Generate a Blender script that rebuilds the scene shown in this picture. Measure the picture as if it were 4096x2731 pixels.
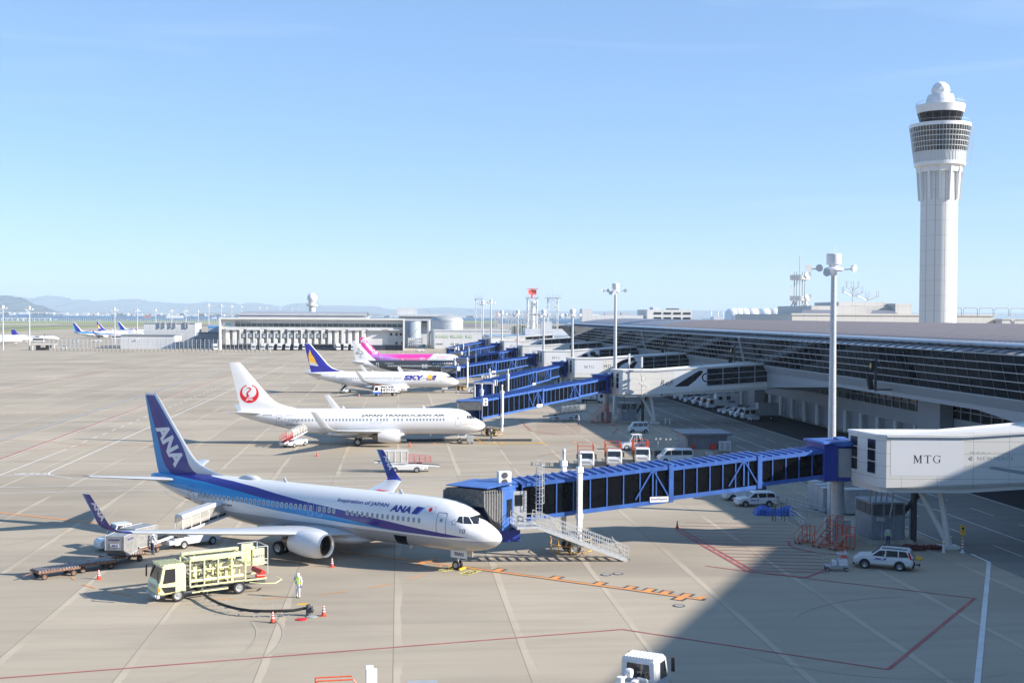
import bpy, bmesh, math, random
from mathutils import Vector, Matrix
R = math.radians; PI = math.pi
random.seed(7)
sc = bpy.context.scene
for _o in list(bpy.data.objects): bpy.data.objects.remove(_o)
C = sc.collection
# ---------------------------------------------------------------- camera
FPX, CH, HY, RO, TH = 4801.35, 19.81, 1261.83, .0056, -.0942
PIT = math.atan((1365.5-HY)/FPX)
def ray(px, py):
    x = px-2048; y = py-1365.5
    x, y = x*math.cos(RO)+y*math.sin(RO), -x*math.sin(RO)+y*math.cos(RO)
    c, s = math.cos(PIT), math.sin(PIT)
    dx, dy, dz = x/FPX, c-(y/FPX)*s, -s-(y/FPX)*c
    ct, st = math.cos(TH), math.sin(TH)
    return Vector((dx*ct-dy*st, dx*st+dy*ct, dz))
def gp(px, py, z=0.0):
    """point of the ground (or of height z) seen at a pixel of the 4096-wide photograph"""
    d = ray(px, py); t = (z-CH)/d.z
    return Vector((d.x*t, d.y*t, z))
def gy(px, py, Y):
    d = ray(px, py); t = Y/d.y
    return Vector((d.x*t, Y, CH+d.z*t))
cam = bpy.data.cameras.new('camera'); cam.lens = FPX/4096*36; cam.sensor_width = 36
cam.clip_start = .5; cam.clip_end = 120000
co = bpy.data.objects.new('camera', cam); C.objects.link(co); sc.camera = co
_f = ray(2048, 1365.5); _r = (ray(3048, 1365.5)-_f).normalized(); _u = _r.cross(_f.normalized())
_m = Matrix((_r, _u, -_f.normalized())).transposed().to_4x4(); _m.translation = Vector((0, 0, CH))
co.matrix_world = _m
# ---------------------------------------------------------------- sky and sun
SUNV = Vector((2.07, -.72, 1.0)).normalized()
sel = math.asin(SUNV.z)
w = bpy.data.worlds.new('World'); sc.world = w; w.use_nodes = True
nt = w.node_tree; nt.nodes.clear()
sky = nt.nodes.new('ShaderNodeTexSky'); sky.sky_type = 'NISHITA'; sky.sun_disc = False
sky.sun_elevation = sel; sky.sun_rotation = math.atan2(SUNV.x, SUNV.y)
sky.altitude = 0; sky.air_density = .8; sky.dust_density = 0; sky.ozone_density = 3.5
bg = nt.nodes.new('ShaderNodeBackground'); bg.inputs[1].default_value = .085
tc = nt.nodes.new('ShaderNodeTexCoord'); mp = nt.nodes.new('ShaderNodeMapping')
mp.inputs['Scale'].default_value = (1.2, 1.2, 14); mp.inputs['Rotation'].default_value = (R(4), R(-3), 0)
nz = nt.nodes.new('ShaderNodeTexNoise'); nz.inputs['Scale'].default_value = 2.3; nz.inputs['Detail'].default_value = 9; nz.inputs['Distortion'].default_value = .6
cr = nt.nodes.new('ShaderNodeValToRGB'); cr.color_ramp.elements[0].position = .54; cr.color_ramp.elements[1].position = .8
cr.color_ramp.elements[1].color = (.26, .26, .26, 1)
mx = nt.nodes.new('ShaderNodeMix'); mx.data_type = 'RGBA'; mx.inputs[7].default_value = (6.2, 6.6, 7.2, 1)
out = nt.nodes.new('ShaderNodeOutputWorld')
L = nt.links.new
L(tc.outputs['Generated'], mp.inputs[0]); L(mp.outputs[0], nz.inputs['Vector']); L(nz.outputs[0], cr.inputs[0])
L(cr.outputs[0], mx.inputs[0]); L(sky.outputs[0], mx.inputs[6]); tn = nt.nodes.new('ShaderNodeMix'); tn.data_type = 'RGBA'; tn.blend_type = 'MULTIPLY'; tn.inputs[0].default_value = 1; tn.inputs[7].default_value = (.93,.945,1.04,1); L(mx.outputs[2], tn.inputs[6]); fl_ = nt.nodes.new('ShaderNodeMix'); fl_.data_type = 'RGBA'; fl_.inputs[0].default_value = .42; fl_.inputs[7].default_value = (1.6,3.1,5.3,1); L(tn.outputs[2], fl_.inputs[6]); L(fl_.outputs[2], bg.inputs[0]); L(bg.outputs[0], out.inputs[0])
sl = bpy.data.lights.new('sun', 'SUN'); sl.energy = 5.0; sl.angle = R(.55); sl.color = (1, .93, .83)
so = bpy.data.objects.new('sun', sl); C.objects.link(so); so.rotation_euler = SUNV.to_track_quat('Z', 'Y').to_euler()
sc.view_settings.view_transform = 'Standard'; sc.view_settings.look = 'None'; sc.view_settings.exposure = 1.2; sc.view_settings.gamma = 1
# ---------------------------------------------------------------- helpers
class MB:
    """collects faces, then links them as ONE mesh object"""
    def __init__(s): s.v = []; s.f = []; s.mi = []; s.m = 0; s.sm = []; s.smooth = False
    def add(s, vs, fs, T=None):
        b = len(s.v)
        s.v += [tuple(T @ Vector(p)) if T else tuple(p) for p in vs]
        for f in fs: s.f.append(tuple(b+i for i in f)); s.mi.append(s.m); s.sm.append(s.smooth)
        return s
    def box(s, x0, x1, y0, y1, z0, z1, T=None, tx=0, ty=0):
        """tx, ty shrink the top face on each side"""
        return s.add([(x0,y0,z0),(x1,y0,z0),(x1,y1,z0),(x0,y1,z0),(x0+tx,y0+ty,z1),(x1-tx,y0+ty,z1),(x1-tx,y1-ty,z1),(x0+tx,y1-ty,z1)],
                     [(3,2,1,0),(4,5,6,7),(0,1,5,4),(1,2,6,5),(2,3,7,6),(3,0,4,7)], T)
    def bb(s, x0, x1, y0, y1, z0, z1, b=.04, T=None):
        """box with chamfered edges"""
        vs = []
        for z, i in ((z0, b), (z0+b, 0), (z1-b, 0), (z1, b)):
            for (x, y, sx, sy) in ((x0,y0,1,1),(x1,y0,-1,1),(x1,y1,-1,-1),(x0,y1,1,-1)):
                a = (x+sx*(b+i), y+sy*i, z); c = (x+sx*i, y+sy*(b+i), z)
                vs += [c, a] if sx*sy > 0 else [a, c]
        fs = [tuple(range(7, -1, -1)), tuple(range(24, 32))]
        for k in range(3):
            for j in range(8): fs.append((k*8+j, k*8+(j+1) % 8, k*8+8+(j+1) % 8, k*8+8+j))
        return s.add(vs, fs, T)
    def ring(s, rings, cap=True, closed=True, T=None):
        n = len(rings[0]); vs = [p for r in rings for p in r]; fs = []
        for k in range(len(rings)-1):
            for j in range(n if closed else n-1):
                fs.append((k*n+j, k*n+(j+1) % n, (k+1)*n+(j+1) % n, (k+1)*n+j))
        if cap: fs.append(tuple(range(n-1, -1, -1))); fs.append(tuple((len(rings)-1)*n+j for j in range(n)))
        return s.add(vs, fs, T)
    def tube(s, p, q, r, r2=None, n=8, cap=True, T=None):
        p = Vector(p); q = Vector(q); r2 = r if r2 is None else r2; d = (q-p).normalized()
        a = d.orthogonal().normalized(); b = d.cross(a)
        rg = [[c+(a*math.cos(t)+b*math.sin(t))*rr for t in [2*PI*k/n for k in range(n)]] for c, rr in ((p, r), (q, r2))]
        sm = s.smooth; s.smooth = n > 5; s.ring(rg, cap, True, T); s.smooth = sm; return s
    def path(s, pts, r, n=6, T=None):
        for a, b in zip(pts[:-1], pts[1:]): s.tube(a, b, r, n=n, T=T)
        return s
    def hose(s, pts, r, n=8):
        rings = []; P = [Vector(p) for p in pts]
        for i, p in enumerate(P):
            d = (P[min(i+1, len(P)-1)]-P[max(i-1, 0)]).normalized(); a = d.cross(Vector((0, 0, 1))).normalized(); b = a.cross(d)
            rings.append([p+(a*math.cos(2*PI*k/n)+b*math.sin(2*PI*k/n))*r for k in range(n)])
        s.smooth = True; s.ring(rings); s.smooth = False; return s
    def bar(s, p, q, w, h=None, T=None):
        """square bar"""
        p = Vector(p); q = Vector(q); h = w if h is None else h; d = (q-p).normalized()
        a = d.cross(Vector((0, 0, 1))); a = a.normalized() if a.length > .01 else Vector((1, 0, 0)); b = a.cross(d)
        o = [a*w/2*i+b*h/2*j for i, j in ((-1,-1),(1,-1),(1,1),(-1,1))]
        return s.ring([[p+k for k in o], [q+k for k in o]], T=T)
    def lathe(s, prof, c=(0,0,0), n=24, ax='z', T=None, cap=True):
        rg = []
        for r, h in prof:
            rr = []
            for k in range(n):
                a = 2*PI*k/n; x, y = r*math.cos(a), r*math.sin(a)
                rr.append((c[0]+x, c[1]+y, c[2]+h) if ax == 'z' else (c[0]+h, c[1]+x, c[2]+y) if ax == 'x' else (c[0]+y, c[1]+h, c[2]+x))
            rg.append(rr)
        sm = s.smooth; s.smooth = True; s.ring(rg, cap, True, T); s.smooth = sm; return s
    def prism(s, poly, d0, d1, ax='y', T=None, tri=False):
        """polygon given in the plane across ax, extruded along ax from d0 to d1"""
        def P(u, v, d): return (u, d, v) if ax == 'y' else (d, u, v) if ax == 'x' else (u, v, d)
        return s.ring([[P(u, v, d0) for u, v in poly], [P(u, v, d1) for u, v in poly]], T=T)
    def quad(s, *p, T=None): return s.add(p, [tuple(range(len(p)))], T)
    def build(s, name, mats, parent=None, label=None, cat=None, group=None, kind=None, loc=None, rz=0, fix=True):
        me = bpy.data.meshes.new(name); me.from_pydata([tuple(p) for p in s.v], [], s.f)
        mats = mats if isinstance(mats, (list, tuple)) else [mats]
        for m in mats: me.materials.append(m)
        me.polygons.foreach_set('material_index', s.mi); me.polygons.foreach_set('use_smooth', s.sm)
        if fix:
            bm = bmesh.new(); bm.from_mesh(me); bmesh.ops.recalc_face_normals(bm, faces=bm.faces); bm.to_mesh(me); bm.free()
        if True in s.sm: me.set_sharp_from_angle(angle=R(38))
        me.update()
        o = bpy.data.objects.new(name, me); C.objects.link(o)
        if parent: o.parent = parent
        if loc is not None: o.location = loc
        if rz: o.rotation_euler = (0, 0, rz)
        return tag(o, label, cat, group, kind)
def tag(o, label=None, cat=None, group=None, kind=None):
    if label: o['label'] = label
    if cat: o['category'] = cat
    if group: o['group'] = group
    if kind: o['kind'] = kind
    return o
def thing(name, label, cat, loc=(0,0,0), rz=0, group=None):
    o = bpy.data.objects.new(name, None); C.objects.link(o); o.location = loc; o.rotation_euler = (0, 0, rz)
    return tag(o, label, cat, group)
def each(name, m, parent, boxes):
    """every box a part of its own"""
    for b in boxes: MB().box(*b).build(name, m, parent)
def kids(o): return [c for c in bpy.data.objects if c.parent == o]
KC = {}
def dup(root, loc, rz, label, group=None, skip=()):
    r = root.copy(); C.objects.link(r); r.location = loc; r.rotation_euler = (0, 0, rz); r['label'] = label
    if group: r['group'] = group
    for ch in root.children:
        if ch.name.split('.')[0] in skip: continue
        c = ch.copy(); C.objects.link(c); c.parent = r
        for g in ch.children:
            if g.name.split('.')[0] in skip: continue
            d = g.copy(); C.objects.link(d); d.parent = c
    return r
def TR(x=0, y=0, z=0, rz=0, ry=0, rx=0):
    return Matrix.Translation((x, y, z)) @ Matrix.Rotation(rz, 4, 'Z') @ Matrix.Rotation(ry, 4, 'Y') @ Matrix.Rotation(rx, 4, 'X')
def mat(name, col, rough=.5, metal=0, var=.05, scale=1.5, bump=0, spec=.5, coat=0, emit=None, dirt=None, stretch=(1,1,1)):
    m = bpy.data.materials.new(name); m.use_nodes = True; n = m.node_tree.nodes; l = m.node_tree.links.new
    b = n['Principled BSDF']; b.inputs['Roughness'].default_value = rough; b.inputs['Metallic'].default_value = metal
    b.inputs['Specular IOR Level'].default_value = spec; b.inputs['Coat Weight'].default_value = coat
    t = n.new('ShaderNodeTexCoord'); mp = n.new('ShaderNodeMapping'); mp.inputs['Scale'].default_value = stretch
    z = n.new('ShaderNodeTexNoise'); z.inputs['Scale'].default_value = scale; z.inputs['Detail'].default_value = 6
    r = n.new('ShaderNodeValToRGB'); r.color_ramp.elements[0].position = .3; r.color_ramp.elements[1].position = .7
    c = Vector(col)
    lo = Vector(dirt) if dirt else c*(1-var*2)
    r.color_ramp.elements[0].color = (*lo, 1); r.color_ramp.elements[1].color = (*[min(1, k*(1+var*.6)) for k in c], 1)
    l(t.outputs['Object'], mp.inputs[0]); l(mp.outputs[0], z.inputs['Vector']); l(z.outputs[0], r.inputs[0]); l(r.outputs[0], b.inputs['Base Color'])
    if bump:
        u = n.new('ShaderNodeBump'); u.inputs['Strength'].default_value = bump; u.inputs['Distance'].default_value = .05; l(z.outputs[0], u.inputs['Height']); l(u.outputs[0], b.inputs['Normal'])
    if emit: b.inputs['Emission Color'].default_value = (*col, 1); b.inputs['Emission Strength'].default_value = emit
    return m
def nmath(n, l, op, a, b=None, c=None):
    x = n.new('ShaderNodeMath'); x.operation = op
    for i, k in enumerate((a, b, c)):
        if k is None: continue
        if isinstance(k, (int, float)): x.inputs[i].default_value = k
        else: l(k, x.inputs[i])
    return x.outputs[0]
def nmix(n, l, f, a, b):
    x = n.new('ShaderNodeMix'); x.data_type = 'RGBA'
    for i, k in ((0, f), (6, a), (7, b)):
        if isinstance(k, (int, float)): x.inputs[i].default_value = k
        elif isinstance(k, tuple): x.inputs[i].default_value = (*k, 1)
        else: l(k, x.inputs[i])
    return x.outputs[2]
M = {}
M['white'] = mat('white_paint', (.66,.66,.655), .35, coat=.2, var=.03)
M['vanwhite'] = mat('vehicle_white', (.62,.63,.64), .3, coat=.5, var=.03, scale=3)
M['panel'] = mat('cream_panel', (.66,.64,.60), .45, var=.04, scale=.4)
M['sign'] = mat('sign_white', (.68,.68,.69), .4, var=.015, scale=.5)
M['grey'] = mat('light_grey_metal', (.42,.43,.44), .4, metal=.2, var=.08)
M['galv'] = mat('galvanised_steel', (.50,.52,.54), .42, metal=.35, var=.08, scale=4)
M['dgrey'] = mat('dark_grey', (.08,.085,.09), .6, var=.15)
M['black'] = mat('black_rubber', (.016,.016,.017), .7, var=.2, scale=6)
M['rim'] = mat('wheel_rim', (.45,.46,.47), .35, metal=.6, var=.1, scale=8)
M['glass'] = mat('dark_window_glass', (.018,.022,.028), .06, var=.2, spec=.8)
M['blue'] = mat('bridge_blue', (.045,.125,.40), .42, var=.14, scale=1.2)
M['navy'] = mat('navy_blue', (.02,.035,.20), .4, var=.08)
M['bglass'] = mat('tunnel_dark_glass', (.006,.007,.009), .08, var=.2, spec=.2)
M['red'] = mat('red_paint', (.62,.035,.025), .42, var=.1, scale=5)
M['orange'] = mat('orange_red_paint', (.62,.09,.03), .45, var=.12, scale=5)
M['yellow'] = mat('safety_yellow', (.75,.42,.03), .45, var=.1, scale=5)
M['pale'] = mat('pale_yellow_paint', (.68,.66,.36), .35, var=.05, scale=3, coat=.3)
M['rust'] = mat('rusty_steel', (.22,.14,.10), .8, var=.3, scale=7, dirt=(.10,.035,.015))
M['worn'] = mat('worn_roller_steel', (.42,.43,.44), .6, var=.2, scale=5, dirt=(.20,.10,.06))
M['alu'] = mat('aluminium_container', (.42,.42,.41), .42, metal=.55, var=.12, scale=3)
M['skin'] = mat('skin', (.42,.23,.15), .6)
M['anablue'] = mat('deep_blue', (.020,.018,.24), .3, coat=.3, var=.02)
M['lblue'] = mat('light_blue', (.02,.24,.62), .3, coat=.3, var=.02)
M['ink'] = mat('dark_lettering', (.02,.02,.025), .45)
M['lred'] = mat('red_lettering', (.62,.012,.02), .4)
M['engine'] = mat('bare_metal', (.55,.56,.58), .28, metal=.75, var=.06, scale=4)
M['conc'] = mat('pale_concrete', (.42,.39,.34), .85, var=.1, scale=1.5, bump=.1)
# ---------------------------------------------------------------- lettering
TC = {}
def text_geo(txt, bold=0.0, spacing=1.0):
    k = (txt, bold, spacing)
    if k not in TC:
        cu = bpy.data.curves.new('t', 'FONT'); cu.body = txt; cu.size = 1; cu.offset = bold; cu.space_character = spacing; cu.resolution_u = 3
        o = bpy.data.objects.new('t', cu); C.objects.link(o); bpy.context.view_layer.update()
        me = bpy.data.meshes.new_from_object(o.evaluated_get(bpy.context.evaluated_depsgraph_get()))
        bpy.data.objects.remove(o); bpy.data.curves.remove(cu)
        bm = bmesh.new(); bm.from_mesh(me); bmesh.ops.triangulate(bm, faces=bm.faces); bpy.data.meshes.remove(me)
        for _ in range(3):
            es = [e for e in bm.edges if e.calc_length() > .22]
            if not es: break
            bmesh.ops.subdivide_edges(bm, edges=es, cuts=1); bmesh.ops.triangulate(bm, faces=bm.faces)
        bm.verts.index_update()
        vs = [(v.co.x, v.co.y) for v in bm.verts]; fs = [tuple(v.index for v in f.verts) for f in bm.faces]; bm.free()
        x0 = min(v[0] for v in vs); x1 = max(v[0] for v in vs); y0 = min(v[1] for v in vs); y1 = max(v[1] for v in vs)
        TC[k] = (vs, fs, x0, x1, y0, y1)
    return TC[k]
def put_text(mb, txt, fn, w=None, h=None, bold=0.0, shear=0.0, spacing=1.0, center=False):
    """fn maps (u right, v up) in metres to a point; the text fills width w and height h from u=v=0"""
    vs, fs, x0, x1, y0, y1 = text_geo(txt, bold, spacing)
    sy = (h/(y1-y0)) if h else w/(x1-x0); sx = (w/(x1-x0)) if w else sy
    off = -(x1-x0)*sx/2 if center else 0
    mb.add([fn((x-x0)*sx+(y-y0)*sy*shear+off, (y-y0)*sy) for x, y in vs], fs); return mb
SERIF = {
 'M': (1.12, [[(0,0),(.30,0),(.30,.05),(.19,.07),(.19,.88),(.14,.93),(.11,.93),(.11,.07),(0,.05)], [(0,1),(.24,1),(.60,.26),(.52,.05),(.10,.94),(0,.95)],
              [(.52,.05),(.60,.26),(.88,1),(.92,.90),(.56,0)], [(.84,1),(1.12,1),(1.12,.95),(1.02,.93),(1.02,.07),(1.12,.05),(1.12,0),(.76,0),(.76,.05),(.87,.07),(.87,.90)]]),
 'T': (.9, [[(0,.78),(.04,.78),(.08,.93),(.82,.93),(.86,.78),(.9,.78),(.88,1),(.02,1)], [(.38,.93),(.38,.07),(.26,.05),(.26,0),(.64,0),(.64,.05),(.52,.07),(.52,.93)]]),
}
def serif(mb, txt, fn, h, gap=.16):
    x = 0
    for ch in txt:
        if ch == 'G':
            n = 22; o = []; i = []
            for k in range(n+1):
                a = R(42)+R(276)*k/n; o.append((.5+.5*math.cos(a), .5+.5*math.sin(a))); i.append((.52+.38*math.cos(a)-.02, .5+.45*math.sin(a)))
            for k in range(n): mb.add([fn((x+p[0])*h, p[1]*h) for p in (o[k], o[k+1], i[k+1], i[k])], [(0,1,2,3)])
            for P in ([(.74,.04),(.88,.10),(.88,.40),(.98,.42),(.98,.46),(.62,.46),(.62,.42),(.74,.40)], [(.84,.70),(.90,.70),(.90,.98),(.84,.90)]): mb.add([fn((x+p[0])*h, p[1]*h) for p in P], [tuple(range(len(P)))])
            x += .98+gap
        else:
            wd, polys = SERIF[ch]
            for P in polys: mb.add([fn((x+p[0])*h, p[1]*h) for p in P], [tuple(range(len(P)))])
            x += wd+gap
    return x*h
def star_poly(r, ri, cx=0, cy=0, rot=PI/2, n=5):
    return [(cx+(r if k % 2 == 0 else ri)*math.cos(rot+PI*k/n), cy+(r if k % 2 == 0 else ri)*math.sin(rot+PI*k/n)) for k in range(2*n)]
# ---------------------------------------------------------------- ground
def concrete(name, base, dark=.82, joints=True):
    m = bpy.data.materials.new(name); m.use_nodes = True; n = m.node_tree.nodes; l = m.node_tree.links.new
    b = n['Principled BSDF']; b.inputs['Roughness'].default_value = .88; b.inputs['Specular IOR Level'].default_value = .25
    g = n.new('ShaderNodeNewGeometry'); sp = n.new('ShaderNodeSeparateXYZ'); l(g.outputs['Position'], sp.inputs[0])
    def noise(scale, detail=5, st=(1,1,1), rough=.55, dist=0):
        mp = n.new('ShaderNodeMapping'); mp.inputs['Scale'].default_value = st; z = n.new('ShaderNodeTexNoise')
        z.inputs['Scale'].default_value = scale; z.inputs['Detail'].default_value = detail; z.inputs['Roughness'].default_value = rough; z.inputs['Distortion'].default_value = dist
        l(g.outputs['Position'], mp.inputs[0]); l(mp.outputs[0], z.inputs['Vector']); return z.outputs[0]
    def ramp(v, a, c):
        x = n.new('ShaderNodeMapRange'); x.inputs[1].default_value = a; x.inputs[2].default_value = c; l(v, x.inputs[0]); return x.outputs[0]
    B = Vector(base)
    col = nmix(n, l, ramp(noise(.035, 4), .35, .65), tuple(B*.90), tuple(B*1.05))
    col = nmix(n, l, nmath(n, l, 'MULTIPLY', ramp(noise(.6, 6, (.12,1,1)), .45, .75), .6), col, tuple(B*.74))      # sweeping streaks along X
    col = nmix(n, l, nmath(n, l, 'MULTIPLY', ramp(noise(.045, 5, (.35,1,1), .6, 1.2), .50, .68), .75), col, tuple(Vector((B.x*.62, B.y*.62, B.z*.64))))   # dark scuffed areas
    col = nmix(n, l, ramp(noise(14, 3), .3, .8), col, nmix(n, l, .12, col, (.0,.0,.0)))
    if joints:
        X, Y = sp.outputs[0], sp.outputs[1]
        fx = nmath(n, l, 'FRACT', nmath(n, l, 'DIVIDE', nmath(n, l, 'ADD', X, 750.25), 7.5))
        ax = nmath(n, l, 'FRACT', nmath(n, l, 'DIVIDE', nmath(n, l, 'ADD', Y, -64.5+6250), 6.25))
        dx = nmath(n, l, 'MULTIPLY', nmath(n, l, 'SUBTRACT', .5, nmath(n, l, 'ABSOLUTE', nmath(n, l, 'SUBTRACT', fx, .5))), 7.5)
        dy = nmath(n, l, 'MULTIPLY', nmath(n, l, 'SUBTRACT', .5, nmath(n, l, 'ABSOLUTE', nmath(n, l, 'SUBTRACT', ax, .5))), 6.25)
        # slab tone
        cb = n.new('ShaderNodeCombineXYZ')
        l(nmath(n, l, 'FLOOR', nmath(n, l, 'DIVIDE', nmath(n, l, 'ADD', X, 750.25), 7.5)), cb.inputs[0]); l(nmath(n, l, 'FLOOR', nmath(n, l, 'DIVIDE', nmath(n, l, 'ADD', Y, -64.5+6250), 6.25*6)), cb.inputs[1])
        wn = n.new('ShaderNodeTexWhiteNoise'); l(cb.outputs[0], wn.inputs['Vector'])
        col = nmix(n, l, nmath(n, l, 'MULTIPLY', wn.outputs['Value'], .26), col, tuple(B*.45))
        # pale worn strip beside a joint, ragged edge
        edge = nmath(n, l, 'ADD', nmath(n, l, 'MULTIPLY', noise(2.2, 8, (1,1.6,1), .7), .5), nmath(n, l, 'MULTIPLY', noise(.09, 3), .9))
        d1 = nmath(n, l, 'MULTIPLY', fx, 7.5)
        strip = nmath(n, l, 'LESS_THAN', d1, nmath(n, l, 'SUBTRACT', edge, .22))
        strip = nmath(n, l, 'MULTIPLY', strip, ramp(noise(.06, 2), .38, .5))
        col = nmix(n, l, nmath(n, l, 'MULTIPLY', strip, .55), col, tuple(B*1.16))
        fl = ramp(noise(1.1, 9, (1,5.5,1), .75), .655, .68)
        fl = nmath(n, l, 'MULTIPLY', fl, ramp(noise(.12, 3), .45, .62))
        col = nmix(n, l, nmath(n, l, 'MULTIPLY', fl, .55), col, tuple(B*1.3))
        lx = nmath(n, l, 'LESS_THAN', dx, .028); ly = nmath(n, l, 'MULTIPLY', nmath(n, l, 'LESS_THAN', dy, .02), .35)
        col = nmix(n, l, nmath(n, l, 'MAXIMUM', nmath(n, l, 'MULTIPLY', lx, .65), ly), col, tuple(B*.3))
    l(col, b.inputs['Base Color'])
    bu = n.new('ShaderNodeBump'); bu.inputs['Strength'].default_value = .25; bu.inputs['Distance'].default_value = .02; l(noise(30, 3), bu.inputs['Height']); l(bu.outputs[0], b.inputs['Normal'])
    return m
M['apron'] = concrete('apron_concrete', (.42,.36,.278))
M['road'] = concrete('road_asphalt', (.225,.212,.19), joints=False)
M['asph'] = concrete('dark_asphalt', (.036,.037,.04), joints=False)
M['taxi'] = concrete('taxiway_asphalt', (.21,.19,.165), joints=False)
M['grass'] = mat('grass_green', (.155,.20,.055), .9, var=.2, scale=.05, dirt=(.24,.24,.09))
def sheet(name, pts, z, m, kind='structure', label=None):
    return MB().quad(*[(p[0], p[1], z) for p in pts]).build(name, m, kind=kind, fix=False)
sea = bpy.data.materials.new('sea_water'); sea.use_nodes = True
_b = sea.node_tree.nodes['Principled BSDF']; _b.inputs['Base Color'].default_value = (.012,.075,.17,1); _b.inputs['Roughness'].default_value = .55; _b.inputs['Specular IOR Level'].default_value = .25
_n = sea.node_tree.nodes.new('ShaderNodeTexNoise'); _n.inputs['Scale'].default_value = .02; _n.inputs['Detail'].default_value = 8
_g = sea.node_tree.nodes.new('ShaderNodeNewGeometry'); sea.node_tree.links.new(_g.outputs['Position'], _n.inputs['Vector'])
_k = sea.node_tree.nodes.new('ShaderNodeBump'); _k.inputs['Distance'].default_value = 3; _k.inputs['Strength'].default_value = .5
sea.node_tree.links.new(_n.outputs[0], _k.inputs['Height']); sea.node_tree.links.new(_k.outputs[0], _b.inputs['Normal'])
sheet('sea', [(-70000,-500),(70000,-500),(70000,90000),(-70000,90000)], -4, sea)
g0 = MB(); g0.box(-3500, 3500, -400, 2900, -6, 0); g0.build('ground', M['apron'], kind='structure')
sheet('service_road', [(47.6,-60),(77.5,-60),(77.5,640),(47.6,640)], .006, M['road'])
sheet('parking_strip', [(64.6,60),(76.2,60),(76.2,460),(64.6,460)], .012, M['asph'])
def band(name, px, m, z=.03):
    sheet(name, [gp(x/2.6133, 1150+y/2.6133) for x, y in px], z, m)
band('taxiway', [(-900,480),(-900,398),(5200,372),(5200,420),(1500,402),(700,432)], M['taxi'], .02)
band('grass_verge', [(-900,372),(-900,346),(5200,347),(5200,372),(2300,372),(1400,386)], M['grass'], .03)
band('grass_strip', [(-900,425),(-400,400),(560,394),(500,402),(150,414),(-200,428)], M['grass'], .04)
band('grass_field', [(-900,500),(-900,448),(0,440),(560,408),(1000,402),(1500,391),(1480,400),(700,432),(0,464)], M['grass'], .04)
band('runway_shoulder', [(-900,396),(-900,380),(600,378),(600,384)], M['conc'], .04)
# ---------------------------------------------------------------- painted lines
P_W = mat('painted_white', (.62,.62,.62), .7, var=.1, scale=.8, dirt=(.55,.52,.47)); P_R = mat('painted_red', (.27,.05,.065), .8, var=.12, scale=.6, dirt=(.40,.14,.11))
P_O = mat('painted_orange', (.72,.28,.06), .75, var=.12, scale=.8, dirt=(.55,.24,.09)); P_K = mat('painted_black', (.07,.07,.075), .8, var=.1); P_Y = mat('painted_yellow', (.62,.55,.18), .75, var=.1)
P_G = mat('painted_grey', (.22,.23,.25), .8, var=.2, scale=.3, dirt=(.33,.31,.28))
def strip(mb, pts, w, z, dash=None):
    for a, b in zip(pts[:-1], pts[1:]):
        a = Vector((a[0], a[1], 0)); b = Vector((b[0], b[1], 0)); d = b-a; Ln = d.length; d.normalize(); p = Vector((-d.y, d.x, 0))*w/2
        segs = [(0, Ln)]
        if dash: segs = []; t = 0; 
        while dash and t < Ln: segs.append((t, min(Ln, t+dash[0]))); t += dash[0]+dash[1]
        for s0, s1 in segs:
            q = [a+d*s0-p, a+d*s1-p, a+d*s1+p, a+d*s0+p]
            mb.add([(k.x, k.y, z) for k in q], [(0,1,2,3)])
def line(name, m, *strips, z=.018):
    mb = MB(); zz = z
    for k, (pts, w, *dash) in enumerate(strips): strip(mb, pts, w, z+k*.0006, dash[0] if dash else None)
    mb.build(name, m, kind='structure', fix=False)
def arc(cx, cy, r, a0, a1, n=12): return [(cx+r*math.cos(R(a0+(a1-a0)*k/n)), cy+r*math.sin(R(a0+(a1-a0)*k/n))) for k in range(n+1)]
line('road_marking', P_W, ([(64.2,90),(64.2,460)], .15), ([(59.5,95),(59.5,440)], .13, (5,5)), ([(55.3,60),(55.3,440)], .15), ([(51.75,95),(51.75,440)], .13, (5,5)),
     ([(47.95,100),(47.95,165)], .15), ([(47.95,190),(47.95,213)], .15), ([(47.95,235),(47.95,440)], .15), z=.02)
line('road_marking', P_W, ([(47.75,92.9),(31.35,62.1),(26,52)], .33), ([(47.95,96.4),(47.8,92.9)], .28), z=.026)
ANAF = Vector((.8033,-.5956,0)); ANAS = Vector((.5956,.8033,0))
o0 = Vector((4.67,94.40,0)); oe = o0+ANAF*20.6; ks = []; kk = []
pts = [(-75,146),(-39.3,122.9),(-15.1,107.8),(o0.x,o0.y)]
def ticks(mb, orig, F, S, ds, w, ln, z, both=()):
    for i, d in enumerate(ds):
        p = orig+F*d; a = p-S*(ln if i in both else w/2); q = p+S*ln; strip(mb, [a, q], w*1.6, z)
for nm, m, ex, z in (('lead_in_border', P_K, .28, .017), ('lead_in_line', P_O, 0, .023)):
    mb = MB(); strip(mb, [(o0.x,o0.y),(oe.x+ANAF.x*ex,oe.y+ANAF.y*ex)], .34+ex, z)
    ticks(mb, o0, ANAF, ANAS, (3.5, 8.6, 12.3, 14.8, 16.3, 17.6, 19.2), .34+ex, 1.05+ex/2, z+.001, (6,))
    if not ex: strip(mb, pts, .3, z+.002); strip(mb, [o0+ANAF*-3.0-ANAS*1.4, o0+ANAF*-3.0+ANAS*1.4], .4, z+.003); strip(mb, [oe-ANAF*.2, oe-ANAF*.2+ANAS*1.0], .4, z+.0035)
    mb.build(nm, m, kind='structure', fix=False)
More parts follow.
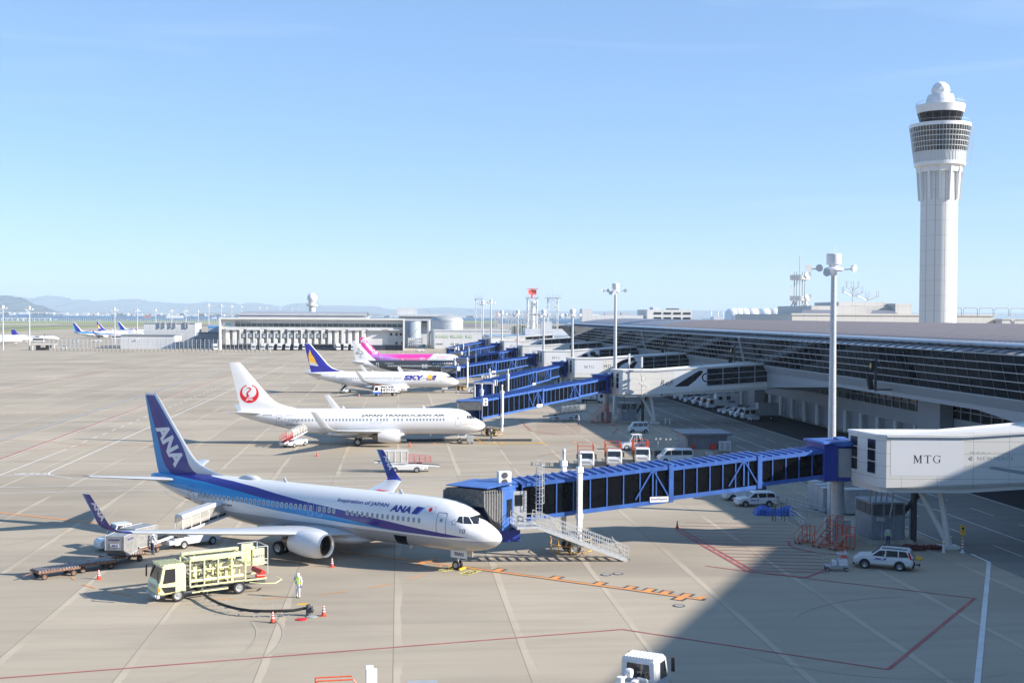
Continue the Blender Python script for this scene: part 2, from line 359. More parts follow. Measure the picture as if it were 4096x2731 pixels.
line('stop_line_dashes', P_O, *[([(gp(900+a/2.6133, 2131+b/2.6133).x, gp(900+a/2.6133, 2131+b/2.6133).y), (gp(900+c/2.6133, 2131+d/2.6133).x, gp(900+c/2.6133, 2131+d/2.6133).y)], .13)
     for a, b, c, d in ((-190,695,110,695),(400,688,640,673),(990,645,1275,610),(1510,574,1745,530),(1915,485,2080,435),(2185,383,2265,340),(-1190,620,-980,650),(-1490,540,-1350,578),(-1610,460,-1570,490))])
line('apron_boundary', P_R, ([(-34,64.3),(-21.46,67.02),(14.18,74.57),(27.53,64.93)], .17), z=.02)
line('apron_boundary', P_R, ([(27.53,64.93),(40.61,81.03)], .24), ([(40.8,81.0),(26.63,91.3),(24.4,93.2)], .17), z=.02)
hz = [gp(2700+x/1.685, 1950+y/1.685) for x, y in ((15,290),(495,565),(885,605),(1040,545))]
mb = MB(); strip(mb, hz[:3], .3, .024); strip(mb, [h+Vector((.5,.45,0)) for h in hz[:2]], .2, .0245); strip(mb, hz[2:], .25, .025)
hz2 = [gp(2700+x/1.685, 1950+y/1.685) for x, y in ((760,360),(775,390),(830,415),(1000,445),(1150,452))]; strip(mb, hz2, .2, .0255)
for k in range(15):
    y = 235+k*23; xl = 15+max(0, (y-290))*1.745 if y > 290 else -10+(290-y)*1.5; xr = 790 if y < 380 else min(1040, 790+(y-380)*3.6)
    a = gp(2700+xl/1.685, 1950+y/1.685); c = gp(2700+xr/1.685, 1950+(y+xr*.012+4)/1.685); strip(mb, [a, c], .12, .026)
mb.build('hatched_zone', P_R, kind='structure', fix=False)
mb = MB()
for k in range(14):
    a = gp(2150+(0-10)/2.352, 1400+(690+k*8)/2.352); c = gp(2150+(430-k*3)/2.352, 1400+(692+k*7.6)/2.352); strip(mb, [a, c], .14, .02)
strip(mb, [gp(2150+a/2.352, 1400+b/2.352) for a, b in ((-170,660),(-60,760),(200,795),(420,790),(640,795))], .25, .021); strip(mb, [gp(2150+a/2.352, 1400+b/2.352) for a, b in ((705,790),(760,740))], .3, .021)
strip(mb, [gp(2150+a/2.352, 1400+b/2.352) for a, b in ((0,998),(450,928),(720,922))], .16, .021)
mb.build('hatched_zone', P_R, kind='structure', fix=False)
line('apron_boundary', P_R, ([(-53.3,60),(-53.6,166),(-54.2,262),(-54.2,560)], .35), ([(-100,250),(-100.5,620)], .35), z=.02)
line('apron_lane', P_W, ([(-52.9,60),(-53.2,166),(-53.8,262),(-53.8,560)], .2), ([(-43.2,155),(-43.3,330),(-43.6,470)], .22), ([(-43.2,155)]+[(-43.2+1.3*(1-math.cos(R(a))), 155-4.2*math.sin(R(a))) for a in (20,40,60,80)]+[(-40.6,149.4),(-38.9,147.6),(-34.4,146.3),(-28,146.6),(30,150)], .22),
     ([(-48.2,150.8),(-41.9,151.0)], .3), ([(-48.38,151.3),(-48.1,180)], .2), ([(-48.1,182),(-48.6,400)], .2, (3.2,3.2)), ([(-70,138.2),(-44.9,140.4),(-28.3,142.1),(24,146.2)], .22), ([(-70,133.6),(-43.5,136),(-26.6,137.55),(24,142)], .22), z=.02)
line('taxiway_kerb_band', P_G, ([(-61.5,60),(-61.5,250),(-62.6,450),(-62.6,620)], .75), z=.02)
line('guide_line', P_O, ([(-82.6,258.5),(-73.45,256),(-60.9,247.2),(-34.5,247.4),(30,246.5)], .16), ([(-95,240.5),(-73,241.5),(-60.9,247.2)], .16), ([(-75,196.5),(-61.8,193.45),(-53.75,190.5),(-46.4,184.8),(-22.4,184.9),(5.8,185.5),(38,185.6)], .16), ([(-75,171),(-56.3,176),(-49.5,180.3),(-46.4,184.7)], .16),
     ([(-90,322),(-60,306.5),(16,306.4)], .16), ([(-90,385),(-60,366.5),(16,366)], .16), ([(-130,420),(-90,412),(-60,400)], .2), z=.022)
mb = MB()
for x in (5.6,9.5,12.6,16,22,27.5,33,38): strip(mb, [(x,184.7),(x,186.3)] if x < 38 else [(x,183.7),(x,186.7)], .5, .027)
mb.build('lead_in_line', P_O, kind='structure', fix=False)
P_T = mat('tyre_rubber_marks', (.30,.265,.21), .9, var=.12, scale=.5, dirt=(.36,.315,.25))
line('tyre_marks', P_T, *[(arc(cx, cy, r_, a0, a1, 14), .16) for cx, cy, r_, a0, a1 in ((30,74,11,200,290),(-20,74,13,300,380),(-20,74,11.4,300,380),(8,110,16,200,280),(-50,120,22,290,370),(-8,140,18,180,250),(36,70,12,90,150))], z=.014)
def ground_text(name, txt, m, o, u, v, w, h, z=.03, **k):
    o = Vector(o); u = Vector(u).normalized(); v = Vector(v).normalized(); mb = MB()
    put_text(mb, txt, lambda a, b: (o.x+u.x*a+v.x*b, o.y+u.y*a+v.y*b, z), w, h, **k); return mb.build(name, m, kind='structure', fix=False)
ground_text('stop_marking', 'STOP', P_W, (-42.9,152.9,0), (-1,.02,0), (0,-1,0), 4.0, 1.5, bold=.03)
for txt, a in (('B737', gp(1100+1560/2.352, 1750+1258/2.352)), ('A320', gp(1100+1772/2.352, 1750+1288/2.352))):
    u, v = ANAS, -ANAF
    mb = MB(); q = a; strip(mb, [q, q+ANAS*1.95], .95, .024); mb.build('type_marking', P_Y, kind='structure', fix=False)
    ground_text('type_lettering', txt, P_K, q+ANAS*1.85-ANAF*.33*-1, -ANAS, -ANAF, 1.7, .62, z=.03, bold=.03)
mb = MB()
for x0, y0 in ((2424,2298),(2472,2294),(2716,2422)):
    c = gp(x0, y0); mb.m = 0; mb.lathe([(.42,.012),(.42,.03)], (c.x,c.y,0), 20); mb.m = 1; mb.lathe([(.3,.012),(.3,.033)], (c.x,c.y,0), 20)
    t = tag(mb.build('manhole_cover', [P_K, P_G]), ['left manhole cover of the close pair in front of the boarding stairs','right manhole cover of the close pair in front of the boarding stairs','lone manhole cover beyond the end of the orange lead-in line'][0 if x0 == 2424 else 1 if x0 == 2472 else 2], 'manhole'); mb = MB()
for (x, y), m, nm, lb in (((-6.23,78.53), M['lred'], 'hydrant_pit_cover', 'round red hydrant pit lid lying beside the open fuel pit'), ((-5.62,79.2), M['grey'], 'hydrant_pit', 'round grey fuel pit rim under the hose coupler')):
    MB().lathe([(.36,.012),(.36,.04),(.3,.05)], (x,y,0), 24).build(nm, m, label=lb, cat='pit cover')
mb = MB(); strip(mb, [gp(1800+1.5, 1930), gp(1800+100, 1930)], .01, .02)
# ---------------------------------------------------------------- far shore, mountains
def ridge(name, dist, prof, m, z0=-4, depth=2500):
    """prof: (px x, px y of the skyline)"""
    P = []
    for x, y in prof:
        d = ray(x, y); t = dist/d.y; P.append((d.x*t, dist, CH+d.z*t))
    Q = []
    random.seed(int(dist))
    for (a, b) in zip(P[:-1], P[1:]):
        n = 6
        for k in range(n):
            f = k/n; Q.append((a[0]+(b[0]-a[0])*f, dist, max(z0+2, a[2]+(b[2]-a[2])*f+random.uniform(-1, 1)*abs(a[2])*.018)))
    Q.append(P[-1]); mb = MB(); mb.smooth = False
    rows = [[(x, y-depth*1.6, z0) for x, y, z in Q]]
    for fz, fy in ((.35,.9),(.7,.4),(1,0)): rows.append([(x+random.uniform(-1, 1)*depth*.06, y-depth*fy+random.uniform(-1, 1)*depth*.15*(fz < 1), z0+(z-z0)*fz*(random.uniform(.8, 1.15) if fz < 1 else 1)) for x, y, z in Q])
    rows.append([(x, y+depth, z0) for x, y, z in Q])
    mb.ring(rows, cap=False, closed=False); return mb.build(name, m, kind='structure', fix=False)
M['mount'] = mat('mountain_forest_haze_tint', (.035,.065,.085), .95, var=.2, scale=.0004)  # forest tone with some blue of the distance haze painted into it
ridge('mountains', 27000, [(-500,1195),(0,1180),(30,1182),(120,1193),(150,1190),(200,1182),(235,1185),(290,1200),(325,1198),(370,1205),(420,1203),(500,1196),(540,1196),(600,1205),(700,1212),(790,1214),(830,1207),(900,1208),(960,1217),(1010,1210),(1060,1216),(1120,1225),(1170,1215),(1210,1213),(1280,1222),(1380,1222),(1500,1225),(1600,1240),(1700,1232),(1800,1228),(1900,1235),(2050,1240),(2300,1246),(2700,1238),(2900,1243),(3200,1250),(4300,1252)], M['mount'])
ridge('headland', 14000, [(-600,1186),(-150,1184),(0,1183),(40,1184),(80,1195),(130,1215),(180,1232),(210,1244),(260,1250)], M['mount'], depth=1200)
M['shore'] = mat('shore_buildup', (.30,.30,.30), .9, var=.3, scale=.002)
ridge('far_shore', 12000, [(-300,1247),(400,1249),(900,1251),(1300,1254),(1700,1257),(2100,1260),(2400,1262)], M['shore'], depth=300)
# ---------------------------------------------------------------- airliners
def interp(tab, x):
    if x <= tab[0][0]: return tab[0][1:]
    for a, b in zip(tab[:-1], tab[1:]):
        if x <= b[0]:
            f = (x-a[0])/(b[0]-a[0]); return tuple(p+(q-p)*f for p, q in zip(a[1:], b[1:]))
    return tab[-1][1:]
F737 = [(0,2.74,2.70,.02),(.06,2.93,2.52,.22),(.2,3.12,2.35,.42),(.5,3.36,2.12,.70),(.9,3.60,1.94,.98),(1.3,3.80,1.81,1.19),(1.7,3.99,1.72,1.34),(2.05,4.20,1.66,1.46),(2.5,4.62,1.60,1.59),(2.9,4.90,1.56,1.67),(3.4,5.12,1.52,1.75),(4.2,5.32,1.48,1.83),(5.2,5.42,1.45,1.87),(6.2,5.46,1.45,1.88),
        (24.5,5.46,1.45,1.88),(26,5.46,1.56,1.88),(28,5.46,1.88,1.84),(30,5.45,2.30,1.72),(32,5.42,2.78,1.50),(34,5.36,3.28,1.20),(36,5.27,3.86,.84),(37.3,5.18,4.30,.52),(37.9,5.08,4.58,.30),(38.05,5.0,4.7,.16)]
F320 = [(0,3.12,3.08,.02),(.06,3.32,2.88,.24),(.2,3.52,2.70,.46),(.5,3.80,2.44,.78),(.9,4.08,2.24,1.08),(1.3,4.32,2.10,1.30),(1.7,4.55,2.00,1.46),(2.1,4.82,1.93,1.58),(2.6,5.18,1.86,1.70),(3.1,5.44,1.82,1.80),(3.8,5.66,1.78,1.88),(4.8,5.82,1.76,1.95),(6,5.88,1.75,1.975),
        (24,5.88,1.75,1.975),(26,5.88,1.92,1.97),(28,5.87,2.3,1.9),(30,5.84,2.78,1.74),(32,5.78,3.3,1.5),(34,5.68,3.86,1.18),(36,5.54,4.5,.78),(37.1,5.4,4.84,.5),(37.5,5.28,4.96,.34)]
class Fus:
    def __init__(s, tab): s.t = tab; s.L = tab[-1][0]
    def sec(s, x):
        zt, zb, w = interp(s.t, x); return zt, zb, w, zb+(zt-zb)*.531
    def y(s, x, z):
        zt, zb, w, zc = s.sec(x); a = (z-zc)/((zt-zc) if z > zc else (zc-zb)); return w*math.sqrt(max(0, 1-a*a))
    def pt(s, x, z, off=.012, side=-1):
        """point on the skin, side -1 is starboard"""
        zt, zb, w, zc = s.sec(x); h = (zt-zc) if z > zc else (zc-zb); a = max(-1, min(1, (z-zc)/h)); y = w*math.sqrt(max(0, 1-a*a))
        n = Vector((y/(w*w+1e-6), (z-zc)/(h*h+1e-6))); n = n.normalized() if n.length > 0 else Vector((0, 1))
        return (-x, side*(y+n.x*off), z+n.y*off)
    def mesh(s, n=64):
        xs = []; x = 0
        tab = s.t; K = [t[0] for t in tab]
        for a, b in zip(K[:-1], K[1:]):
            m = max(1, int((b-a)/1.2)+1)
            xs += [a+(b-a)*k/m for k in range(m)]
        xs.append(K[-1]); rings = []
        for x in xs:
            zt, zb, w, zc = s.sec(x); r = []
            for k in range(n):
                a = 2*PI*k/n; c = math.cos(a); r.append((-x, w*math.sin(a), zc+c*((zt-zc) if c > 0 else (zc-zb))))
            rings.append(r)
        mb = MB(); mb.smooth = True; mb.ring(rings); return mb
def patch(mb, F, corners, side=-1, off=.014, n=5):
    """corners (s, z) bl, br, tr, tl laid on the skin"""
    rows = []
    for j in range(n+1):
        v = j/n; r = []
        for i in range(n+1):
            u = i/n; x = sum(c[0]*k for c, k in zip(corners, ((1-u)*(1-v), u*(1-v), u*v, (1-u)*v))); z = sum(c[1]*k for c, k in zip(corners, ((1-u)*(1-v), u*(1-v), u*v, (1-u)*v)))
            r.append(F.pt(x, z, off, side))
        rows.append(r)
    mb.ring(rows, cap=False, closed=False)
def rrect(w, h, r, n=3):
    o = []
    for cx, cy, a0 in ((w/2-r,h/2-r,0),(-w/2+r,h/2-r,90),(-w/2+r,-h/2+r,180),(w/2-r,-h/2+r,270)):
        for k in range(n+1): a = R(a0+90*k/n); o.append((cx+r*math.cos(a), cy+r*math.sin(a)))
    return o
def door_outline(mb, F, s, z, w, h, t=.05, side=-1, r=.16):
    a = rrect(w, h, r, 4); b = rrect(w-2*t, h-2*t, r-t/2, 4); a2 = []; b2 = []
    for P, Q in ((a, a2), (b, b2)):
        for i in range(len(P)):
            p, q = P[i], P[(i+1) % len(P)]; m = 6 if abs(p[0]-q[0])+abs(p[1]-q[1]) > .3 else 1
            for k in range(m): Q.append((p[0]+(q[0]-p[0])*k/m, p[1]+(q[1]-p[1])*k/m))
    vs = [F.pt(s+x, z+y, .012, side) for x, y in a2]+[F.pt(s+x, z+y, .012, side) for x, y in b2]; n = len(a2)
    mb.add(vs, [(i, (i+1) % n, n+(i+1) % n, n+i) for i in range(n)])
AF = [(0,0),(.02,.28),(.06,.5),(.14,.78),(.28,.98),(.42,1),(.6,.8),(.8,.42),(.93,.16),(1,.03)]
def foil(le, te, th, fn, camber=0):
    """closed ring around an aerofoil section; fn(chordwise position, thickness offset)"""
    c = te-le; return [fn(le+c*a, th/2*b) for a, b in AF]+[fn(le+c*a, -th/2*b*(1-camber)) for a, b in reversed(AF[1:])]
def rampz(n, l, v, pts, vmax, zmax):
    """piecewise curve v -> z as a colour ramp"""
    r = n.new('ShaderNodeValToRGB'); e = r.color_ramp.elements; pts = sorted(pts)
    for i, (a, b) in enumerate(pts):
        g = (b/zmax,)*3+(1,)
        if i < 2: e[i].position = a/vmax; e[i].color = g
        else: k = e.new(a/vmax); k.color = g
    l(nmath(n, l, 'DIVIDE', v, vmax), r.inputs[0]); return nmath(n, l, 'MULTIPLY', r.outputs[0], zmax)
def livery(name, base, layers, rough=.28, coat=.45):
    """layers: fn(n, l, S, Z) -> (factor, colour)"""
    m = bpy.data.materials.new(name); m.use_nodes = True; n = m.node_tree.nodes; l = m.node_tree.links.new; b = n['Principled BSDF']
    b.inputs['Roughness'].default_value = rough; b.inputs['Coat Weight'].default_value = coat; b.inputs['Coat Roughness'].default_value = .12
    t = n.new('ShaderNodeTexCoord'); sp = n.new('ShaderNodeSeparateXYZ'); l(t.outputs['Object'], sp.inputs[0])
    S = nmath(n, l, 'MULTIPLY', sp.outputs[0], -1.0); Z = sp.outputs[2]
    z = n.new('ShaderNodeTexNoise'); z.inputs['Scale'].default_value = .8; z.inputs['Detail'].default_value = 6; mp = n.new('ShaderNodeMapping'); mp.inputs['Scale'].default_value = (.4,1,3)
    l(t.outputs['Object'], mp.inputs[0]); l(mp.outputs[0], z.inputs['Vector'])
    col = nmix(n, l, z.outputs[0], tuple(Vector(base)*.97), tuple(Vector(base)*1.03))
    for f in layers:
        fac, c = f(n, l, S, Z); col = nmix(n, l, fac, col, c)
    # skin panel joints
    fr = nmath(n, l, 'FRACT', nmath(n, l, 'DIVIDE', S, 2.55)); ln = nmath(n, l, 'LESS_THAN', fr, .009)
    col = nmix(n, l, nmath(n, l, 'MULTIPLY', ln, .16), col, (.1,.1,.12))
    l(col, b.inputs['Base Color']); return m
def below(pts, vmax=40, zmax=14):
    return lambda n, l, S, Z: nmath(n, l, 'LESS_THAN', Z, rampz(n, l, S, pts, vmax, zmax))
WHITE = (.68,.68,.69)
def lay(fn, c): return lambda n, l, S, Z: (fn(n, l, S, Z), c)
def both(a, b): return lambda n, l, S, Z: nmath(n, l, 'MULTIPLY', a(n, l, S, Z), b(n, l, S, Z))
DARK = (.012,.012,.20); LIGHT = (.004,.23,.52); BELLY = (.36,.36,.37)
ANA_L2 = [(0,2.6),(2.0,2.86),(3.95,3.03),(6.93,3.26),(10,3.58),(14,3.98),(17.8,4.3),(21.4,4.68),(24,5.0),(27,5.25),(30,5.40),(31.5,5.6),(40,8)]
ANA_L1 = [(0,2.75),(4,2.74),(8,2.80),(10,2.90),(14,3.34),(17.8,3.70),(20,3.95),(23,4.25),(26.2,4.62),(30,4.98),(33.7,5.14),(36,5.3),(40,5.6)]
ANA_L0 = [(0,2.86),(2.0,2.86),(4,2.74),(8,2.78),(10,2.83),(14,2.96),(18,3.14),(21.2,3.33),(23.4,3.55),(26,3.75),(29.7,3.97),(33.7,4.21),(37,4.5),(40,4.7)]
M['ana'] = livery('fuselage_white_blue_bands', WHITE, [lay(below(ANA_L2), DARK), lay(below(ANA_L1), LIGHT), lay(below(ANA_L0), WHITE), lay(below([(0,2.62),(12,2.62),(20,2.62),(28,2.75),(34,3.6),(38,4.4)]), BELLY)])
M['jalbody'] = livery('fuselage_plain_white', WHITE, [lay(below([(0,1.5),(20,1.6),(40,2)]), BELLY)])
def finx(fn): return fn
def fin_layers(te, le):
    """te / le: boundary s as functions of z: light strip behind te, white ahead of le"""
    def A(n, l, S, Z): return nmath(n, l, 'GREATER_THAN', S, rampz(n, l, Z, te, 14, 40))
    def B(n, l, S, Z): return nmath(n, l, 'LESS_THAN', S, rampz(n, l, Z, le, 14, 40))
    return A, B
_A, _B = fin_layers([(4.5,35.2),(5.2,35.6),(5.8,36.2),(6.6,36.65),(8,37.1),(12.2,38.75),(13,39)], [(4.5,29.5),(5.3,32.0),(5.6,32.6),(6.2,33.1),(7.15,33.55),(8.06,34.15),(10.3,36.0),(12.2,37.6),(13,38.2)])
M['anafin'] = livery('tail_deep_blue', DARK, [lay(_A, LIGHT), lay(_B, WHITE), lay(lambda n, l, S, Z: nmath(n, l, 'GREATER_THAN', Z, 12.27), WHITE)])
M['skyfin'] = livery('tail_royal_blue', (.022,.02,.27), [lay(fin_layers([(4,50),(13,50)], [(4.5,28),(5.6,30.2),(6.2,32.0),(7.15,33.2),(8.06,33.95),(10.3,35.8),(12.2,37.5),(13,38.2)])[1], WHITE)])
M['skybody'] = M['jalbody']
M['stbody'] = livery('fuselage_black_over_white', (.035,.036,.04), [lay(below([(0,2.3),(3,2.3),(20,2.3),(25,2.6),(28,3.3),(30,4.1),(31.5,5.0),(33,6.1),(40,7)]), WHITE)], rough=.22)
def _pk(n, l, S, Z):
    g = n.new('ShaderNodeMapRange'); g.inputs[1].default_value = 22; g.inputs[2].default_value = 33; l(S, g.inputs[0]); return g.outputs[0]
PINK = (.70,.035,.30); PURP = (.42,.16,.55)
M['pkbody'] = livery('fuselage_magenta', PINK, [lay(_pk, (.50,.13,.50)), lay(below([(0,0),(19,0),(21,2.6),(24,4.2),(26.5,5.0),(30,5.5),(33,5.6),(40,5.6)]), PURP),
     lay(both(below([(0,20),(9.5,20),(10.5,6.2),(12,4.9),(14.5,2.8),(17,1.4),(18,0),(40,0)], 40, 20), lambda n, l, S, Z: nmath(n, l, 'LESS_THAN', S, 18.0)), WHITE), lay(below([(0,1.6),(24,1.7),(28,2.6),(32,3.8),(36,4.9),(40,5)]), WHITE)])
M['pkfin'] = livery('tail_magenta', (.72,.05,.36), [lay(fin_layers([(4,36.0),(8,37),(12,38.6),(13,39)], [(4,0),(13,0)])[0], (.55,.25,.62))])
M['wing'] = mat('wing_grey_paint', (.50,.52,.55), .35, metal=.15, var=.05, scale=.6, stretch=(3,.4,1))
M['wingtip'] = livery('winglet_deep_blue', DARK, [lay(lambda n, l, S, Z: nmath(n, l, 'GREATER_THAN', nmath(n, l, 'SUBTRACT', S, nmath(n, l, 'MULTIPLY', Z, .55)), 22.05), LIGHT)])
M['seam'] = mat('seam_grey', (.30,.31,.33), .5)
def make_airliner(name, label, loc, rz, kind, nwin, cfg, group='airliners parked at the gates'):
    A = thing(name, label, 'airliner', loc, rz, group)
    F = Fus(F737 if kind == '737' else F320); b7 = kind == '737'
    body = F.mesh().build('fuselage', cfg['body'], A)
    wz = 3.85 if b7 else 4.15
    # wings -------------------------------------------------
    for sd in (1, -1):
        mb = MB(); mb.smooth = True
        secs = [(1.2,13.0,21.2,1.95,1.0),(2.4,13.9,21.2,2.08,.85),(5.8,16.05,21.35,2.42,.55),(11,18.8,22.45,2.98,.36),(16.6,21.75,23.5,3.6,.2)] if b7 else [(1.2,12.2,19.6,2.2,1.0),(2.4,13.0,19.6,2.35,.85),(6.3,15.3,19.9,2.72,.55),(11,17.9,21.2,3.2,.36),(16.6,21.0,22.7,3.8,.18),(17.0,21.4,22.75,3.86,.1)]
        mb.ring([foil(le, te, th, lambda c, t, y=y, z=z: (-c, sd*y, z+t)) for y, le, te, z, th in secs]); wing = mb.build('wing', cfg['wing'], A)
        tip = MB(); tip.smooth = True
        if b7:
            tp = [(16.6,21.75,23.5,3.6,.2,0),(17.1,22.1,23.75,3.68,.17,18),(17.42,22.6,24.1,3.86,.14,45),(17.6,23.1,24.4,4.2,.11,68),(17.9,24.9,25.75,6.35,.06,80)]
            rg = []
            for y, le, te, z, th, an in tp:
                dy, dz = math.sin(R(an)), math.cos(R(an)); rg.append(foil(le, te, th, lambda c, t, y=y, z=z, dy=dy, dz=dz: (-c, sd*(y-t*dy), z+t*dz)))
            tip.ring(rg); wl = tip.build('winglet', cfg.get('tip', M['white']), A)
        else:
            tip.smooth = False; tip.prism([(-21.6,3.2),(-22.9,3.1),(-23.4,3.9),(-23.3,4.75),(-22.6,4.5)], sd*17.0, sd*17.1, 'y'); wl = tip.build('wingtip_fence', cfg.get('tip', M['white']), A)
        # flap fairings
        for y in ((6.6, 9.4, 12.4) if b7 else (6.9, 10.2, 13.2)):
            le, te, z, th = interp([(q[0],)+q[1:] for q in secs], y)
            fm = MB(); fm.lathe([(.02,-te-.9),(.13,-te-.3),(.2,-te+.6),(.17,-te+1.6),(.02,-te+2.4)], (0, sd*y, z-.26), 8, 'x'); fm.build('flap_fairing', cfg['wing'], wing)
        # engine
        ex, ey, ez, er = (13.1, 4.83, 1.62, 1.0) if b7 else (12.3, 5.75, 1.72, 1.02)
        N = MB(); K = er
        N.lathe([(.93*K,-.18),(1.0*K,-.5),(1.06*K,-1.0),(1.06*K,-1.8),(.98*K,-2.6),(.85*K,-3.2),(.80*K,-3.45)], (-ex, sd*ey, ez), 32, 'x', cap=False)
        nac = N.build('engine_nacelle', cfg['eng'], A)
        N = MB(); N.lathe([(.93*K,-.18),(.91*K,-.05),(.87*K,0),(.82*K,-.06),(.78*K,-.3)], (-ex, sd*ey, ez), 32, 'x', cap=False); N.build('engine_lip', M['engine'], nac)
        N = MB(); N.lathe([(.78*K,-.3),(.80*K,-1.0),(0.28*K,-1.02),(.2*K,-.75),(.02,-.5)], (-ex, sd*ey, ez), 32, 'x', cap=False); N.build('engine_fan', M['fan'], nac)
        N = MB(); N.lathe([(.80*K,-3.45),(.6*K,-3.3),(.52*K,-3.5),(.40*K,-4.2),(.2*K,-4.3),(.04,-4.9)], (-ex, sd*ey, ez), 24, 'x', cap=False); N.build('exhaust', M['exh'], nac)
        py = MB(); py.smooth = True; zt = interp([(q[0], q[3]) for q in secs], ey)[0]
        py.ring([foil(ex+.9, ex+4.4, .3, lambda c, t: (-c, sd*ey+t, ez+K*.9)), foil(ex+2.4, ex+6.6, .34, lambda c, t: (-c, sd*ey+t, zt+.05))]); py.build('pylon', cfg['eng'], A)
        # main gear
        gx, gy_, wr = (19.6, 2.86, .56) if b7 else (17.7, 3.8, .58)
        G = MB(); G.tube((-gx, sd*gy_, .5), (-gx+.1, sd*(gy_-.1), 2.2), .11); G.tube((-gx, sd*gy_-.5, wr), (-gx, sd*gy_+.5, wr), .08); G.tube((-gx,sd*gy_,.9),(-gx,sd*(gy_-1),1.9),.06)
        gear = G.build('main_gear', M['grey'], A)
        for k in (-1, 1): wheel('wheel', (-gx, sd*gy_+k*.38, wr), wr, .34, gear)
        # tailplane
        H = MB(); H.smooth = True
        hs = [(.3,33.6,37.4,4.72,.42),(1.0,34.1,37.6,4.8,.38),(7.1,37.9,39.25,5.5,.12)] if b7 else [(.3,32.6,36.4,5.0,.42),(1.0,33.1,36.5,5.08,.38),(6.2,35.9,37.4,5.6,.12)]
        H.ring([foil(le, te, th, lambda c, t, y=y, z=z: (-c, sd*y, z+t)) for y, le, te, z, th in hs]); H.build('tailplane', cfg['wing'], A)
    # fin -----------------------------------------------------
    fb = MB(); fb.smooth = True
    fs = [(5.1,28.6,37.16,.10),(5.45,28.8,37.3,.14),(5.8,30.4,37.4,.3),(6.2,31.6,37.5,.42),(6.6,32.3,37.6,.46),(7.15,32.92,37.75,.46),(8.06,33.72,37.95,.42),(10.3,35.63,38.5,.30),(12.0,37.05,38.9,.2),(12.45,37.5,38.98,.1)] if b7 else [(5.3,29.4,36.2,.42),(5.9,30.1,36.2,.46),(7,31.5,36.45,.42),(9,33.4,36.85,.34),(11,35.2,37.2,.24),(11.76,35.9,37.3,.12)]
    fb.ring([foil(le, te, th, lambda c, t, z=z: (-c, t, z)) for z, le, te, th in fs]); fin = fb.build('tail_fin', cfg['fin'], A)
    # belly fairing
    bf = MB(); bf.smooth = True; c0 = 1.55 if b7 else 1.9
    bf.ring([[(-x, wv*math.cos(2*PI*k/20), c0+.62*h*math.sin(2*PI*k/20)) for k in range(20)] for x, wv, h in ((12,.3,.2),(13,1.5,.75),(14.5,1.95,1),(19,2.0,1.05),(22,1.8,1),(24,.9,.6),(25,.2,.2))]); bf.build('belly_fairing', cfg.get('belly', M['belly']), A)
    # nose gear
    G = MB(); nx = 4.0 if b7 else 5.07; G.tube((-nx,0,.3),(-nx+.15,0,1.9),.08); G.tube((-nx,-.25,.34),(-nx,.25,.34),.05); G.tube((-nx,0,.7),(-nx+.9,0,1.6),.04); ng = G.build('nose_gear', M['grey'], A)
    for k in (-1, 1): wheel('wheel', (-nx, k*.2, .34), .34, .2, ng)
    D = MB()
    for k in (-1, 1): D.box(-nx-.35, -nx+1.15, k*.42-.02, k*.42+.02, .98, 1.62)
    if cfg.get('gtxt'):
        D.m = 1; put_text(D, cfg['gtxt'], lambda u, v: (-nx+.0+u, -.452, 1.14+v), .85, .3, bold=.02)
    D.build('gear_door', [cfg.get('eng', M['white']), M['ink']], ng)
    # windows, shared mesh
    W = MB(); W.m = 0; o = rrect(.31, .44, .12, 3); i_ = rrect(.24, .36, .1, 3)
    def P(x, z): yy = F.y(10, z); return (-x, -(yy+.006), z)
    W.add([P(x, wz+z) for x, z in o]+[P(x, wz+z) for x, z in i_], [(i, (i+1) % 16, 16+(i+1) % 16, 16+i) for i in range(16)]); W.m = 1
    W.add([(a, b-.006, c) for a, b, c in [P(x, wz+z) for x, z in i_]], [tuple(range(16))])
    first = None
    for s in nwin:
        if first is None: first = W.build('window', [cfg.get('wframe', M['wframe']), M['pane']], body); first.location = (-s, 0, 0)
        else:
            c = first.copy(); C.objects.link(c); c.location = (-s, 0, 0)
    # doors
    oc = cfg.get('outline', M['seam'])
    for s, w_, h_, z_ in ((4.35,.86,1.75,3.72),(31.45,.76,1.6,3.8)) if b7 else ((5.0,.86,1.85,4.0),(29.5,.82,1.85,4.1)):
        d = MB(); door_outline(d, F, s, z_, w_, h_, cfg.get('dt', .035)); d.m = 1; patch(d, F, [(s+.12, z_+.18),(s-.12, z_+.18),(s-.12, z_+.42),(s+.12, z_+.42)], n=2); d.build('door', [cfg.get('douter', oc), M['pane']], body)
    for s in cfg.get('exits', (16.4, 17.34) if b7 else (14.6, 15.55)):
        d = MB(); door_outline(d, F, s, wz-.06, .62, 1.08, cfg.get('dt', .03)); d.build('emergency_exit', oc, body)
    # cockpit windows
    def cw(pts):
        for sd in (-1, 1): cwm = MB(); patch(cwm, F, pts, sd, .014, 4); cwm.build('cockpit_window', M['glass'], body)
    if b7: P1, P2, P3 = [(1.62,3.83),(1.93,3.86),(2.38,4.32),(2.18,4.38)], [(1.99,3.84),(2.50,3.90),(2.72,4.40),(2.42,4.34)], [(2.56,3.90),(3.02,4.02),(3.0,4.38),(2.78,4.40)]
    else: P1, P2, P3 = [(1.35,4.12),(1.95,4.12),(2.3,4.66),(2.05,4.72)], [(2.0,4.12),(2.65,4.15),(2.75,4.68),(2.36,4.66)], [(2.72,4.15),(3.3,4.3),(3.15,4.62),(2.82,4.66)]
    for q in (P1, P2, P3): cw(q)
    # antennas
    an = MB()
    for s in (9.2, 21.5): zt = interp(F.t, s)[0]; an.prism([(-s,zt-.05),(-s-.42,zt-.05),(-s-.5,zt+.38),(-s-.32,zt+.38)], -.02, .02)
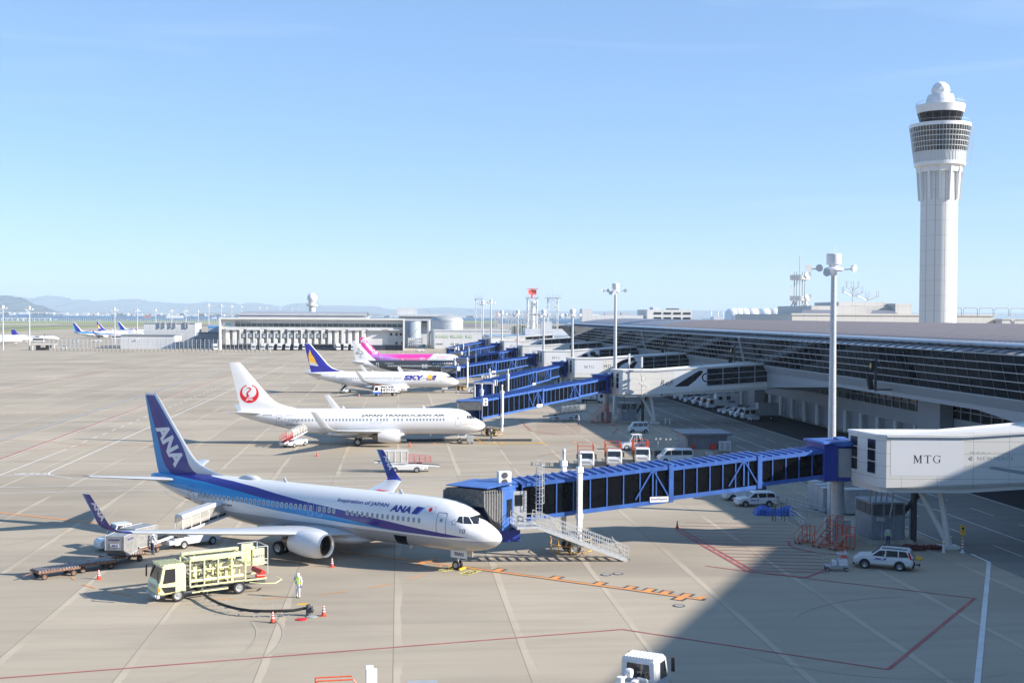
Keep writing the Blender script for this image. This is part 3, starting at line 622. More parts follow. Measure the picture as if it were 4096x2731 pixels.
    zb = interp(F.t, 8.2)[1]; an.prism([(-8.2,zb+.05),(-8.5,zb+.05),(-8.62,zb-.35),(-8.5,zb-.35)], -.02, .02); an.build('antenna', M['white'], body)
    return A, F, body, fin
M['fan'] = mat('fan_blades_dark', (.05,.05,.055), .35, metal=.6, var=.4, scale=12)
M['exh'] = mat('exhaust_metal', (.20,.17,.14), .4, metal=.7, var=.2)
M['belly'] = mat('belly_grey', (.55,.55,.56), .35, coat=.3, var=.04)
M['wframe'] = mat('window_frame_grey', (.58,.60,.62), .35, metal=.2)
M['pane'] = mat('cabin_window_pane', (.24,.28,.31), .1, var=.1)
M['awhite'] = mat('aircraft_white', (.66,.66,.67), .3, coat=.4, var=.02)
WT = {}
def wheel(name, c, r, w, parent, rim=None, ax='y'):
    """a wheel with tyre and rim sharing its mesh with all others of its size"""
    k = (r, w, ax, id(rim) if rim else 0)
    if k not in WT:
        m = MB(); m.m = 0; h = w/2
        m.lathe([(r*.60,-h*.9),(r*.88,-h),(r*.98,-h*.7),(r,-h*.3),(r,h*.3),(r*.98,h*.7),(r*.88,h),(r*.60,h*.9)], (0,0,0), 24, ax, cap=False)
        m.m = 1; m.lathe([(r*.60,-h*.9),(r*.55,-h*.7),(r*.3,-h*.55),(r*.22,-h*.8),(.01,-h*.82)], (0,0,0), 16, ax, cap=False); m.lathe([(r*.60,h*.9),(r*.55,h*.7),(r*.3,h*.55),(r*.22,h*.8),(.01,h*.82)], (0,0,0), 16, ax, cap=False)
        o = m.build(name, [M['black'], rim or M['rim']]); WT[k] = o.data; bpy.data.objects.remove(o)
    o = bpy.data.objects.new(name, WT[k]); C.objects.link(o); o.location = c; o.parent = parent; return o
def side_text(parent, F, txt, s0, z0, w, h, m, name='lettering', off=.008, **k):
    mb = MB(); put_text(mb, txt, lambda u, v: F.pt(s0-u, z0+v, off), w, h, **k); return mb.build(name, m, parent, fix=False)
def side_poly(parent, F, polys, m, name='emblem', off=.008):
    mb = MB()
    for P in polys: mb.add([F.pt(s, z, off) for s, z in P], [tuple(range(len(P)))])
    return mb.build(name, m, parent, fix=False)
WL = [6.37+.508*k for k in range(15)]+[14.88,15.37,15.87,16.4,17.34]+[17.95+.508*k for k in range(25)]
# --- ANA
PA = (7.856, 91.002, 0)
A1, F1, b1, f1 = make_airliner('airliner', 'white airliner with wide blue bands and deep blue tail, nearest to the camera', PA, -.638, '737', WL,
    dict(body=M['ana'], fin=M['anafin'], wing=M['wing'], tip=M['wingtip'], eng=M['awhite'], outline=mat('door_outline_pale', (.45,.6,.8), .4), gtxt='90AN', douter=M['navy']))
side_text(b1, F1, 'Inspiration of JAPAN', 14.75, 4.50, 5.15, .36, M['anablue'], bold=.022, shear=.12)
side_text(b1, F1, 'ANA', 9.33, 4.30, 2.0, .50, M['anablue'], bold=.05, shear=.35)
def slab(par, F, q, m, off=.008, n=6): mb = MB(); patch(mb, F, q, -1, off, n); return mb.build('emblem', m, par, fix=False)
slab(b1, F1, [(7.22,4.28),(6.72,4.28),(6.22,4.82),(6.85,4.84)], M['anablue']); slab(b1, F1, [(6.70,4.28),(6.58,4.28),(6.06,4.82),(6.20,4.82)], M['lblue'])
side_poly(b1, F1, [[(5.55+.17*math.cos(2*PI*k/16), 4.71+.15*math.sin(2*PI*k/16)) for k in range(16)]], M['lred'])
d = MB(); door_outline(d, F1, 5.55, 4.70, .92, .46, .015, r=.03); d.build('emblem', M['seam'], b1)
side_text(b1, F1, 'BOEING 737-800', 29.2, 3.20, 3.0, .17, M['ink'], bold=.03, shear=.25); side_text(b1, F1, 'JA90AN', 32.8, 3.18, .95, .24, M['ink'], bold=.02)
side_poly(b1, F1, [[(29.99+.08*math.cos(2*PI*k/12), 3.24+.08*math.sin(2*PI*k/12)) for k in range(12)]], M['lred'])
side_poly(b1, F1, [[(3.25+.3*math.cos(R(90+72*k)), 3.96+.3*math.sin(R(90+72*k))), (3.25+.13*math.cos(R(90+72*k-30)), 3.96+.13*math.sin(R(90+72*k-30))), (3.25+.13*math.cos(R(90+72*k+30)), 3.96+.13*math.sin(R(90+72*k+30)))] for k in range(5)], M['seam'])
side_text(b1, F1, '10', 2.72, 3.18, .42, .34, M['ink'])
for q in ([(9.15,1.62),(8.2,1.50),(7.75,2.45),(9.0,2.45)], [(28.6,1.9),(27.75,1.80),(27.2,2.5),(28.4,2.55)]):
    d = MB(); patch(d, F1, q, -1, .012, 6); d.build('cargo_hold_opening', M['bglass'], b1)
mb = MB(); mb.smooth = True; mb.ring([[(-25.6+dx, wv*math.cos(R(a)), 5.42+h*math.sin(R(a))) for a in range(0, 181, 20)] for dx, wv, h in ((1.0,.05,.03),(.75,.3,.2),(.3,.42,.34),(-.4,.42,.36),(-1.0,.3,.25),(-1.5,.04,.03))], closed=False); mb.build('antenna_radome', M['belly'], b1)
FS7 = [(5.1,28.6,37.16,.10),(5.45,28.8,37.3,.14),(5.8,30.4,37.4,.3),(6.2,31.6,37.5,.42),(6.6,32.3,37.6,.46),(7.15,32.92,37.75,.46),(8.06,33.72,37.95,.42),(10.3,35.63,38.5,.30),(12.0,37.05,38.9,.2),(12.45,37.5,38.98,.1)]
FS3 = [(5.3,29.4,36.2,.42),(5.9,30.1,36.2,.46),(7,31.5,36.45,.42),(9,33.4,36.85,.34),(11,35.2,37.2,.24),(11.76,35.9,37.3,.12)]
def finy(s_, z, tab, off=.012):
    le, te, th = interp(tab, z); f = min(1, max(0, (s_-le)/(te-le))); return -(th/2*interp(AF, f)[0]+off)
def fin_text(parent, txt, o, u, v, w, h, m, y=0, name='lettering', tab=None, **k):
    mb = MB(); put_text(mb, txt, lambda a, b: (-(o[0]+u[0]*a+v[0]*b), finy(o[0]+u[0]*a+v[0]*b, o[1]+u[1]*a+v[1]*b, tab or FS7), o[1]+u[1]*a+v[1]*b), w, h, **k); return mb.build(name, m, parent, fix=False)
def un(a, b): d = math.hypot(b[0]-a[0], b[1]-a[1]); return ((b[0]-a[0])/d, (b[1]-a[1])/d)
# letters run down the fin parallel to its leading edge
_u = un((37.25,9.55),(34.95,6.45)); _v = un((36.0,8.05),(34.9,9.0))
fin_text(f1, 'ANA', (37.55,9.25), _u, (_v[0]*1.0,_v[1]*1.0), 4.35, 1.62, M['sign'], y=-.245, bold=.045, shear=.28)
for sd in (-1,):
    mb = MB()
    def wlf(a, b, sd=sd):   # lettering on the near winglet, facing out and on the far one, facing in
        z = 5.75-a*.88; s = 24.78-a*.60-b*.42; return (-s, -(17.9-(6.35-z)*.15)-.085, z+b*.18)
    put_text(mb, 'ANA', wlf, 1.55, 1.1, bold=.05); mb.build('lettering', M['sign'], A1, fix=False)
    mb = MB()
    def wlg(a, b): z = 5.75-a*.88; s = 24.78-a*.60-b*.42; return (-s, (17.9-(6.35-z)*.15)-.06, z+b*.18)
    put_text(mb, 'ANA', wlg, 1.55, 1.1, bold=.05); mb.build('lettering', M['sign'], A1, fix=False)
mb = MB(); mb.lathe([(.62,0),(.62,.012)], (-20.9,12.6,3.30), 20); mb.build('emblem', M['lred'], A1)
# --- JAL
A2, F2, b2, f2 = make_airliner('airliner', 'plain white airliner with a red crane emblem on its tail, second from the camera', (13.451,185.70,0), .0093, '737',
    [6.55+.508*k for k in range(12)]+[12.9,13.5,14.06,15.16,15.65,16.11,16.64,17.61,18.2]+[18.75+.51*k for k in range(24)], dict(body=M['jalbody'], fin=M['awhite'], wing=M['wing'], tip=M['belly'], eng=M['awhite'], belly=M['awhite'], gtxt='350'))
side_text(b2, F2, 'JAPAN TRANSOCEAN AIR', 19.15, 4.24, 12.7, .40, M['ink'], bold=.03, shear=.35)
side_text(b2, F2, 'BOEING 737-800', 30.4, 3.0, 2.8, .15, M['ink'], bold=.03, shear=.25); side_text(b2, F2, 'JA350J', 33.9, 4.42, 1.35, .24, M['ink']); side_text(b2, F2, 'unicef', 30.5, 4.42, 1.3, .26, M['seam'])
side_text(b2, F2, 'うちなーの翼', 3.72, 3.02, 1.7, .22, M['lred']); side_poly(b2, F2, [[(3.6,2.86),(1.7,2.86),(1.7,2.90),(3.6,2.90)], [(1.75,2.70),(1.45,2.88),(1.75,3.04),(1.62,2.88)]], M['lred'])
mb = MB(); cx, cz, rr = 36.02, 7.71, 1.42
def FP(s, z, off=.009, tab=None): return (-s, finy(s, z, tab or FS7, off), z)
n = 40
for k in range(n):   # wings of the crane: a ring open at the top, thick at the bottom
    a0, a1 = R(72-324*k/n), R(72-324*(k+1)/n)
    def ri(a): t = (math.sin(a)+1)/2; return rr*(.93-.50*(1-t)**1.2) if t < .93 else rr*.88
    mb.add([FP(cx-math.cos(a)*r_, cz+math.sin(a)*r_) for a, r_ in ((a0,rr),(a1,rr),(a1,ri(a1)),(a0,ri(a0)))], [(0,1,2,3)])
mb.add([FP(cx-x*rr, cz+y*rr) for x, y in ((-.62,-.32),(.62,-.32),(.5,-.8),(0,-.96),(-.5,-.8))], [(0,1,2,3,4)])
neck = [(-.10,-.34,.16),(-.24,-.1,.11),(-.18,.15,.08),(.02,.32,.07),(.14,.45,.075),(.10,.58,.09),(0,.62,.07)]
for (x0,y0,w0),(x1,y1,w1) in zip(neck[:-1], neck[1:]):
    d = Vector((x1-x0,y1-y0)).normalized(); p = Vector((-d.y,d.x)); mb.add([FP(cx-q.x*rr, cz+q.y*rr) for q in (Vector((x0,y0))-p*w0, Vector((x0,y0))+p*w0, Vector((x1,y1))+p*w1, Vector((x1,y1))-p*w1)], [(0,1,2,3)])
mb.add([FP(cx-x*rr, cz+y*rr) for x, y in ((.05,.68),(.05,.52),(-.42,.60))], [(0,1,2)])
mb.build('emblem', M['lred'], f2, fix=False); fin_text(f2, 'JAL', (cx+.58, cz-1.08), (-1,0), (0,1), 1.15, .42, M['sign'], y=-.245, bold=.05, shear=.3)
# --- SKY
A3, F3, b3, f3 = make_airliner('airliner', 'white airliner with a blue tail bearing a yellow star, third from the camera', (15.31,306.155,0), .0054, '737',
    WL, dict(body=M['skybody'], fin=M['skyfin'], wing=M['wing'], tip=M['belly'], eng=M['awhite'], belly=M['awhite']))
M['star'] = mat('star_yellow', (.86,.45,.03), .4, var=.05)
side_text(b3, F3, 'SKY', 14.05, 3.35, 4.9, 1.25, M['anablue'], bold=.06, shear=.3); slab(b3, F3, [(8.4,3.35),(6.2,3.35),(5.62,4.55),(7.5,4.6)], M['anablue'])
sp = star_poly(1.0, .42, 7.35, 4.15); 
for i in range(10):
    if i == 0: mb = MB()
    c_, p_, q_ = (7.35,4.15), sp[i], sp[(i+1) % 10]; patch(mb, F3, [c_, p_, q_, c_], -1, .02, 4)
mb.build('emblem', M['star'], b3, fix=False)
side_text(b3, F3, 'SKYMARK AIRLINES', 30.0, 4.58, 3.8, .2, M['seam']); side_text(b3, F3, 'BOEING 737-800', 30.0, 3.3, 3.0, .16, M['anablue'], bold=.03, shear=.25); side_text(b3, F3, 'JA73AC', 34.2, 4.62, 1.5, .24, M['ink'])
mb = MB(); S5 = [(37.6,11.0),(37.25,9.5),(35.2,9.25),(36.4,8.35),(35.4,6.75),(36.9,7.3),(37.75,6.9),(37.72,8.0),(38.15,9.15),(37.55,9.6)]
mb = MB(); mb.add([FP(s, z) for s, z in [(37.62,11.0),(37.0,9.5),(35.16,9.36),(36.3,8.3),(35.39,6.75),(37.0,7.15),(37.66,7.05),(37.95,9.45)]], [tuple(range(8))]); mb.build('emblem', M['star'], f3, fix=False)
mb = MB(); mb.add([FP(s, z, .016) for s, z in [(37.68,7.05),(35.39,6.75),(36.9,6.0),(37.5,6.0)][:2]+[(35.8,7.35),(37.72,7.9)]], [(0,1,2,3)]); mb.build('emblem', M['belly'], f3, fix=False)
# --- the two A320s
def pose320(nose_px): return nose_px
na = gy(1150+1930*.3827, 1300+405*.3827, 372); nb = gy(1150+1845*.3827, 1300+335*.3827, 432)
A4, F4, b4, f4 = make_airliner('airliner', 'airliner with a black fuselage and plain white tail, fourth from the camera', (na.x+.3,372,0), .004, '320',
    [6.6+.53*k for k in range(38)], dict(body=M['stbody'], fin=M['awhite'], wing=M['wing'], eng=M['awhite'], belly=M['awhite'], outline=M['sign'], dt=.1, wframe=M['sign']))
side_text(b4, F4, 'STARFLYER', 12.6, 4.72, 6.2, .42, M['sign'], bold=.04, spacing=1.4); side_text(b4, F4, 'JA06MC', 33.6, 4.0, 1.5, .3, M['ink']); side_text(b4, F4, 'City of Kitakyushu', 27.2, 4.75, 2.6, .3, M['sign'])
mb = MB()
for pts in ([(35.9,9.2),(35.2,9.5),(35.0,9.0),(35.6,8.5),(36.0,8.0),(35.6,7.6),(35.0,7.9)], [(35.5,8.2),(34.6,8.7),(34.0,8.4),(34.4,7.6),(34.9,6.9),(34.6,6.5),(34.1,6.8)], [(36.4,7.9),(35.4,8.1),(34.8,7.7),(33.6,7.9)]):
    mb.path([FP(s, z, .02, FS3) for s, z in pts], .05, n=4)
mb.build('emblem', M['ink'], f4)
A5, F5, b5, f5 = make_airliner('airliner', 'magenta and purple airliner with a pink tail, farthest of the row at the gates', (nb.x,432,0), .004, '320',
    [6.6+.53*k for k in range(38)], dict(body=M['pkbody'], fin=M['pkfin'], wing=M['wing'], tip=M['pkfin'], eng=M['awhite'], belly=M['awhite'], outline=M['sign'], dt=.1, wframe=M['sign']))
side_text(b5, F5, 'peach', 9.9, 4.45, 4.3, .85, mat('pink_lettering', (.62,.02,.22), .4), bold=.015)
_u = un((37.0,11.2),(32.0,5.4)); _v = un((33.0,7.0),(31.6,8.2)); fin_text(f5, 'peach', (37.1,10.35), _u, _v, 8.2, 2.2, M['sign'], tab=FS3, bold=.05)
# --- far parked jets
far = 'airliners parked on the far apron'
g1 = gp(1006/2.6133, 1150+519/2.6133)
def far737(src, px, py, lab, Yn=850, rz=-.25):
    n = gy(px, py, Yn); return dup(src, (n.x, n.y, n.z-2.74 if False else 0), rz, lab, far, skip=())
# distances follow the size the jets have in the photograph
gA = gp(1180/2.6133, 1150+500/2.6133)
def farjet(src, px, py, lab, skip=()): n = gp(px, py); return dup(src, (n.x, n.y, 0), .30, lab, far, skip)
J1 = farjet(A1, 499, 1353, 'small far airliner with blue bands, standing in front of two others', ('lettering',))
J2 = farjet(A3, 580, 1347, 'small far airliner with a yellow star on its blue tail')
J3 = farjet(A1, 652, 1342, 'small far airliner with blue tail, half hidden by the white shed', ('lettering',))
J4 = farjet(A2, 89, 1380, 'white airliner cut off by the left picture edge', ('emblem',))
J5 = farjet(A2, 131, 1373, 'white airliner nose directly behind the jet at the left edge', ('emblem',))
# turboprop with a T tail
q = gp(600/2.6133, 1150+552/2.6133); T = thing('turboprop_airliner', 'small high wing propeller airliner with T tail and blue bands on the far left apron', 'airliner', tuple(gp(238, 1364)), .28, far)
tab = [(0,1.7,1.66,.02),(.2,2.0,1.4,.35),(.8,2.35,1.15,.8),(1.6,2.75,1.0,1.1),(2.6,3.3,.92,1.28),(4,3.6,.9,1.35),(20,3.6,.9,1.35),(24,3.6,1.6,1.15),(28,3.55,2.3,.7),(31.5,3.4,2.9,.25)]
FQ = Fus(tab); bq = FQ.mesh(24).build('fuselage', livery('fuselage_small_blue_bands', WHITE, [lay(below([(0,1.3),(8,1.6),(14,2.3),(20,3.2),(24,4),(40,6)]), DARK), lay(below([(0,1.2),(12,1.4),(20,1.9),(26,2.9),(32,3.5),(40,3.6)]), WHITE)]), T)
for sd in (1, -1):
    mb = MB(); mb.smooth = True; mb.ring([foil(a, b, t, lambda c, h, y=y: (-c, sd*y, 3.65+h)) for y, a, b, t in ((0,12.3,15.2,.45),(4.4,12.3,15.2,.4),(14.2,13.2,14.7,.16))]); mb.build('wing', M['wing'], T)
    e = MB(); e.lathe([(.1,-10.0),(.42,-10.4),(.55,-11.4),(.6,-13),(.5,-15.5),(.15,-18)], (0,sd*4.4,3.1), 16, 'x'); e.tube((-15,sd*4.4,.5),(-15,sd*4.4,2.8),.12); e = e.build('engine_nacelle', M['awhite'], T)
    p = MB()
    for k in range(6): a = PI/3*k+.3; p.bar((-9.95,sd*4.4,3.1),(-9.95,sd*4.4+2.05*math.cos(a),3.1+2.05*math.sin(a)),.28,.06)
    p.build('propeller', M['dgrey'], T)
    wheel('wheel', (-15,sd*4.4,.5), .5, .5, T)
    mb = MB(); mb.smooth = True; mb.ring([foil(29.5,31.8,.25,lambda c,h:(-c,0,8.2+h)), foil(30.6,32,.12,lambda c,h:(-c,sd*4.1,8.2+h))]); mb.build('tailplane', M['awhite'], T)
mb = MB(); mb.smooth = True; mb.ring([foil(a,b,.3,lambda c,h,z=z:(-c,h,z)) for z,a,b in ((3.2,22.5,30.8),(4.2,25.5,31),(5,27,31.2),(8.2,29.2,31.6))]); mb.build('tail_fin', M['anablue'], T)
wheel('wheel', (-2,0,.35), .35, .3, T)
# ---------------------------------------------------------------- terminal pier
def brickmat(name, col, w, h, seam=.012, rough=.45, seamcol=(.12,.12,.13), axis='yz', var=.03):
    """cladding panels with thin open joints, from object coordinates"""
    m = bpy.data.materials.new(name); m.use_nodes = True; n = m.node_tree.nodes; l = m.node_tree.links.new; b = n['Principled BSDF']; b.inputs['Roughness'].default_value = rough
    t = n.new('ShaderNodeTexCoord'); sp = n.new('ShaderNodeSeparateXYZ'); l(t.outputs['Object'], sp.inputs[0])
    A = sp.outputs['XYZ'.index(axis[0].upper())]; Bz = sp.outputs['XYZ'.index(axis[1].upper())]
    fa = nmath(n, l, 'FRACT', nmath(n, l, 'DIVIDE', nmath(n, l, 'ADD', A, 1000*w), w)); fb = nmath(n, l, 'FRACT', nmath(n, l, 'DIVIDE', nmath(n, l, 'ADD', Bz, 1000*h), h))
    s = nmath(n, l, 'MAXIMUM', nmath(n, l, 'LESS_THAN', fa, seam*2/w), nmath(n, l, 'LESS_THAN', fb, seam*2/h))
    z = n.new('ShaderNodeTexNoise'); z.inputs['Scale'].default_value = .5; z.inputs['Detail'].default_value = 7; mp = n.new('ShaderNodeMapping'); mp.inputs['Scale'].default_value = (1,1,.35); l(t.outputs['Object'], mp.inputs[0]); l(mp.outputs[0], z.inputs['Vector'])
    cb = n.new('ShaderNodeCombineXYZ'); l(nmath(n, l, 'FLOOR', nmath(n, l, 'DIVIDE', A, w)), cb.inputs[0]); l(nmath(n, l, 'FLOOR', nmath(n, l, 'DIVIDE', Bz, h)), cb.inputs[1]); wn = n.new('ShaderNodeTexWhiteNoise'); l(cb.outputs[0], wn.inputs['Vector'])
    C0 = Vector(col); c = nmix(n, l, z.outputs[0], tuple(C0*(1-var*1.5)), tuple(C0*(1+var))); c = nmix(n, l, nmath(n, l, 'MULTIPLY', wn.outputs['Value'], var), c, (.2,.2,.2)); c = nmix(n, l, nmath(n, l, 'MULTIPLY', s, .7), c, seamcol)
    l(c, b.inputs['Base Color']); return m
M['clad'] = brickmat('pier_cladding', (.32,.34,.36), 2.86, 1.2)
M['cladx'] = brickmat('gate_box_cladding', (.66,.64,.60), 3.0, 1.05, axis='xz', seam=.015)
M['cladfac'] = brickmat('pier_fascia_cladding', (.36,.38,.40), 1.43, 30, seam=.02)
M['roof'] = mat('pier_metal_roof', (.40,.385,.43), .5, metal=.25, var=.05, scale=.15)
def ribbed(name, col, pitch, axis=1, depth=.5, rough=.45, metal=.3):
    m = bpy.data.materials.new(name); m.use_nodes = True; n = m.node_tree.nodes; l = m.node_tree.links.new; b = n['Principled BSDF']; b.inputs['Roughness'].default_value = rough; b.inputs['Metallic'].default_value = metal
    t = n.new('ShaderNodeTexCoord'); sp = n.new('ShaderNodeSeparateXYZ'); l(t.outputs['Object'], sp.inputs[0])
    f = nmath(n, l, 'FRACT', nmath(n, l, 'DIVIDE', nmath(n, l, 'ADD', sp.outputs[axis], 1000*pitch), pitch)); h = nmath(n, l, 'LESS_THAN', f, .35)
    z = n.new('ShaderNodeTexNoise'); z.inputs['Scale'].default_value = .12; z.inputs['Detail'].default_value = 5; l(t.outputs['Object'], z.inputs['Vector'])
    c = nmix(n, l, z.outputs[0], tuple(Vector(col)*.86), tuple(Vector(col)*1.1)); c = nmix(n, l, nmath(n, l, 'MULTIPLY', h, .75), c, tuple(Vector(col)*.4)); l(c, b.inputs['Base Color'])
    u = n.new('ShaderNodeBump'); u.inputs['Strength'].default_value = depth; u.inputs['Distance'].default_value = .08; l(nmath(n, l, 'SINE', nmath(n, l, 'MULTIPLY', f, 2*PI)), u.inputs['Height']); l(u.outputs[0], b.inputs['Normal'])
    return m
M['roof'] = ribbed('ribbed_metal_roof', (.29,.285,.32), .8)
M['wglass'] = mat('curtain_wall_glass', (.008,.010,.014), .06, var=.3, scale=.08, spec=.3)
M['aglass'] = mat('awning_glass', (.05,.075,.11), .05, var=.2, scale=.2, spec=1.0)
M['seamroof'] = mat('roof_seam_metal', (.20,.195,.225), .8); M['trans'] = mat('transom_metal', (.33,.35,.38), .4, metal=.3); M['mull'] = mat('mullion_dark_metal', (.20,.21,.23), .4, metal=.3)
M['gutter'] = mat('gutter_metal', (.45,.47,.50), .3, metal=.5, var=.05, scale=.3)
Y0p, Y1p = 40, 462
PIER = thing('terminal_pier', 'long terminal pier with grey ribbed metal roof and sloping dark glass wall', 'terminal', (0,0,0))
def extr(prof, y0, y1, name, m, par=PIER, closed=False, sm=False):
    mb = MB(); mb.smooth = sm; mb.ring([[(x, y0, z) for x, z in prof], [(x, y1, z) for x, z in prof]], cap=closed, closed=closed); return mb.build(name, m, par, fix=False)
extr([(69.0,17.05),(69.4,17.25),(72,17.75),(76,18.3),(82,18.75),(88,18.95),(95,18.8),(104,18.0),(110,16.6)], Y0p, Y1p, 'roof', M['roof'], sm=True)
RBP = [(69.0,17.06),(69.4,17.27),(72,17.77),(76,18.32),(82,18.77),(88,18.97)]
mb = MB()
for k in range(190):
    y = 70+k*1.3; mb.ring([[(x,y-.05,z-.02) for x, z in RBP],[(x,y-.05,z+.09) for x, z in RBP],[(x,y+.05,z+.09) for x, z in RBP],[(x,y+.05,z-.02) for x, z in RBP]], cap=False, closed=False)
mb.build('roof_seams', M['seamroof'], PIER, fix=False)
extr([(68.95,16.5),(68.0,16.55),(67.9,16.75),(68.0,16.95),(69.05,17.1),(69.1,16.6)], Y0p, Y1p, 'gutter', M['gutter'], closed=True)
extr([(68.4,16.52),(65.9,15.86)], Y0p, Y1p, 'glass_awning', M['aglass'])
wall = extr([(65.98,15.84),(67.1,10.92)], Y0p, Y1p, 'glass_wall', M['wglass'])
mb = MB(); nB = int((Y1p-Y0p)/2.86)
for k in range(nB+1):
    y = 123.65+2.86*(k-29)
    if y < Y0p or y > Y1p: continue
    mb.bar((65.93,y,15.84),(67.05,y,10.92), .045, .07); mb.bar((65.88,y,15.9),(68.4,y,16.58), .06, .08)
mb.build('mullion', M['mull'], wall)
mb = MB()
for f in (0,.2,.4,.6,.8,1): mb.bar((65.9+1.14*f,Y0p,15.84-4.92*f),(65.9+1.14*f,Y1p,15.84-4.92*f), .10, .10)
mb.build('transom', M['trans'], wall)
mb = MB()
for y in (Y1p-.2, 322, 228): mb.bar((65.8,y,15.95),(66.95,y,10.9), .35, .35)
mb.build('frame', M['galv'], wall)
extr([(67.05,10.95),(66.95,10.85),(67.65,9.66),(67.8,9.66)], Y0p, Y1p, 'fascia', M['cladfac'])
GY = [97, 216, 276, 335, 394, 464, 531]
sk = [(Y0p,7.0)]
for a, b in zip(GY[:5], GY[1:6]):
    g = b-a; w1 = 12 if g > 80 else 9; r = 26 if g > 80 else 12
    sk += [(a+w1, 6.9), (a+w1+r, 9.05), (b-w1*.2-r*1.3, 9.05), (b-2, 6.9)] if g > 80 else [(a+w1,6.9),(a+w1+r,8.6),(b-w1-2,8.6),(b-3,6.9)]
sk += [(Y1p, 6.9)]
mb = MB(); mb.ring([[(67.72,y,9.66) for y, z in sk],[(67.74,y,z) for y, z in sk],[(70.5,y,max(z-.35,6.0)) for y, z in sk],[(76.6,y,max(z-.6,5.3)) for y, z in sk]], cap=False, closed=False); mb.build('soffit', M['clad'], PIER, fix=False)
extr([(76.5,10),(76.5,7.9)], Y0p, Y1p, 'upper_wall', M['clad']); extr([(76.5,5.95),(76.5,3.85),(78.6,3.85),(78.6,0)], Y0p, Y1p, 'lower_wall', M['clad'])
extr([(76.62,8.0),(76.62,5.9)], Y0p, Y1p, 'strip_window', M['wglass'])
mb = MB()
for k in range(int((Y1p-Y0p)/2.86)): mb.box(76.44,76.6, Y0p+k*2.86-.05, Y0p+k*2.86+.05, 5.95, 7.9)
mb.box(76.45,76.6, Y0p, Y1p, 7.02, 7.1); mb.build('window_frame', M['galv'], PIER)
first = None
k = 0
for y in [Y1p-3-7.0*i for i in range(52)]:
    if first is None:
        m_ = MB(); m_.lathe([(.42,0),(.42,3.9)], (0,0,0), 16); first = m_.build('column', M['panel'], PIER); first.location = (76.7,y,0)
    else: c = first.copy(); C.objects.link(c); c.location = (76.7,y,0)
for y0, y1 in ((159.3,166.5),(246,250),(305,309),(364,368)):
    MB().box(74.5,76.4,y0,y1,0,8.6).build('stair_tower', M['clad'], PIER)
each('service_door', M['dgrey'], PIER, [(78.45,78.62,y,y+1.1,0,2.2) for y in (140,171,185,199,213,233,262,290,320,350)])
each('lower_window', M['glass'], PIER, [(78.42,78.6,y,y+3.6,1.3,2.6) for y in (179,225,255,300)])
MB().box(77.5,108,Y0p,Y1p,0,9.9).build('core', M['clad'], PIER)
# far end wall of the pier: glazed gable
mb = MB(); mb.add([(65.98,Y1p,15.84),(67.1,Y1p,10.92),(110,Y1p,9.9),(110,Y1p,16.6),(88,Y1p,18.9),(69,Y1p,17)],[(0,1,2,3,4,5)]); mb.build('end_wall', M['wglass'], PIER, fix=False)
mb = MB(); mb.add([(62.5,Y1p+7,15.9),(65.9,Y1p,15.9),(69,Y1p,17.0),(68.5,Y1p+7,16.9)],[(0,1,2,3)]); mb.add([(62.9,Y1p+6.5,15.8),(66,Y1p,15.84),(67.1,Y1p,10.92)],[(0,1,2)]); mb.build('glass_awning', M['aglass'], PIER, fix=False)
sheet('pavement', [(75.9,60),(80,60),(80,460),(75.9,460)], .15, M['conc'])
# tall terminal building beside the viewing deck: it casts the wide shadow over the near apron
mb = MB(); H0 = 34; q = Vector((2.07,-.72,0))*H0
e0 = Vector((32.6,101.8,0))+q; e1 = Vector((11.3,63.4,0))+q; d = (e1-e0).normalized(); e2 = e1+d*120; nn = Vector((-d.y, d.x, 0))
e2 = e1+d*110
o = [e0, e2, e2+nn*60, e0+nn*60]
if (o[3]-o[0]).x < 0: o = [e0, e2, e2-nn*60, e0-nn*60]
mb.ring([[(p.x,p.y,0) for p in o],[(p.x,p.y,H0) for p in o]]); mb.build('terminal_building', M['clad'], label='main terminal building right of the camera whose shadow falls over the near apron', cat='building')
MB().box(-60,16,-90,-3,0,18.0).build('viewing_deck_building', M['clad'], label='building carrying the viewing deck, behind the camera', cat='building')
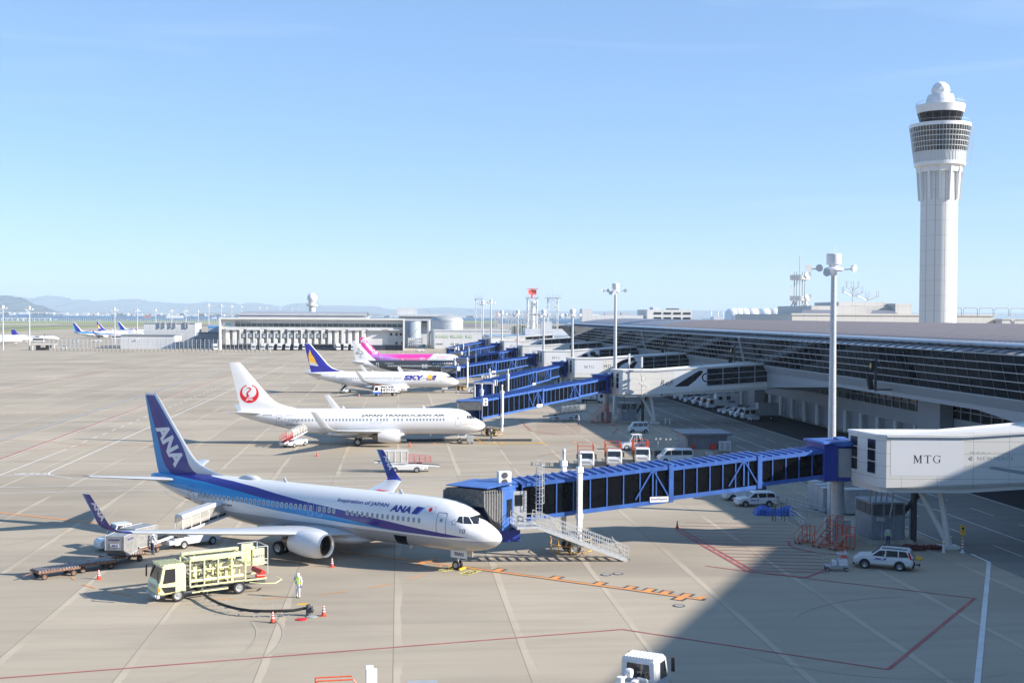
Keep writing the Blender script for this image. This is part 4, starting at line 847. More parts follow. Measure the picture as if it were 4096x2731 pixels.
# ---------------------------------------------------------------- gate boxes (fixed links)
M['gwin'] = mat('gate_window_glass', (.012,.014,.020), .12, var=.15, scale=.3, spec=.5)
def art(mb, kind, X, Yf, Z):
    """dark product picture printed on the wall"""
    y = Yf-.012
    def P(pts): mb.add([(X+a, y, Z+b) for a, b in pts], [tuple(range(len(pts)))])
    if kind == 'arc':
        n = 14
        for k in range(n):
            a0, a1 = R(180-80*k/n), R(180-80*(k+1)/n); P([(6+6*math.cos(a0),3.3*math.sin(a0)),(6+6*math.cos(a1),3.3*math.sin(a1)),(6.4+5.2*math.cos(a1),-.1+2.7*math.sin(a1)),(6.4+5.2*math.cos(a0),-.1+2.7*math.sin(a0))])
        P([(2.6,0),(5.2,2.4),(6.0,2.3),(4.6,0)])
    if kind == 'handle':
        P([(0,0),(1.6,1.1),(4.2,2.7),(5.2,3.0),(5.4,2.7),(4.0,1.2),(2.6,.1)])
        for cx, cz in ((6.0,1.7),(4.7,2.5)):
            r = .85 if cx > 5 else .45
            for k in range(20):
                a0, a1 = 2*PI*k/20, 2*PI*(k+1)/20; P([(cx+r*math.cos(a0),cz+r*math.sin(a0)),(cx+r*math.cos(a1),cz+r*math.sin(a1)),(cx+r*.72*math.cos(a1),cz+r*.72*math.sin(a1)),(cx+r*.72*math.cos(a0),cz+r*.72*math.sin(a0))])
    if kind == 'hex':
        for cx, cz in ((1.1,.7),(2.7,.5),(2.1,1.6),(3.9,.8),(4.3,2.2),(5.4,1.4)): P([(cx+.95*math.cos(R(60*k)), cz+.72*math.sin(R(60*k))) for k in range(6)])
    if kind == 'loops':
        for cx, cz in ((1.2,.9),(3.9,1.6)):
            for k in range(18):
                a0, a1 = 2*PI*k/18, 2*PI*(k+1)/18
                def E(a, s): u, v = 1.25*s*math.cos(a), .62*s*math.sin(a); return (cx+u*.85-v*.4, cz+u*.5+v*.85)
                P([E(a0,1),E(a1,1),E(a1,.55),E(a0,.55)])
def gate(Y0, label, sign=True, brand=None, pic=None, plain=False, num=None, near=False, Xe=69.0, sx=0):
    T = thing('gate_link_building', label, 'gate building', (0,0,0), 0, 'white gate buildings between the pier and the jet bridges')
    x0, x1, D = 40.75, 47.3, 5.2
    z0a, z1a, z0b, z1b = 5.55, 9.85, 7.0, 11.35
    sl = -.094 if near else 0.0
    def yf(x): return Y0+(x-x0)*sl
    front = [(x0,yf(x0)),(x1,yf(x1)),(Xe,yf(Xe) if not near else yf(Xe))]
    mb = MB()
    def zb(x): return z0a if x <= x1 else z0a+(z0b-z0a)*(x-x1)/(69-x1)
    def zt(x): return z1a if x <= x1 else z1a+(z1b-z1a)*(x-x1)/(69-x1)
    outl = [(x0-.55,yf(x0)+.7),(x0,yf(x0)),(x1,yf(x1)),(Xe,yf(Xe)),(Xe,yf(Xe)+D+3),(x1,yf(x1)+D),(x0-1.3,yf(x0)+D)]
    mb.ring([[(x,y,zb(x)) for x, y in outl],[(x,y,zt(x)) for x, y in outl]]); mb.build('box_body', M['cladx'], T)
    mb = MB(); inn = [(x+(.25 if i in (0,1,6) else 0), y+(.3 if i in (1,2,3) else -.3 if i in (4,5,6) else 0)) for i, (x, y) in enumerate(outl)]
    mb.ring([[(x,y,zb(x)-.45) for x, y in inn],[(x,y,zb(x)) for x, y in inn]], cap=True); mb.build('edge_beam', M['panel'], T)
    mb = MB(); 
    for i in range(3):
        (xa,ya),(xb,yb) = [(x0-.6,yf(x0)+.7),(x0,yf(x0)-.06),(x1,yf(x1)-.06),(Xe,yf(Xe)-.06)][i:i+2]
        mb.bar((xa,ya,zt(xa)+.05),(xb,yb,zt(xb)+.05),.16,.2)
    mb.bar((Xe,yf(Xe)+D+3,zt(Xe)+.05),(x1,yf(x1)+D,zt(x1)+.05),.2,.2); mb.bar((x1,yf(x1)+D,zt(x1)+.05),(x0-1.3,yf(x0)+D,zt(x0)+.05),.2,.2); mb.bar((x0-1.3,yf(x0)+D,zt(x0)+.05),(x0-.6,yf(x0)+.7,zt(x0)+.05),.2,.2)
    mb.build('roof_edge', M['white'], T)
    # windows on the end wall facing the rotunda
    ew = MB(); A_ = Vector((x0-.6,yf(x0)+.75,0)); B_ = Vector((x0-1.3,yf(x0)+D,0)); dd = (B_-A_).normalized(); off = Vector((-.03,-.004,0))
    for u0, u1 in ((.15,1.3),(3.0,4.1)):
        for z0, z1 in ((6.65,7.6),(7.7,8.6),(8.7,9.5)): a = A_+dd*u0+off; b = A_+dd*u1+off; ew.quad((a.x,a.y,z0),(b.x,b.y,z0),(b.x,b.y,z1),(a.x,a.y,z1))
    ew.build('end_window', M['gwin'], T, fix=False)
    def board(xa, xb, za, zbb, m, nm, t=.008):
        b_ = MB(); b_.add([(xa,yf(xa)-t,zb(xa)+za),(xb,yf(xb)-t,zb(xb)+za),(xb,yf(xb)-t,zb(xb)+zbb),(xa,yf(xa)-t,zb(xa)+zbb)],[(0,1,2,3)]); return b_.build(nm, m, T, fix=False)
    if sign:
        sb = board(41.1+sx,47.2,1.02,4.05,M['sign'],'sign_panel')
        mb = MB(); hh = .66; cx = (41.1+sx+47.2)/2-1.15
        serif(mb, 'MTG', lambda u, v: (cx+u, yf(cx+u)-.012, 5.55+2.1+v), hh, .24); mb.build('lettering', M['ink'], sb, fix=False)
    if brand:
        mb = MB(); put_text(mb, brand[0], lambda u, v: (brand[1]+u, yf(brand[1]+u)-.004, brand[2]+v), brand[3], brand[4], spacing=1.2, shear=brand[5] if len(brand) > 5 else 0); mb.build('lettering', M['seam'] if len(brand) < 7 else M['ink'], T, fix=False)
    if near:
        mb = MB(); put_text(mb, '世界初「動きで眠る」AIモーションマットレス', lambda u, v: (47.7+u, yf(47.7+u)-.004, 8.45+v), 3.1, .16); mb.build('lettering', M['seam'], T, fix=False)
        mb = MB(); mb.add([(47.65+a*.42,yf(47.9)-.004,7.85+b*.44) for a, b in ((0,.5),(.5,0),(1,.5),(.5,1))],[(0,1,2,3)]); mb.build('emblem', M['seam'], T, fix=False)
        bed = MB(); bed.add([(49.3,yf(49.3)-.004,7.2),(49.5,yf(49.5)-.004,7.4),(53.0,yf(53)-.004,6.9),(57,yf(57)-.004,6.6),(57,yf(57)-.004,6.1),(52,yf(52)-.004,6.75)],[(0,1,2,3,4,5)]); bed.build('picture', M['seam'], T, fix=False)
    if pic:
        wb = board(50.2,56.3,.95,4.1,M['sign'],'picture_panel',.006); mb = MB(); art(mb, pic, 50.3 if pic != 'arc' else 49.6, yf(50)-.0, zb(53)+1.0)
        mb.build('picture', M['gwin'], wb, fix=False)
    if not near:
        gw = board(56.4,68.4,.98,4.1,M['gwin'],'window_band'); mb = MB()
        for k in range(5): x = 56.4+3*k; mb.box(x-.06,x+.06,yf(x)-.09,yf(x)-.03,zb(x)+.98,zb(x)+4.1)
        for z in (.98,2.0,3.05,4.1): mb.bar((56.4,yf(56.4)-.07,zb(56.4)+z),(68.4,yf(68.4)-.07,zb(68.4)+z),.07,.08)
        mb.build('window_frame', M['galv'], gw)
    # clearance sign
    if near or num:
        X = 54.0 if near else 48.7; mb = MB(); put_text(mb, '3.8m', lambda u, v: (X+u, yf(X)+.27, zb(X)-.38+v), 1.1, .28); mb.m = 1; mb.add([(X-.9,yf(X)+.27,zb(X)-.1),(X-.35,yf(X)+.27,zb(X)-.1),(X-.62,yf(X)+.27,zb(X)-.4)],[(0,1,2)]); mb.build('clearance_mark', [M['ink'], M['anablue']], T, fix=False)
    if num: mb = MB(); mb.box(52.5,53.3,Y0-.05,Y0-.03,zb(53)+.3,zb(53)+.85); mb.m = 1; put_text(mb, num, lambda u, v: (52.8+u, Y0-.06, zb(53)+.4+v), None, .34); mb.build('gate_number', [M['sign'], M['ink']], T)
    # legs
    mb = MB(); mb.lathe([(.42,0),(.42,5.4)], (47.35,Y0+3.1,0), 14) if False else None
    fx, fy = (47.2,Y0+2.0)
    mb.tube((fx,fy,.2),(44.6,fy+.4,5.3),.24); mb.tube((fx,fy,.2),(46.4,fy,5.3),.26,.3)
    mb.box(fx-.8,fx+.8,fy-.6,fy+.6,0,.25); mb.build('raking_leg', M['panel'], T)
    mb = MB(); mb.tube((44.0,fy+6,.2),(46.6,fy+2.6,5.3),.24); mb.tube((45.6,fy+3.4,0),(45.6,fy+3.4,5.3),.28); mb.build('raking_leg', M['dgrey'], T)
    # plant room on a plinth with slatted louvres
    P = MB(); P.bb(41.3,44.3,Y0+4.4,Y0+8.2,.35,3.6,.03); P = P.build('plant_room', M['acbox'], T)
    mb = MB(); mb.box(40.9,44.9,Y0+3.9,Y0+8.6,0,.34); mb.build('plinth', M['conc'], T)
    mb = MB()
    for a, b in ((41.45,42.3),(42.5,43.2),(43.45,44.15)): mb.box(a,b,Y0+4.36,Y0+4.39,2.5,3.45)
    for k in range(3): mb.box(41.26,41.29,Y0+4.5+k*1.2,Y0+5.5+k*1.2,2.5,3.45)
    mb.build('louvre', M['dgrey'], P)
    mb = MB(); mb.box(42.2,42.3,Y0+4.36,Y0+4.39,.5,2.3); mb.box(43.3,43.34,Y0+4.36,Y0+4.39,.5,2.3); mb.bb(41.7,42.4,Y0+4.0,Y0+4.38,2.0,2.4,.02); mb.build('access_door', M['grey'], P)
    mb = MB()
    for k in range(4): mb.tube((41.6+.5*k,Y0+5.5,3.6),(41.6+.5*k,Y0+5.2,5.2),.07)
    mb.path([(42.9,Y0+4.3,2.2),(43.1,Y0+4.2,3.6),(43.2,Y0+4.4,4.6),(43.2,Y0+4.6,5.2)],.08); mb.build('duct_pipe', M['grey'], T)
    mb = MB()
    for dx in (0,.9):
        for dy in (0,.9): mb.bar((45+dx,Y0+6+dy,0),(45+dx,Y0+6+dy,3.2),.08)
    for z in (1,2,3.2): mb.bar((45,Y0+6,z),(45.9,Y0+6,z),.06); mb.bar((45,Y0+6,z),(45,Y0+6.9,z),.06)
    mb.build('cable_frame', M['grey'], T)
    return T
M['acbox'] = mat('plant_room_grey', (.24,.27,.31), .5, metal=.2, var=.1, scale=1.5)
gate(97, 'nearest white gate building with a large white sign panel, right edge of the picture', near=True, brand=('NEWPEACE', 48.35, 7.92, 3.0, .3), Xe=63)
g7 = gate(216, 'white gate building with antenna mast and round black product picture, second nearest', sign=False, brand=('ReFa', 47.7, 7.2, 3.0, .95, .3, 1), pic='handle', num='7')
gate(276, 'white gate building printed with a curved black picture, third nearest', brand=('MD', 47.6, 7.7, 1.7, .75, 0, 1), pic='arc')
gate(335, 'white gate building printed with black hexagon shapes, fourth nearest', brand=('XPAD', 47.6, 7.1, 2.5, .45), pic='hex')
gate(394, 'white gate building with a door beside its narrower sign, fifth nearest', sx=1.9)
gate(464, 'white gate building printed with two black loops, sixth nearest', brand=('PAO', 47.7, 7.3, 2.4, .6), pic='loops')
g9 = gate(531, 'farthest white gate building beyond the end of the pier', sx=0)
mb = MB(); mb.box(51.5,53.6,530.9,530.95,8.1,9.1,tx=.2); mb.build('picture', M['lred'], g9)
# antenna mast on the gate 7 box and its electronics
am = thing('antenna_mast', 'slim mast with panel antennas fixed to the second gate building', 'antenna', (44.1,215.2,0))
mb = MB(); mb.tube((0,0,5.4),(0,0,11.5),.07); mb.tube((-1.9,2.2,9.9),(-1.9,2.2,11.2),.07); mb.tube((.4,-.5,5.0),(0,0,5.6),.1); mb.build('pole', M['grey'], am)
for x, y, z, h in ((0,0,10.5,1.9),(-1.9,2.2,11.0,1.9)): mb = MB(); mb.bb(x-.17,x+.17,y-.12,y+.12,z,z+h,.04); mb.build('panel_antenna', M['white'], am)
mb = MB()
for x, z, s in ((-.1,9.2,.5),(.35,9.3,.4),(.1,8.4,.35),(-.25,7.6,.4),(.6,7.3,.55),(1.0,7.2,.4),(.0,6.6,.4),(.9,5.6,.5)): mb.bb(x-s/2,x+s/2,-.35,-.05,z-s/2,z+s/2,.03)
mb.build('radio_unit', M['panel'], am)
for k, y in enumerate((158,227,287,346,405)):   # guidance displays on the pier edge
    t = thing('docking_guide_sign', ['black docking guidance display on a post, nearest on the pier edge','black docking guidance display standing above the second gate building','black docking guidance display above the third gate building','black docking guidance display above the fourth gate building','farthest black docking guidance display on the pier edge'][k], 'display', (64.5,y,0), 0, 'docking guidance displays')
    mb = MB(); mb.bar((2.6,0,10.0),(.2,0,10.0),.2); mb.bar((.2,0,9.8),(.2,0,14.3),.28); mb.build('post', M['dgrey'], t)
    mb = MB(); mb.bb(-.55,-.05,-.25,.25,12.6,14.0,.04); mb.prism([(-1.1,12.0),(-.4,12.0),(-.1,10.0),(-.7,10.0)], -.3,.3); mb.m = 1; mb.box(-.56,-.5,-.26,.2,13.0,13.6); mb.build('display_screen', [M['black'], M['yellow']], t)
# ---------------------------------------------------------------- jet bridges
def bridge(label, Rc, E, zf=3.0, face=None, secs=(.42,.70), cols=.15, mouth=False, stairs=False, aclen=True, dockto=None, near=False):
    Rc = Vector((*Rc,0)); E = Vector((*E,0)); d = (Rc-E); Ln = d.length; d.normalize(); ang = math.atan2(d.y, d.x)
    T = thing('jet_bridge', label, 'jet bridge', (E.x,E.y,0), ang, 'blue passenger boarding bridges')
    zr = 5.55
    def zf_(x): return zf+(zr-zf)*min(1, max(0, x/(Ln-1.5)))
    # rotunda
    mb = MB(); mb.lathe([(.55,0),(.55,5.2),(.9,5.3),(.9,5.5)], (Ln,0,0), 20); mb.box(Ln-.9,Ln+.9,-.75,-.45,0,1.9,tx=.0); mb.box(Ln-.9,Ln+.9,.45,.75,0,1.9); mb.build('support_column', M['grey'], T)
    mb = MB(); mb.lathe([(1.5,5.45),(1.62,5.5),(1.62,8.55),(1.5,8.6)], (Ln,0,0), 28); mb.bb(Ln-2.3,Ln-.9,-1.6,1.6,5.5,8.75,.05); mb.bb(Ln+.9,Ln+2.3,-1.6,1.6,5.5,8.55,.05); rot = mb.build('rotunda', M['navyb'], T)
    mb = MB(); mb.lathe([(2.0,8.6),(2.0,8.85),(1.4,9.0)], (Ln,0,0), 24); mb.bb(Ln-2.5,Ln+.5,-1.8,1.8,8.76,8.98,.03); mb.box(Ln-.3,Ln+.6,-.3,.3,9.0,9.2); mb.build('roof', M['blue'], rot)
    mb = MB()
    for k in range(17):
        a = -ang-PI/2-.75+k*.095; x, y = Ln+1.66*math.cos(a), 1.66*math.sin(a); mb.tube((x,y,5.85),(x,y,8.35),.075,n=6)
    mb.build('slatted_curtain', M['grey'], rot)
    # tunnel sections
    a0 = 1.4; cuts = [a0, Ln*secs[0], Ln*secs[1], Ln-2.0]; W = (1.72,1.55,1.38); Hh = (3.05,2.75,2.45); dz = (0,.14,.28)
    for i in range(3):
        x0, x1 = cuts[i], cuts[i+1]+(.0 if i < 2 else 0)
        if i: x0 -= .2
        w, h = W[i], Hh[i]; L_ = x1-x0; nb = max(2, round(L_/(1.42 if i == 0 else 1.25)))
        def Z(x, u): return zf_(x)+dz[i]+u
        F_ = MB()
        for s in (-1, 1):
            F_.bar((x0,s*w,Z(x0,.16)),(x1,s*w,Z(x1,.16)),.14,.34); F_.bar((x0,s*w,Z(x0,h-.14)),(x1,s*w,Z(x1,h-.14)),.14,.28)
            for k in range(nb+1): x = x0+.06+(L_-.12)*k/nb; F_.bar((x,s*w,Z(x,.2)),(x,s*w,Z(x,h-.2)),.09,.10)
            if i < 2:
                F_.bar((x1-.2,s*(w+.03),Z(x1,0)),(x1-.2,s*(w+.03),Z(x1,h+.05)),.40,.22)
                xs = x1-.3; b2 = 2*L_/nb*(1.05 if i == 0 else 1.15); F_.bar((xs-b2,s*(w+.05),Z(x1,.3)),(xs-b2/2,s*(w+.05),Z(x1,h-.25)),.12,.1); F_.bar((xs-b2/2,s*(w+.05),Z(x1,h-.25)),(xs,s*(w+.05),Z(x1,.3)),.12,.1); F_.bar((xs-b2/2,s*(w+.05),Z(x1,.3)),(xs-b2/2,s*(w+.05),Z(x1,h-.25)),.11,.1)
                if not near and i == 0: F_.bar((xs-b2*1.5,s*(w+.05),Z(x1,h-.25)),(xs-b2,s*(w+.05),Z(x1,.3)),.12,.1)
        nr = max(3, round(L_/.72))
        for k in range(nr+1): x = x0+L_*k/nr; F_.bar((x,-w,Z(x,h+.06)),(x,w,Z(x,h+.06)),.24,.13)
        fr = F_.build('tunnel_frame', M['blue'], T)
        G_ = MB()
        for s in (-1, 1): G_.quad((x0,s*(w-.03),Z(x0,.2)),(x1,s*(w-.03),Z(x1,.2)),(x1,s*(w-.03),Z(x1,h-.2)),(x0,s*(w-.03),Z(x0,h-.2)))
        G_.build('tunnel_glazing', M['bglass'], T, fix=False)
        Rf = MB(); Rf.ring([[(x0,-w,Z(x0,h-.02)),(x0,w,Z(x0,h-.02)),(x0,w,Z(x0,h+.02)),(x0,-w,Z(x0,h+.02))],[(x1,-w,Z(x1,h-.02)),(x1,w,Z(x1,h-.02)),(x1,w,Z(x1,h+.02)),(x1,-w,Z(x1,h+.02))]]); Rf.ring([[(x0,-w,Z(x0,.0)),(x0,w,Z(x0,.0)),(x0,w,Z(x0,.08)),(x0,-w,Z(x0,.08))],[(x1,-w,Z(x1,.0)),(x1,w,Z(x1,.0)),(x1,w,Z(x1,.08)),(x1,-w,Z(x1,.08))]]); Rf.build('tunnel_shell', M['blueroof'], T)
        if i == 0:
            sd = -1 if math.cos(ang) > 0 else 1
            P_ = MB(); P_.box(x1-2.1,x1-.45,-w-.13,-w-.09,Z(x1,.04),Z(x1,.5)); pl = P_.build('maker_plate', M['sign'], fr); 
            if near: t = MB(); put_text(t, 'ShinMaywa', lambda u, v: (x1-2.0+u, -w-.14, Z(x1,.16)+v), 1.45, .24); t.build('lettering', M['anablue'], fr, fix=False)
    # lift columns with wheels and ring guard
    cx = Ln*cols
    for s in (-1, 1):
        mb = MB(); mb.bb(cx-.2,cx+.2,s*2.15-.2,s*2.15+.2,2.0,7.2,.03); mb.bb(cx-.26,cx+.26,s*2.15-.26,s*2.15+.26,7.0,7.5,.03); mb.lathe([(.13,7.5),(.13,8.2),(.17,8.25),(.15,8.5)],(cx,s*2.15,0),10); mb.bb(cx-.15,cx+.15,s*2.15-.15,s*2.15+.15,.9,2.2,.02); mb.bb(cx-.3,cx+.3,s*1.95-.3*(s<0),s*1.95+.3*(s>0),3.2,3.7,.03)
        mb.build('lift_column', M['sign'], T)
    mb = MB(); mb.bb(cx-.35,cx+.35,-2.2,2.2,.95,1.4,.05); mb.tube((cx,-.9,.6),(cx,.9,.6),.12); mb.bb(cx-.3,cx+.3,-.5,.5,.55,1.0,.05); bg_ = mb.build('bogie', M['grey'], T)
    for s in (-.75,.75): wheel('wheel', (cx,s,.6), .6, .45, bg_)
    mb = MB()
    for z in (.35,.85,1.35):
        mb.path([(cx+1.75*math.cos(2*PI*k/20),1.75*math.sin(2*PI*k/20),z) for k in range(21)],.03,n=4)
    for k in range(10): a = 2*PI*k/10; mb.tube((cx+1.75*math.cos(a),1.75*math.sin(a),.1),(cx+1.75*math.cos(a),1.75*math.sin(a),1.35),.03,n=4)
    mb.build('guard_ring', M['yellow'], T)
    # cab
    fa = face-ang; cT = TR(0,0,0,fa)     # cab faces local +x after rotation by fa
    zt = zf+3.0
    mb = MB(); mb.lathe([(1.75,zf-.3),(1.85,zf-.2),(1.85,zt+.15),(1.7,zt+.25)],(0,0,0),24); cab = mb.build('cab', M['blue'], T)
    mb = MB(); mb.add([(0,-1.9,zf-.35),(2.7,-1.9,zf-.35),(2.7,1.9,zf-.35),(0,1.9,zf-.35),(0,-1.9,zf-.1),(2.7,-1.9,zf-.1),(2.7,1.9,zf-.1),(0,1.9,zf-.1)],[(3,2,1,0),(4,5,6,7),(0,1,5,4),(1,2,6,5),(2,3,7,6),(3,0,4,7)],cT)
    for s in (-1, 1): mb.bb(.6,2.7,s*1.85-.06,s*1.85+.06,zf-.1,zt-.1,.02,cT)
    mb.bb(0,2.8,-1.95,1.95,zt-.1,zt+.12,.04,cT); mb.bb(.2,2.2,-.3,.1,zt+.1,zt+.35,.03,cT); mb.build('cab_housing', M['blue'], cab)
    mb = MB(); mb.box(1.2,2.0,-1.95,-1.92,zf+.7,zf+2.1,cT); mb.box(1.2,2.0,1.92,1.95,zf+.7,zf+2.1,cT); mb.build('cab_window', M['glass'], cab)
    if mouth:
        mb = MB(); mb.box(.3,.5,-1.8,1.8,zf-.1,zt-.1,cT); mb.build('inner_wall', M['navyb'], cab); mb = MB(); mb.box(.52,.56,-.5,.9,zf,zf+2.3,cT); mb.build('inner_door', M['grey'], cab)
        mb = MB()
        for a, b in (((-1.9,zf-.35),(-1.9,zt)),((-1.9,zt),(1.9,zt)),((1.9,zt),(1.9,zf-.35))): mb.bar(cT@Vector((2.9,a[0],a[1])),cT@Vector((2.9,b[0],b[1])),.45,.3)
        mb.build('canopy_seal', M['seam2'], cab)
    else:
        mb = MB(); n = 14; Lc = dockto or 2.4; rg = []
        for k in range(n+1):
            f = k/n; x = 2.7+Lc*f*.98; ww = 1.9-(.10 if k % 2 else 0)+.0*f; hh = zt-(.12 if k % 2 else 0)+.25*f; lo = zf+.1+1.55*f*f
            rg.append([cT@Vector(p) for p in ((x*.0+2.7+(x-2.7)*.35,-ww,zf-.1),(x,-ww,lo+.3),(x,-ww,hh-.25),(x,-ww*.8,hh),(x,ww*.8,hh),(x,ww,hh-.25),(x,ww,lo+.3),(2.7+(x-2.7)*.35,ww,zf-.1))])
        mb.ring(rg, cap=False, closed=False); e_ = rg[-1]; mb.add([e_[1],e_[2],e_[3],e_[4],e_[5],e_[6]],[(0,1,2,3,4,5)]); mb.build('accordion_canopy', M['canvas'], cab, fix=False)
        mb = MB(); 
        for k in range(0, n+1, 2):
            f = k/n; x = 2.7+Lc*f*.98
            for s in (-1, 1): mb.bar(cT@Vector((x,s*1.93,zf+.4+1.55*f*f)),cT@Vector((x,s*1.93,zt-.05+.25*f)),.05)
        mb.build('canopy_rib', M['seam2'], cab); mb = MB(); mb.bb(.8,2.7+Lc*.85,-1.95,1.95,zt+.30,zt+.38,.02,cT); mb.build('canopy_roof', M['blue'], cab)
    # air conditioner and roof ladder
    mb = MB(); ay, az = (-1.3, .75) if near else (-1.75, 0)
    mb.bb(1.0-near*1.6,2.1-near*1.6,ay-.6,ay,zt-.7+az,zt+.5+az,.05); ac = mb.build('air_conditioner', M['white'], T)
    mb = MB()
    for z in (zt-.35+az,zt+.2+az): mb.lathe([(.24,0),(.24,-.03)],(1.55-near*1.6,ay-.61,z),14,'y')
    mb.build('fan_grille', M['dgrey'], ac)
    if stairs:
        S_ = MB(); y0, y1, sx0 = -4.4, -2.6, .3; zl = zf+.15; sx = 2.1; ex = 9.7
        S_.bb(sx0,sx,y0,-1.75,zl-.2,zl,.02); 
        def rail(p, q, n, h=1.05):
            p = Vector(p); q = Vector(q)
            for zz in (.35,.7,h): S_.bar(p+Vector((0,0,zz)), q+Vector((0,0,zz)), .045)
            for k in range(n+1): c = p+(q-p)*k/n; S_.bar(c, c+Vector((0,0,h)), .045)
        rail((sx0,y0,zl),(sx,y0,zl),3); rail((sx0,y0,zl),(sx0,-1.8,zl),4); 
        b0, b1 = Vector((sx,y0+.1,zl)), Vector((ex,y0+.1,.12)); c0, c1 = Vector((sx,y1,zl)), Vector((ex,y1,.12))
        rail(b0, b1, 20); rail(c0, c1, 20)
        for a, b in ((b0,b1),(c0,c1)): S_.bar(a-Vector((0,0,.1)), b-Vector((0,0,.1)), .07, .28)
        for k in range(17): c = b0+(b1-b0)*(k+.5)/17; S_.box(c.x-.14,c.x+.14,y0+.1,y1,c.z-.03,c.z)
        S_.bar((ex-.3,y0,.5),(ex-1.5,y0,2.1),.05); S_.build('service_stairs', M['galv'], T)
        wh = wheel('wheel', (ex,y0+.1,.12), .12, .08, T); 
        mb = MB(); mb.box(.5,1.75,-2.02,-1.92,zl,zl+2.5); mb.m = 1; mb.box(.75,1.4,-2.04,-2.02,zl+1.3,zl+2.2); mb.build('service_door', [M['grey'], M['glass']], T)
        # caged ladder
        mb = MB(); lx = 2.75
        for s in (-.25,.25): mb.bar((lx+s,-2.2,zl),(lx+s,-2.2,zt+1.9),.05)
        for k in range(17): mb.bar((lx-.25,-2.2,zl+.2+k*.3),(lx+.25,-2.2,zl+.2+k*.3),.03)
        for k in range(6):
            z = zt-1.3+k*.62; pts = [(lx+.38*math.cos(R(a)),-2.2-.62*math.sin(R(a))**1,z) for a in range(0,181,30)]; mb.path(pts,.025,n=4)
        for a in (30,70,110,150): mb.bar((lx+.38*math.cos(R(a)),-2.2-.62*math.sin(R(a)),zt-1.3),(lx+.38*math.cos(R(a)),-2.2-.62*math.sin(R(a)),zt+1.8),.03)
        mb.build('caged_ladder', M['galv'], T)
        mb = MB(); mb.bb(-.6,1.1,-2.5,-.8,zf-1.35,zf-.35,.04); mb.build('hydraulic_box', M['navyb'], T)
    return T
M['navyb'] = mat('rotunda_blue', (.015,.04,.28), .4, var=.08); M['blueroof'] = mat('bridge_roof_blue', (.03,.09,.36), .5, var=.12, scale=1.5)
M['canvas'] = mat('canopy_canvas', (.10,.105,.11), .75, var=.25, scale=4, bump=.3); M['seam2'] = mat('canopy_grey', (.33,.33,.33), .6)
af = math.atan2(-.8033, -.5956)
bridge('nearest blue jet bridge with service stairs, reaching the airliner with blue bands', (38.9,103.2), (8.3,98.0), face=af, stairs=True, secs=(.47,.735), cols=.2, dockto=2.7, near=True)
bridge('blue jet bridge reaching the plain white airliner, second nearest', (38.7,222), (11.2,192.6), face=-PI/2, secs=(.45,.73), cols=.15, dockto=2.2)
bridge('blue jet bridge with an open empty cab mouth, third nearest', (38.6,282), (17.3,246.5), face=-PI/2, secs=(.55,.75), cols=.18, mouth=True)
bridge('blue jet bridge reaching the airliner with the yellow star tail', (38.5,341), (12.9,313.2), face=-PI/2, secs=(.48,.72), cols=.14, dockto=2.2)
bridge('blue jet bridge reaching the black airliner', (38.5,400), (na.x-3.6,379.4), face=-PI/2, secs=(.5,.72), cols=.2, dockto=2.2)
bridge('blue jet bridge reaching the magenta airliner', (38.3,470), (nb.x-3.0,440), face=-PI/2, secs=(.5,.72), cols=.2, dockto=2.2)
bridge('farthest blue jet bridge, short and empty', (38,538), (21.5,506), face=-PI/2, secs=(.5,.72), cols=.25, mouth=True)
# ---------------------------------------------------------------- flood light masts
def mast(label, x, y, h, seed, group, top=1.3, sc_=1.0):
    rnd = random.Random(seed); T = thing('floodlight_mast', label, 'light mast', (x,y,0), 0, group)
    r0 = .40*sc_; mb = MB(); mb.lathe([(r0*1.0,0),(r0*.98,h*.35),(r0*.78,h*.7),(r0*.62,h)],(0,0,0),18); mb.build('pole', M['galv'], T)
    mb = MB(); mb.lathe([(.85,h-.35),(.95,h-.3),(.95,h-.15),(.75,h)],(0,0,0),18); mb.lathe([(.70,h+.3),(.72,h+.36),(.72,h+1.32),(.68,h+1.36)],(0,0,0),24); mb.tube((0,0,h),(0,0,h+.3),.5); mb.tube((0,0,h+1.3),(0,0,h+2.2),.035); mb.build('winch_drum', M['sign'], T)
    arms = MB()
    for k, (a, rr) in enumerate(((180,2.7),(195,1.6),(230,1.9),(245,1.2),(-8,1.9))):
        a = R(a+rnd.uniform(-8,8)); p = (rr*math.cos(a), rr*math.sin(a), h-.15-(.5 if k in (2,3) else 0)); arms.bar((.6*math.cos(a),.6*math.sin(a),h-.22),p,.1)
        L_ = MB(); A_ = TR(p[0],p[1],p[2]+.1,-PI/2+rnd.uniform(-.7,.7)+(.5 if k == 4 else -.3),R(100)); L_.lathe([(.12,-.28),(.24,-.18),(.34,.12),(.37,.2)],(0,0,0),14,T=A_); L_.m = 1; L_.lathe([(.35,.18),(.01,.2)],(0,0,0),14,T=A_,cap=False); L_.build('floodlight', [M['white'], M['dgrey']], T)
    arms.build('lamp_arms', M['galv'], T)
    return T
GM = 'floodlight masts along the gate row'
for k, (x, y, h, lb) in enumerate(((43.0,115.8,24.75,'nearest and tallest grey floodlight mast beside the nearest gate building'),(43.4,238.5,25.0,'grey floodlight mast in front of the second gate building'),(43.5,299,20.1,'grey floodlight mast between the third and fourth gate building signs'),(43.5,359.5,20.2,'grey floodlight mast right of the red radar tower base'),
    (43.5,438.4,20.4,'grey floodlight mast just left of the red radar tower'),(43.5,506,20.5,'slim floodlight mast second left of the red radar tower'),(43.5,567.2,25.9,'taller far floodlight mast, right one of the tall close pair'),(43.5,622.4,25.9,'taller far floodlight mast, left one of the tall close pair'))):
    mast(lb, x, y, h, k, GM)
GF = 'far floodlight masts'
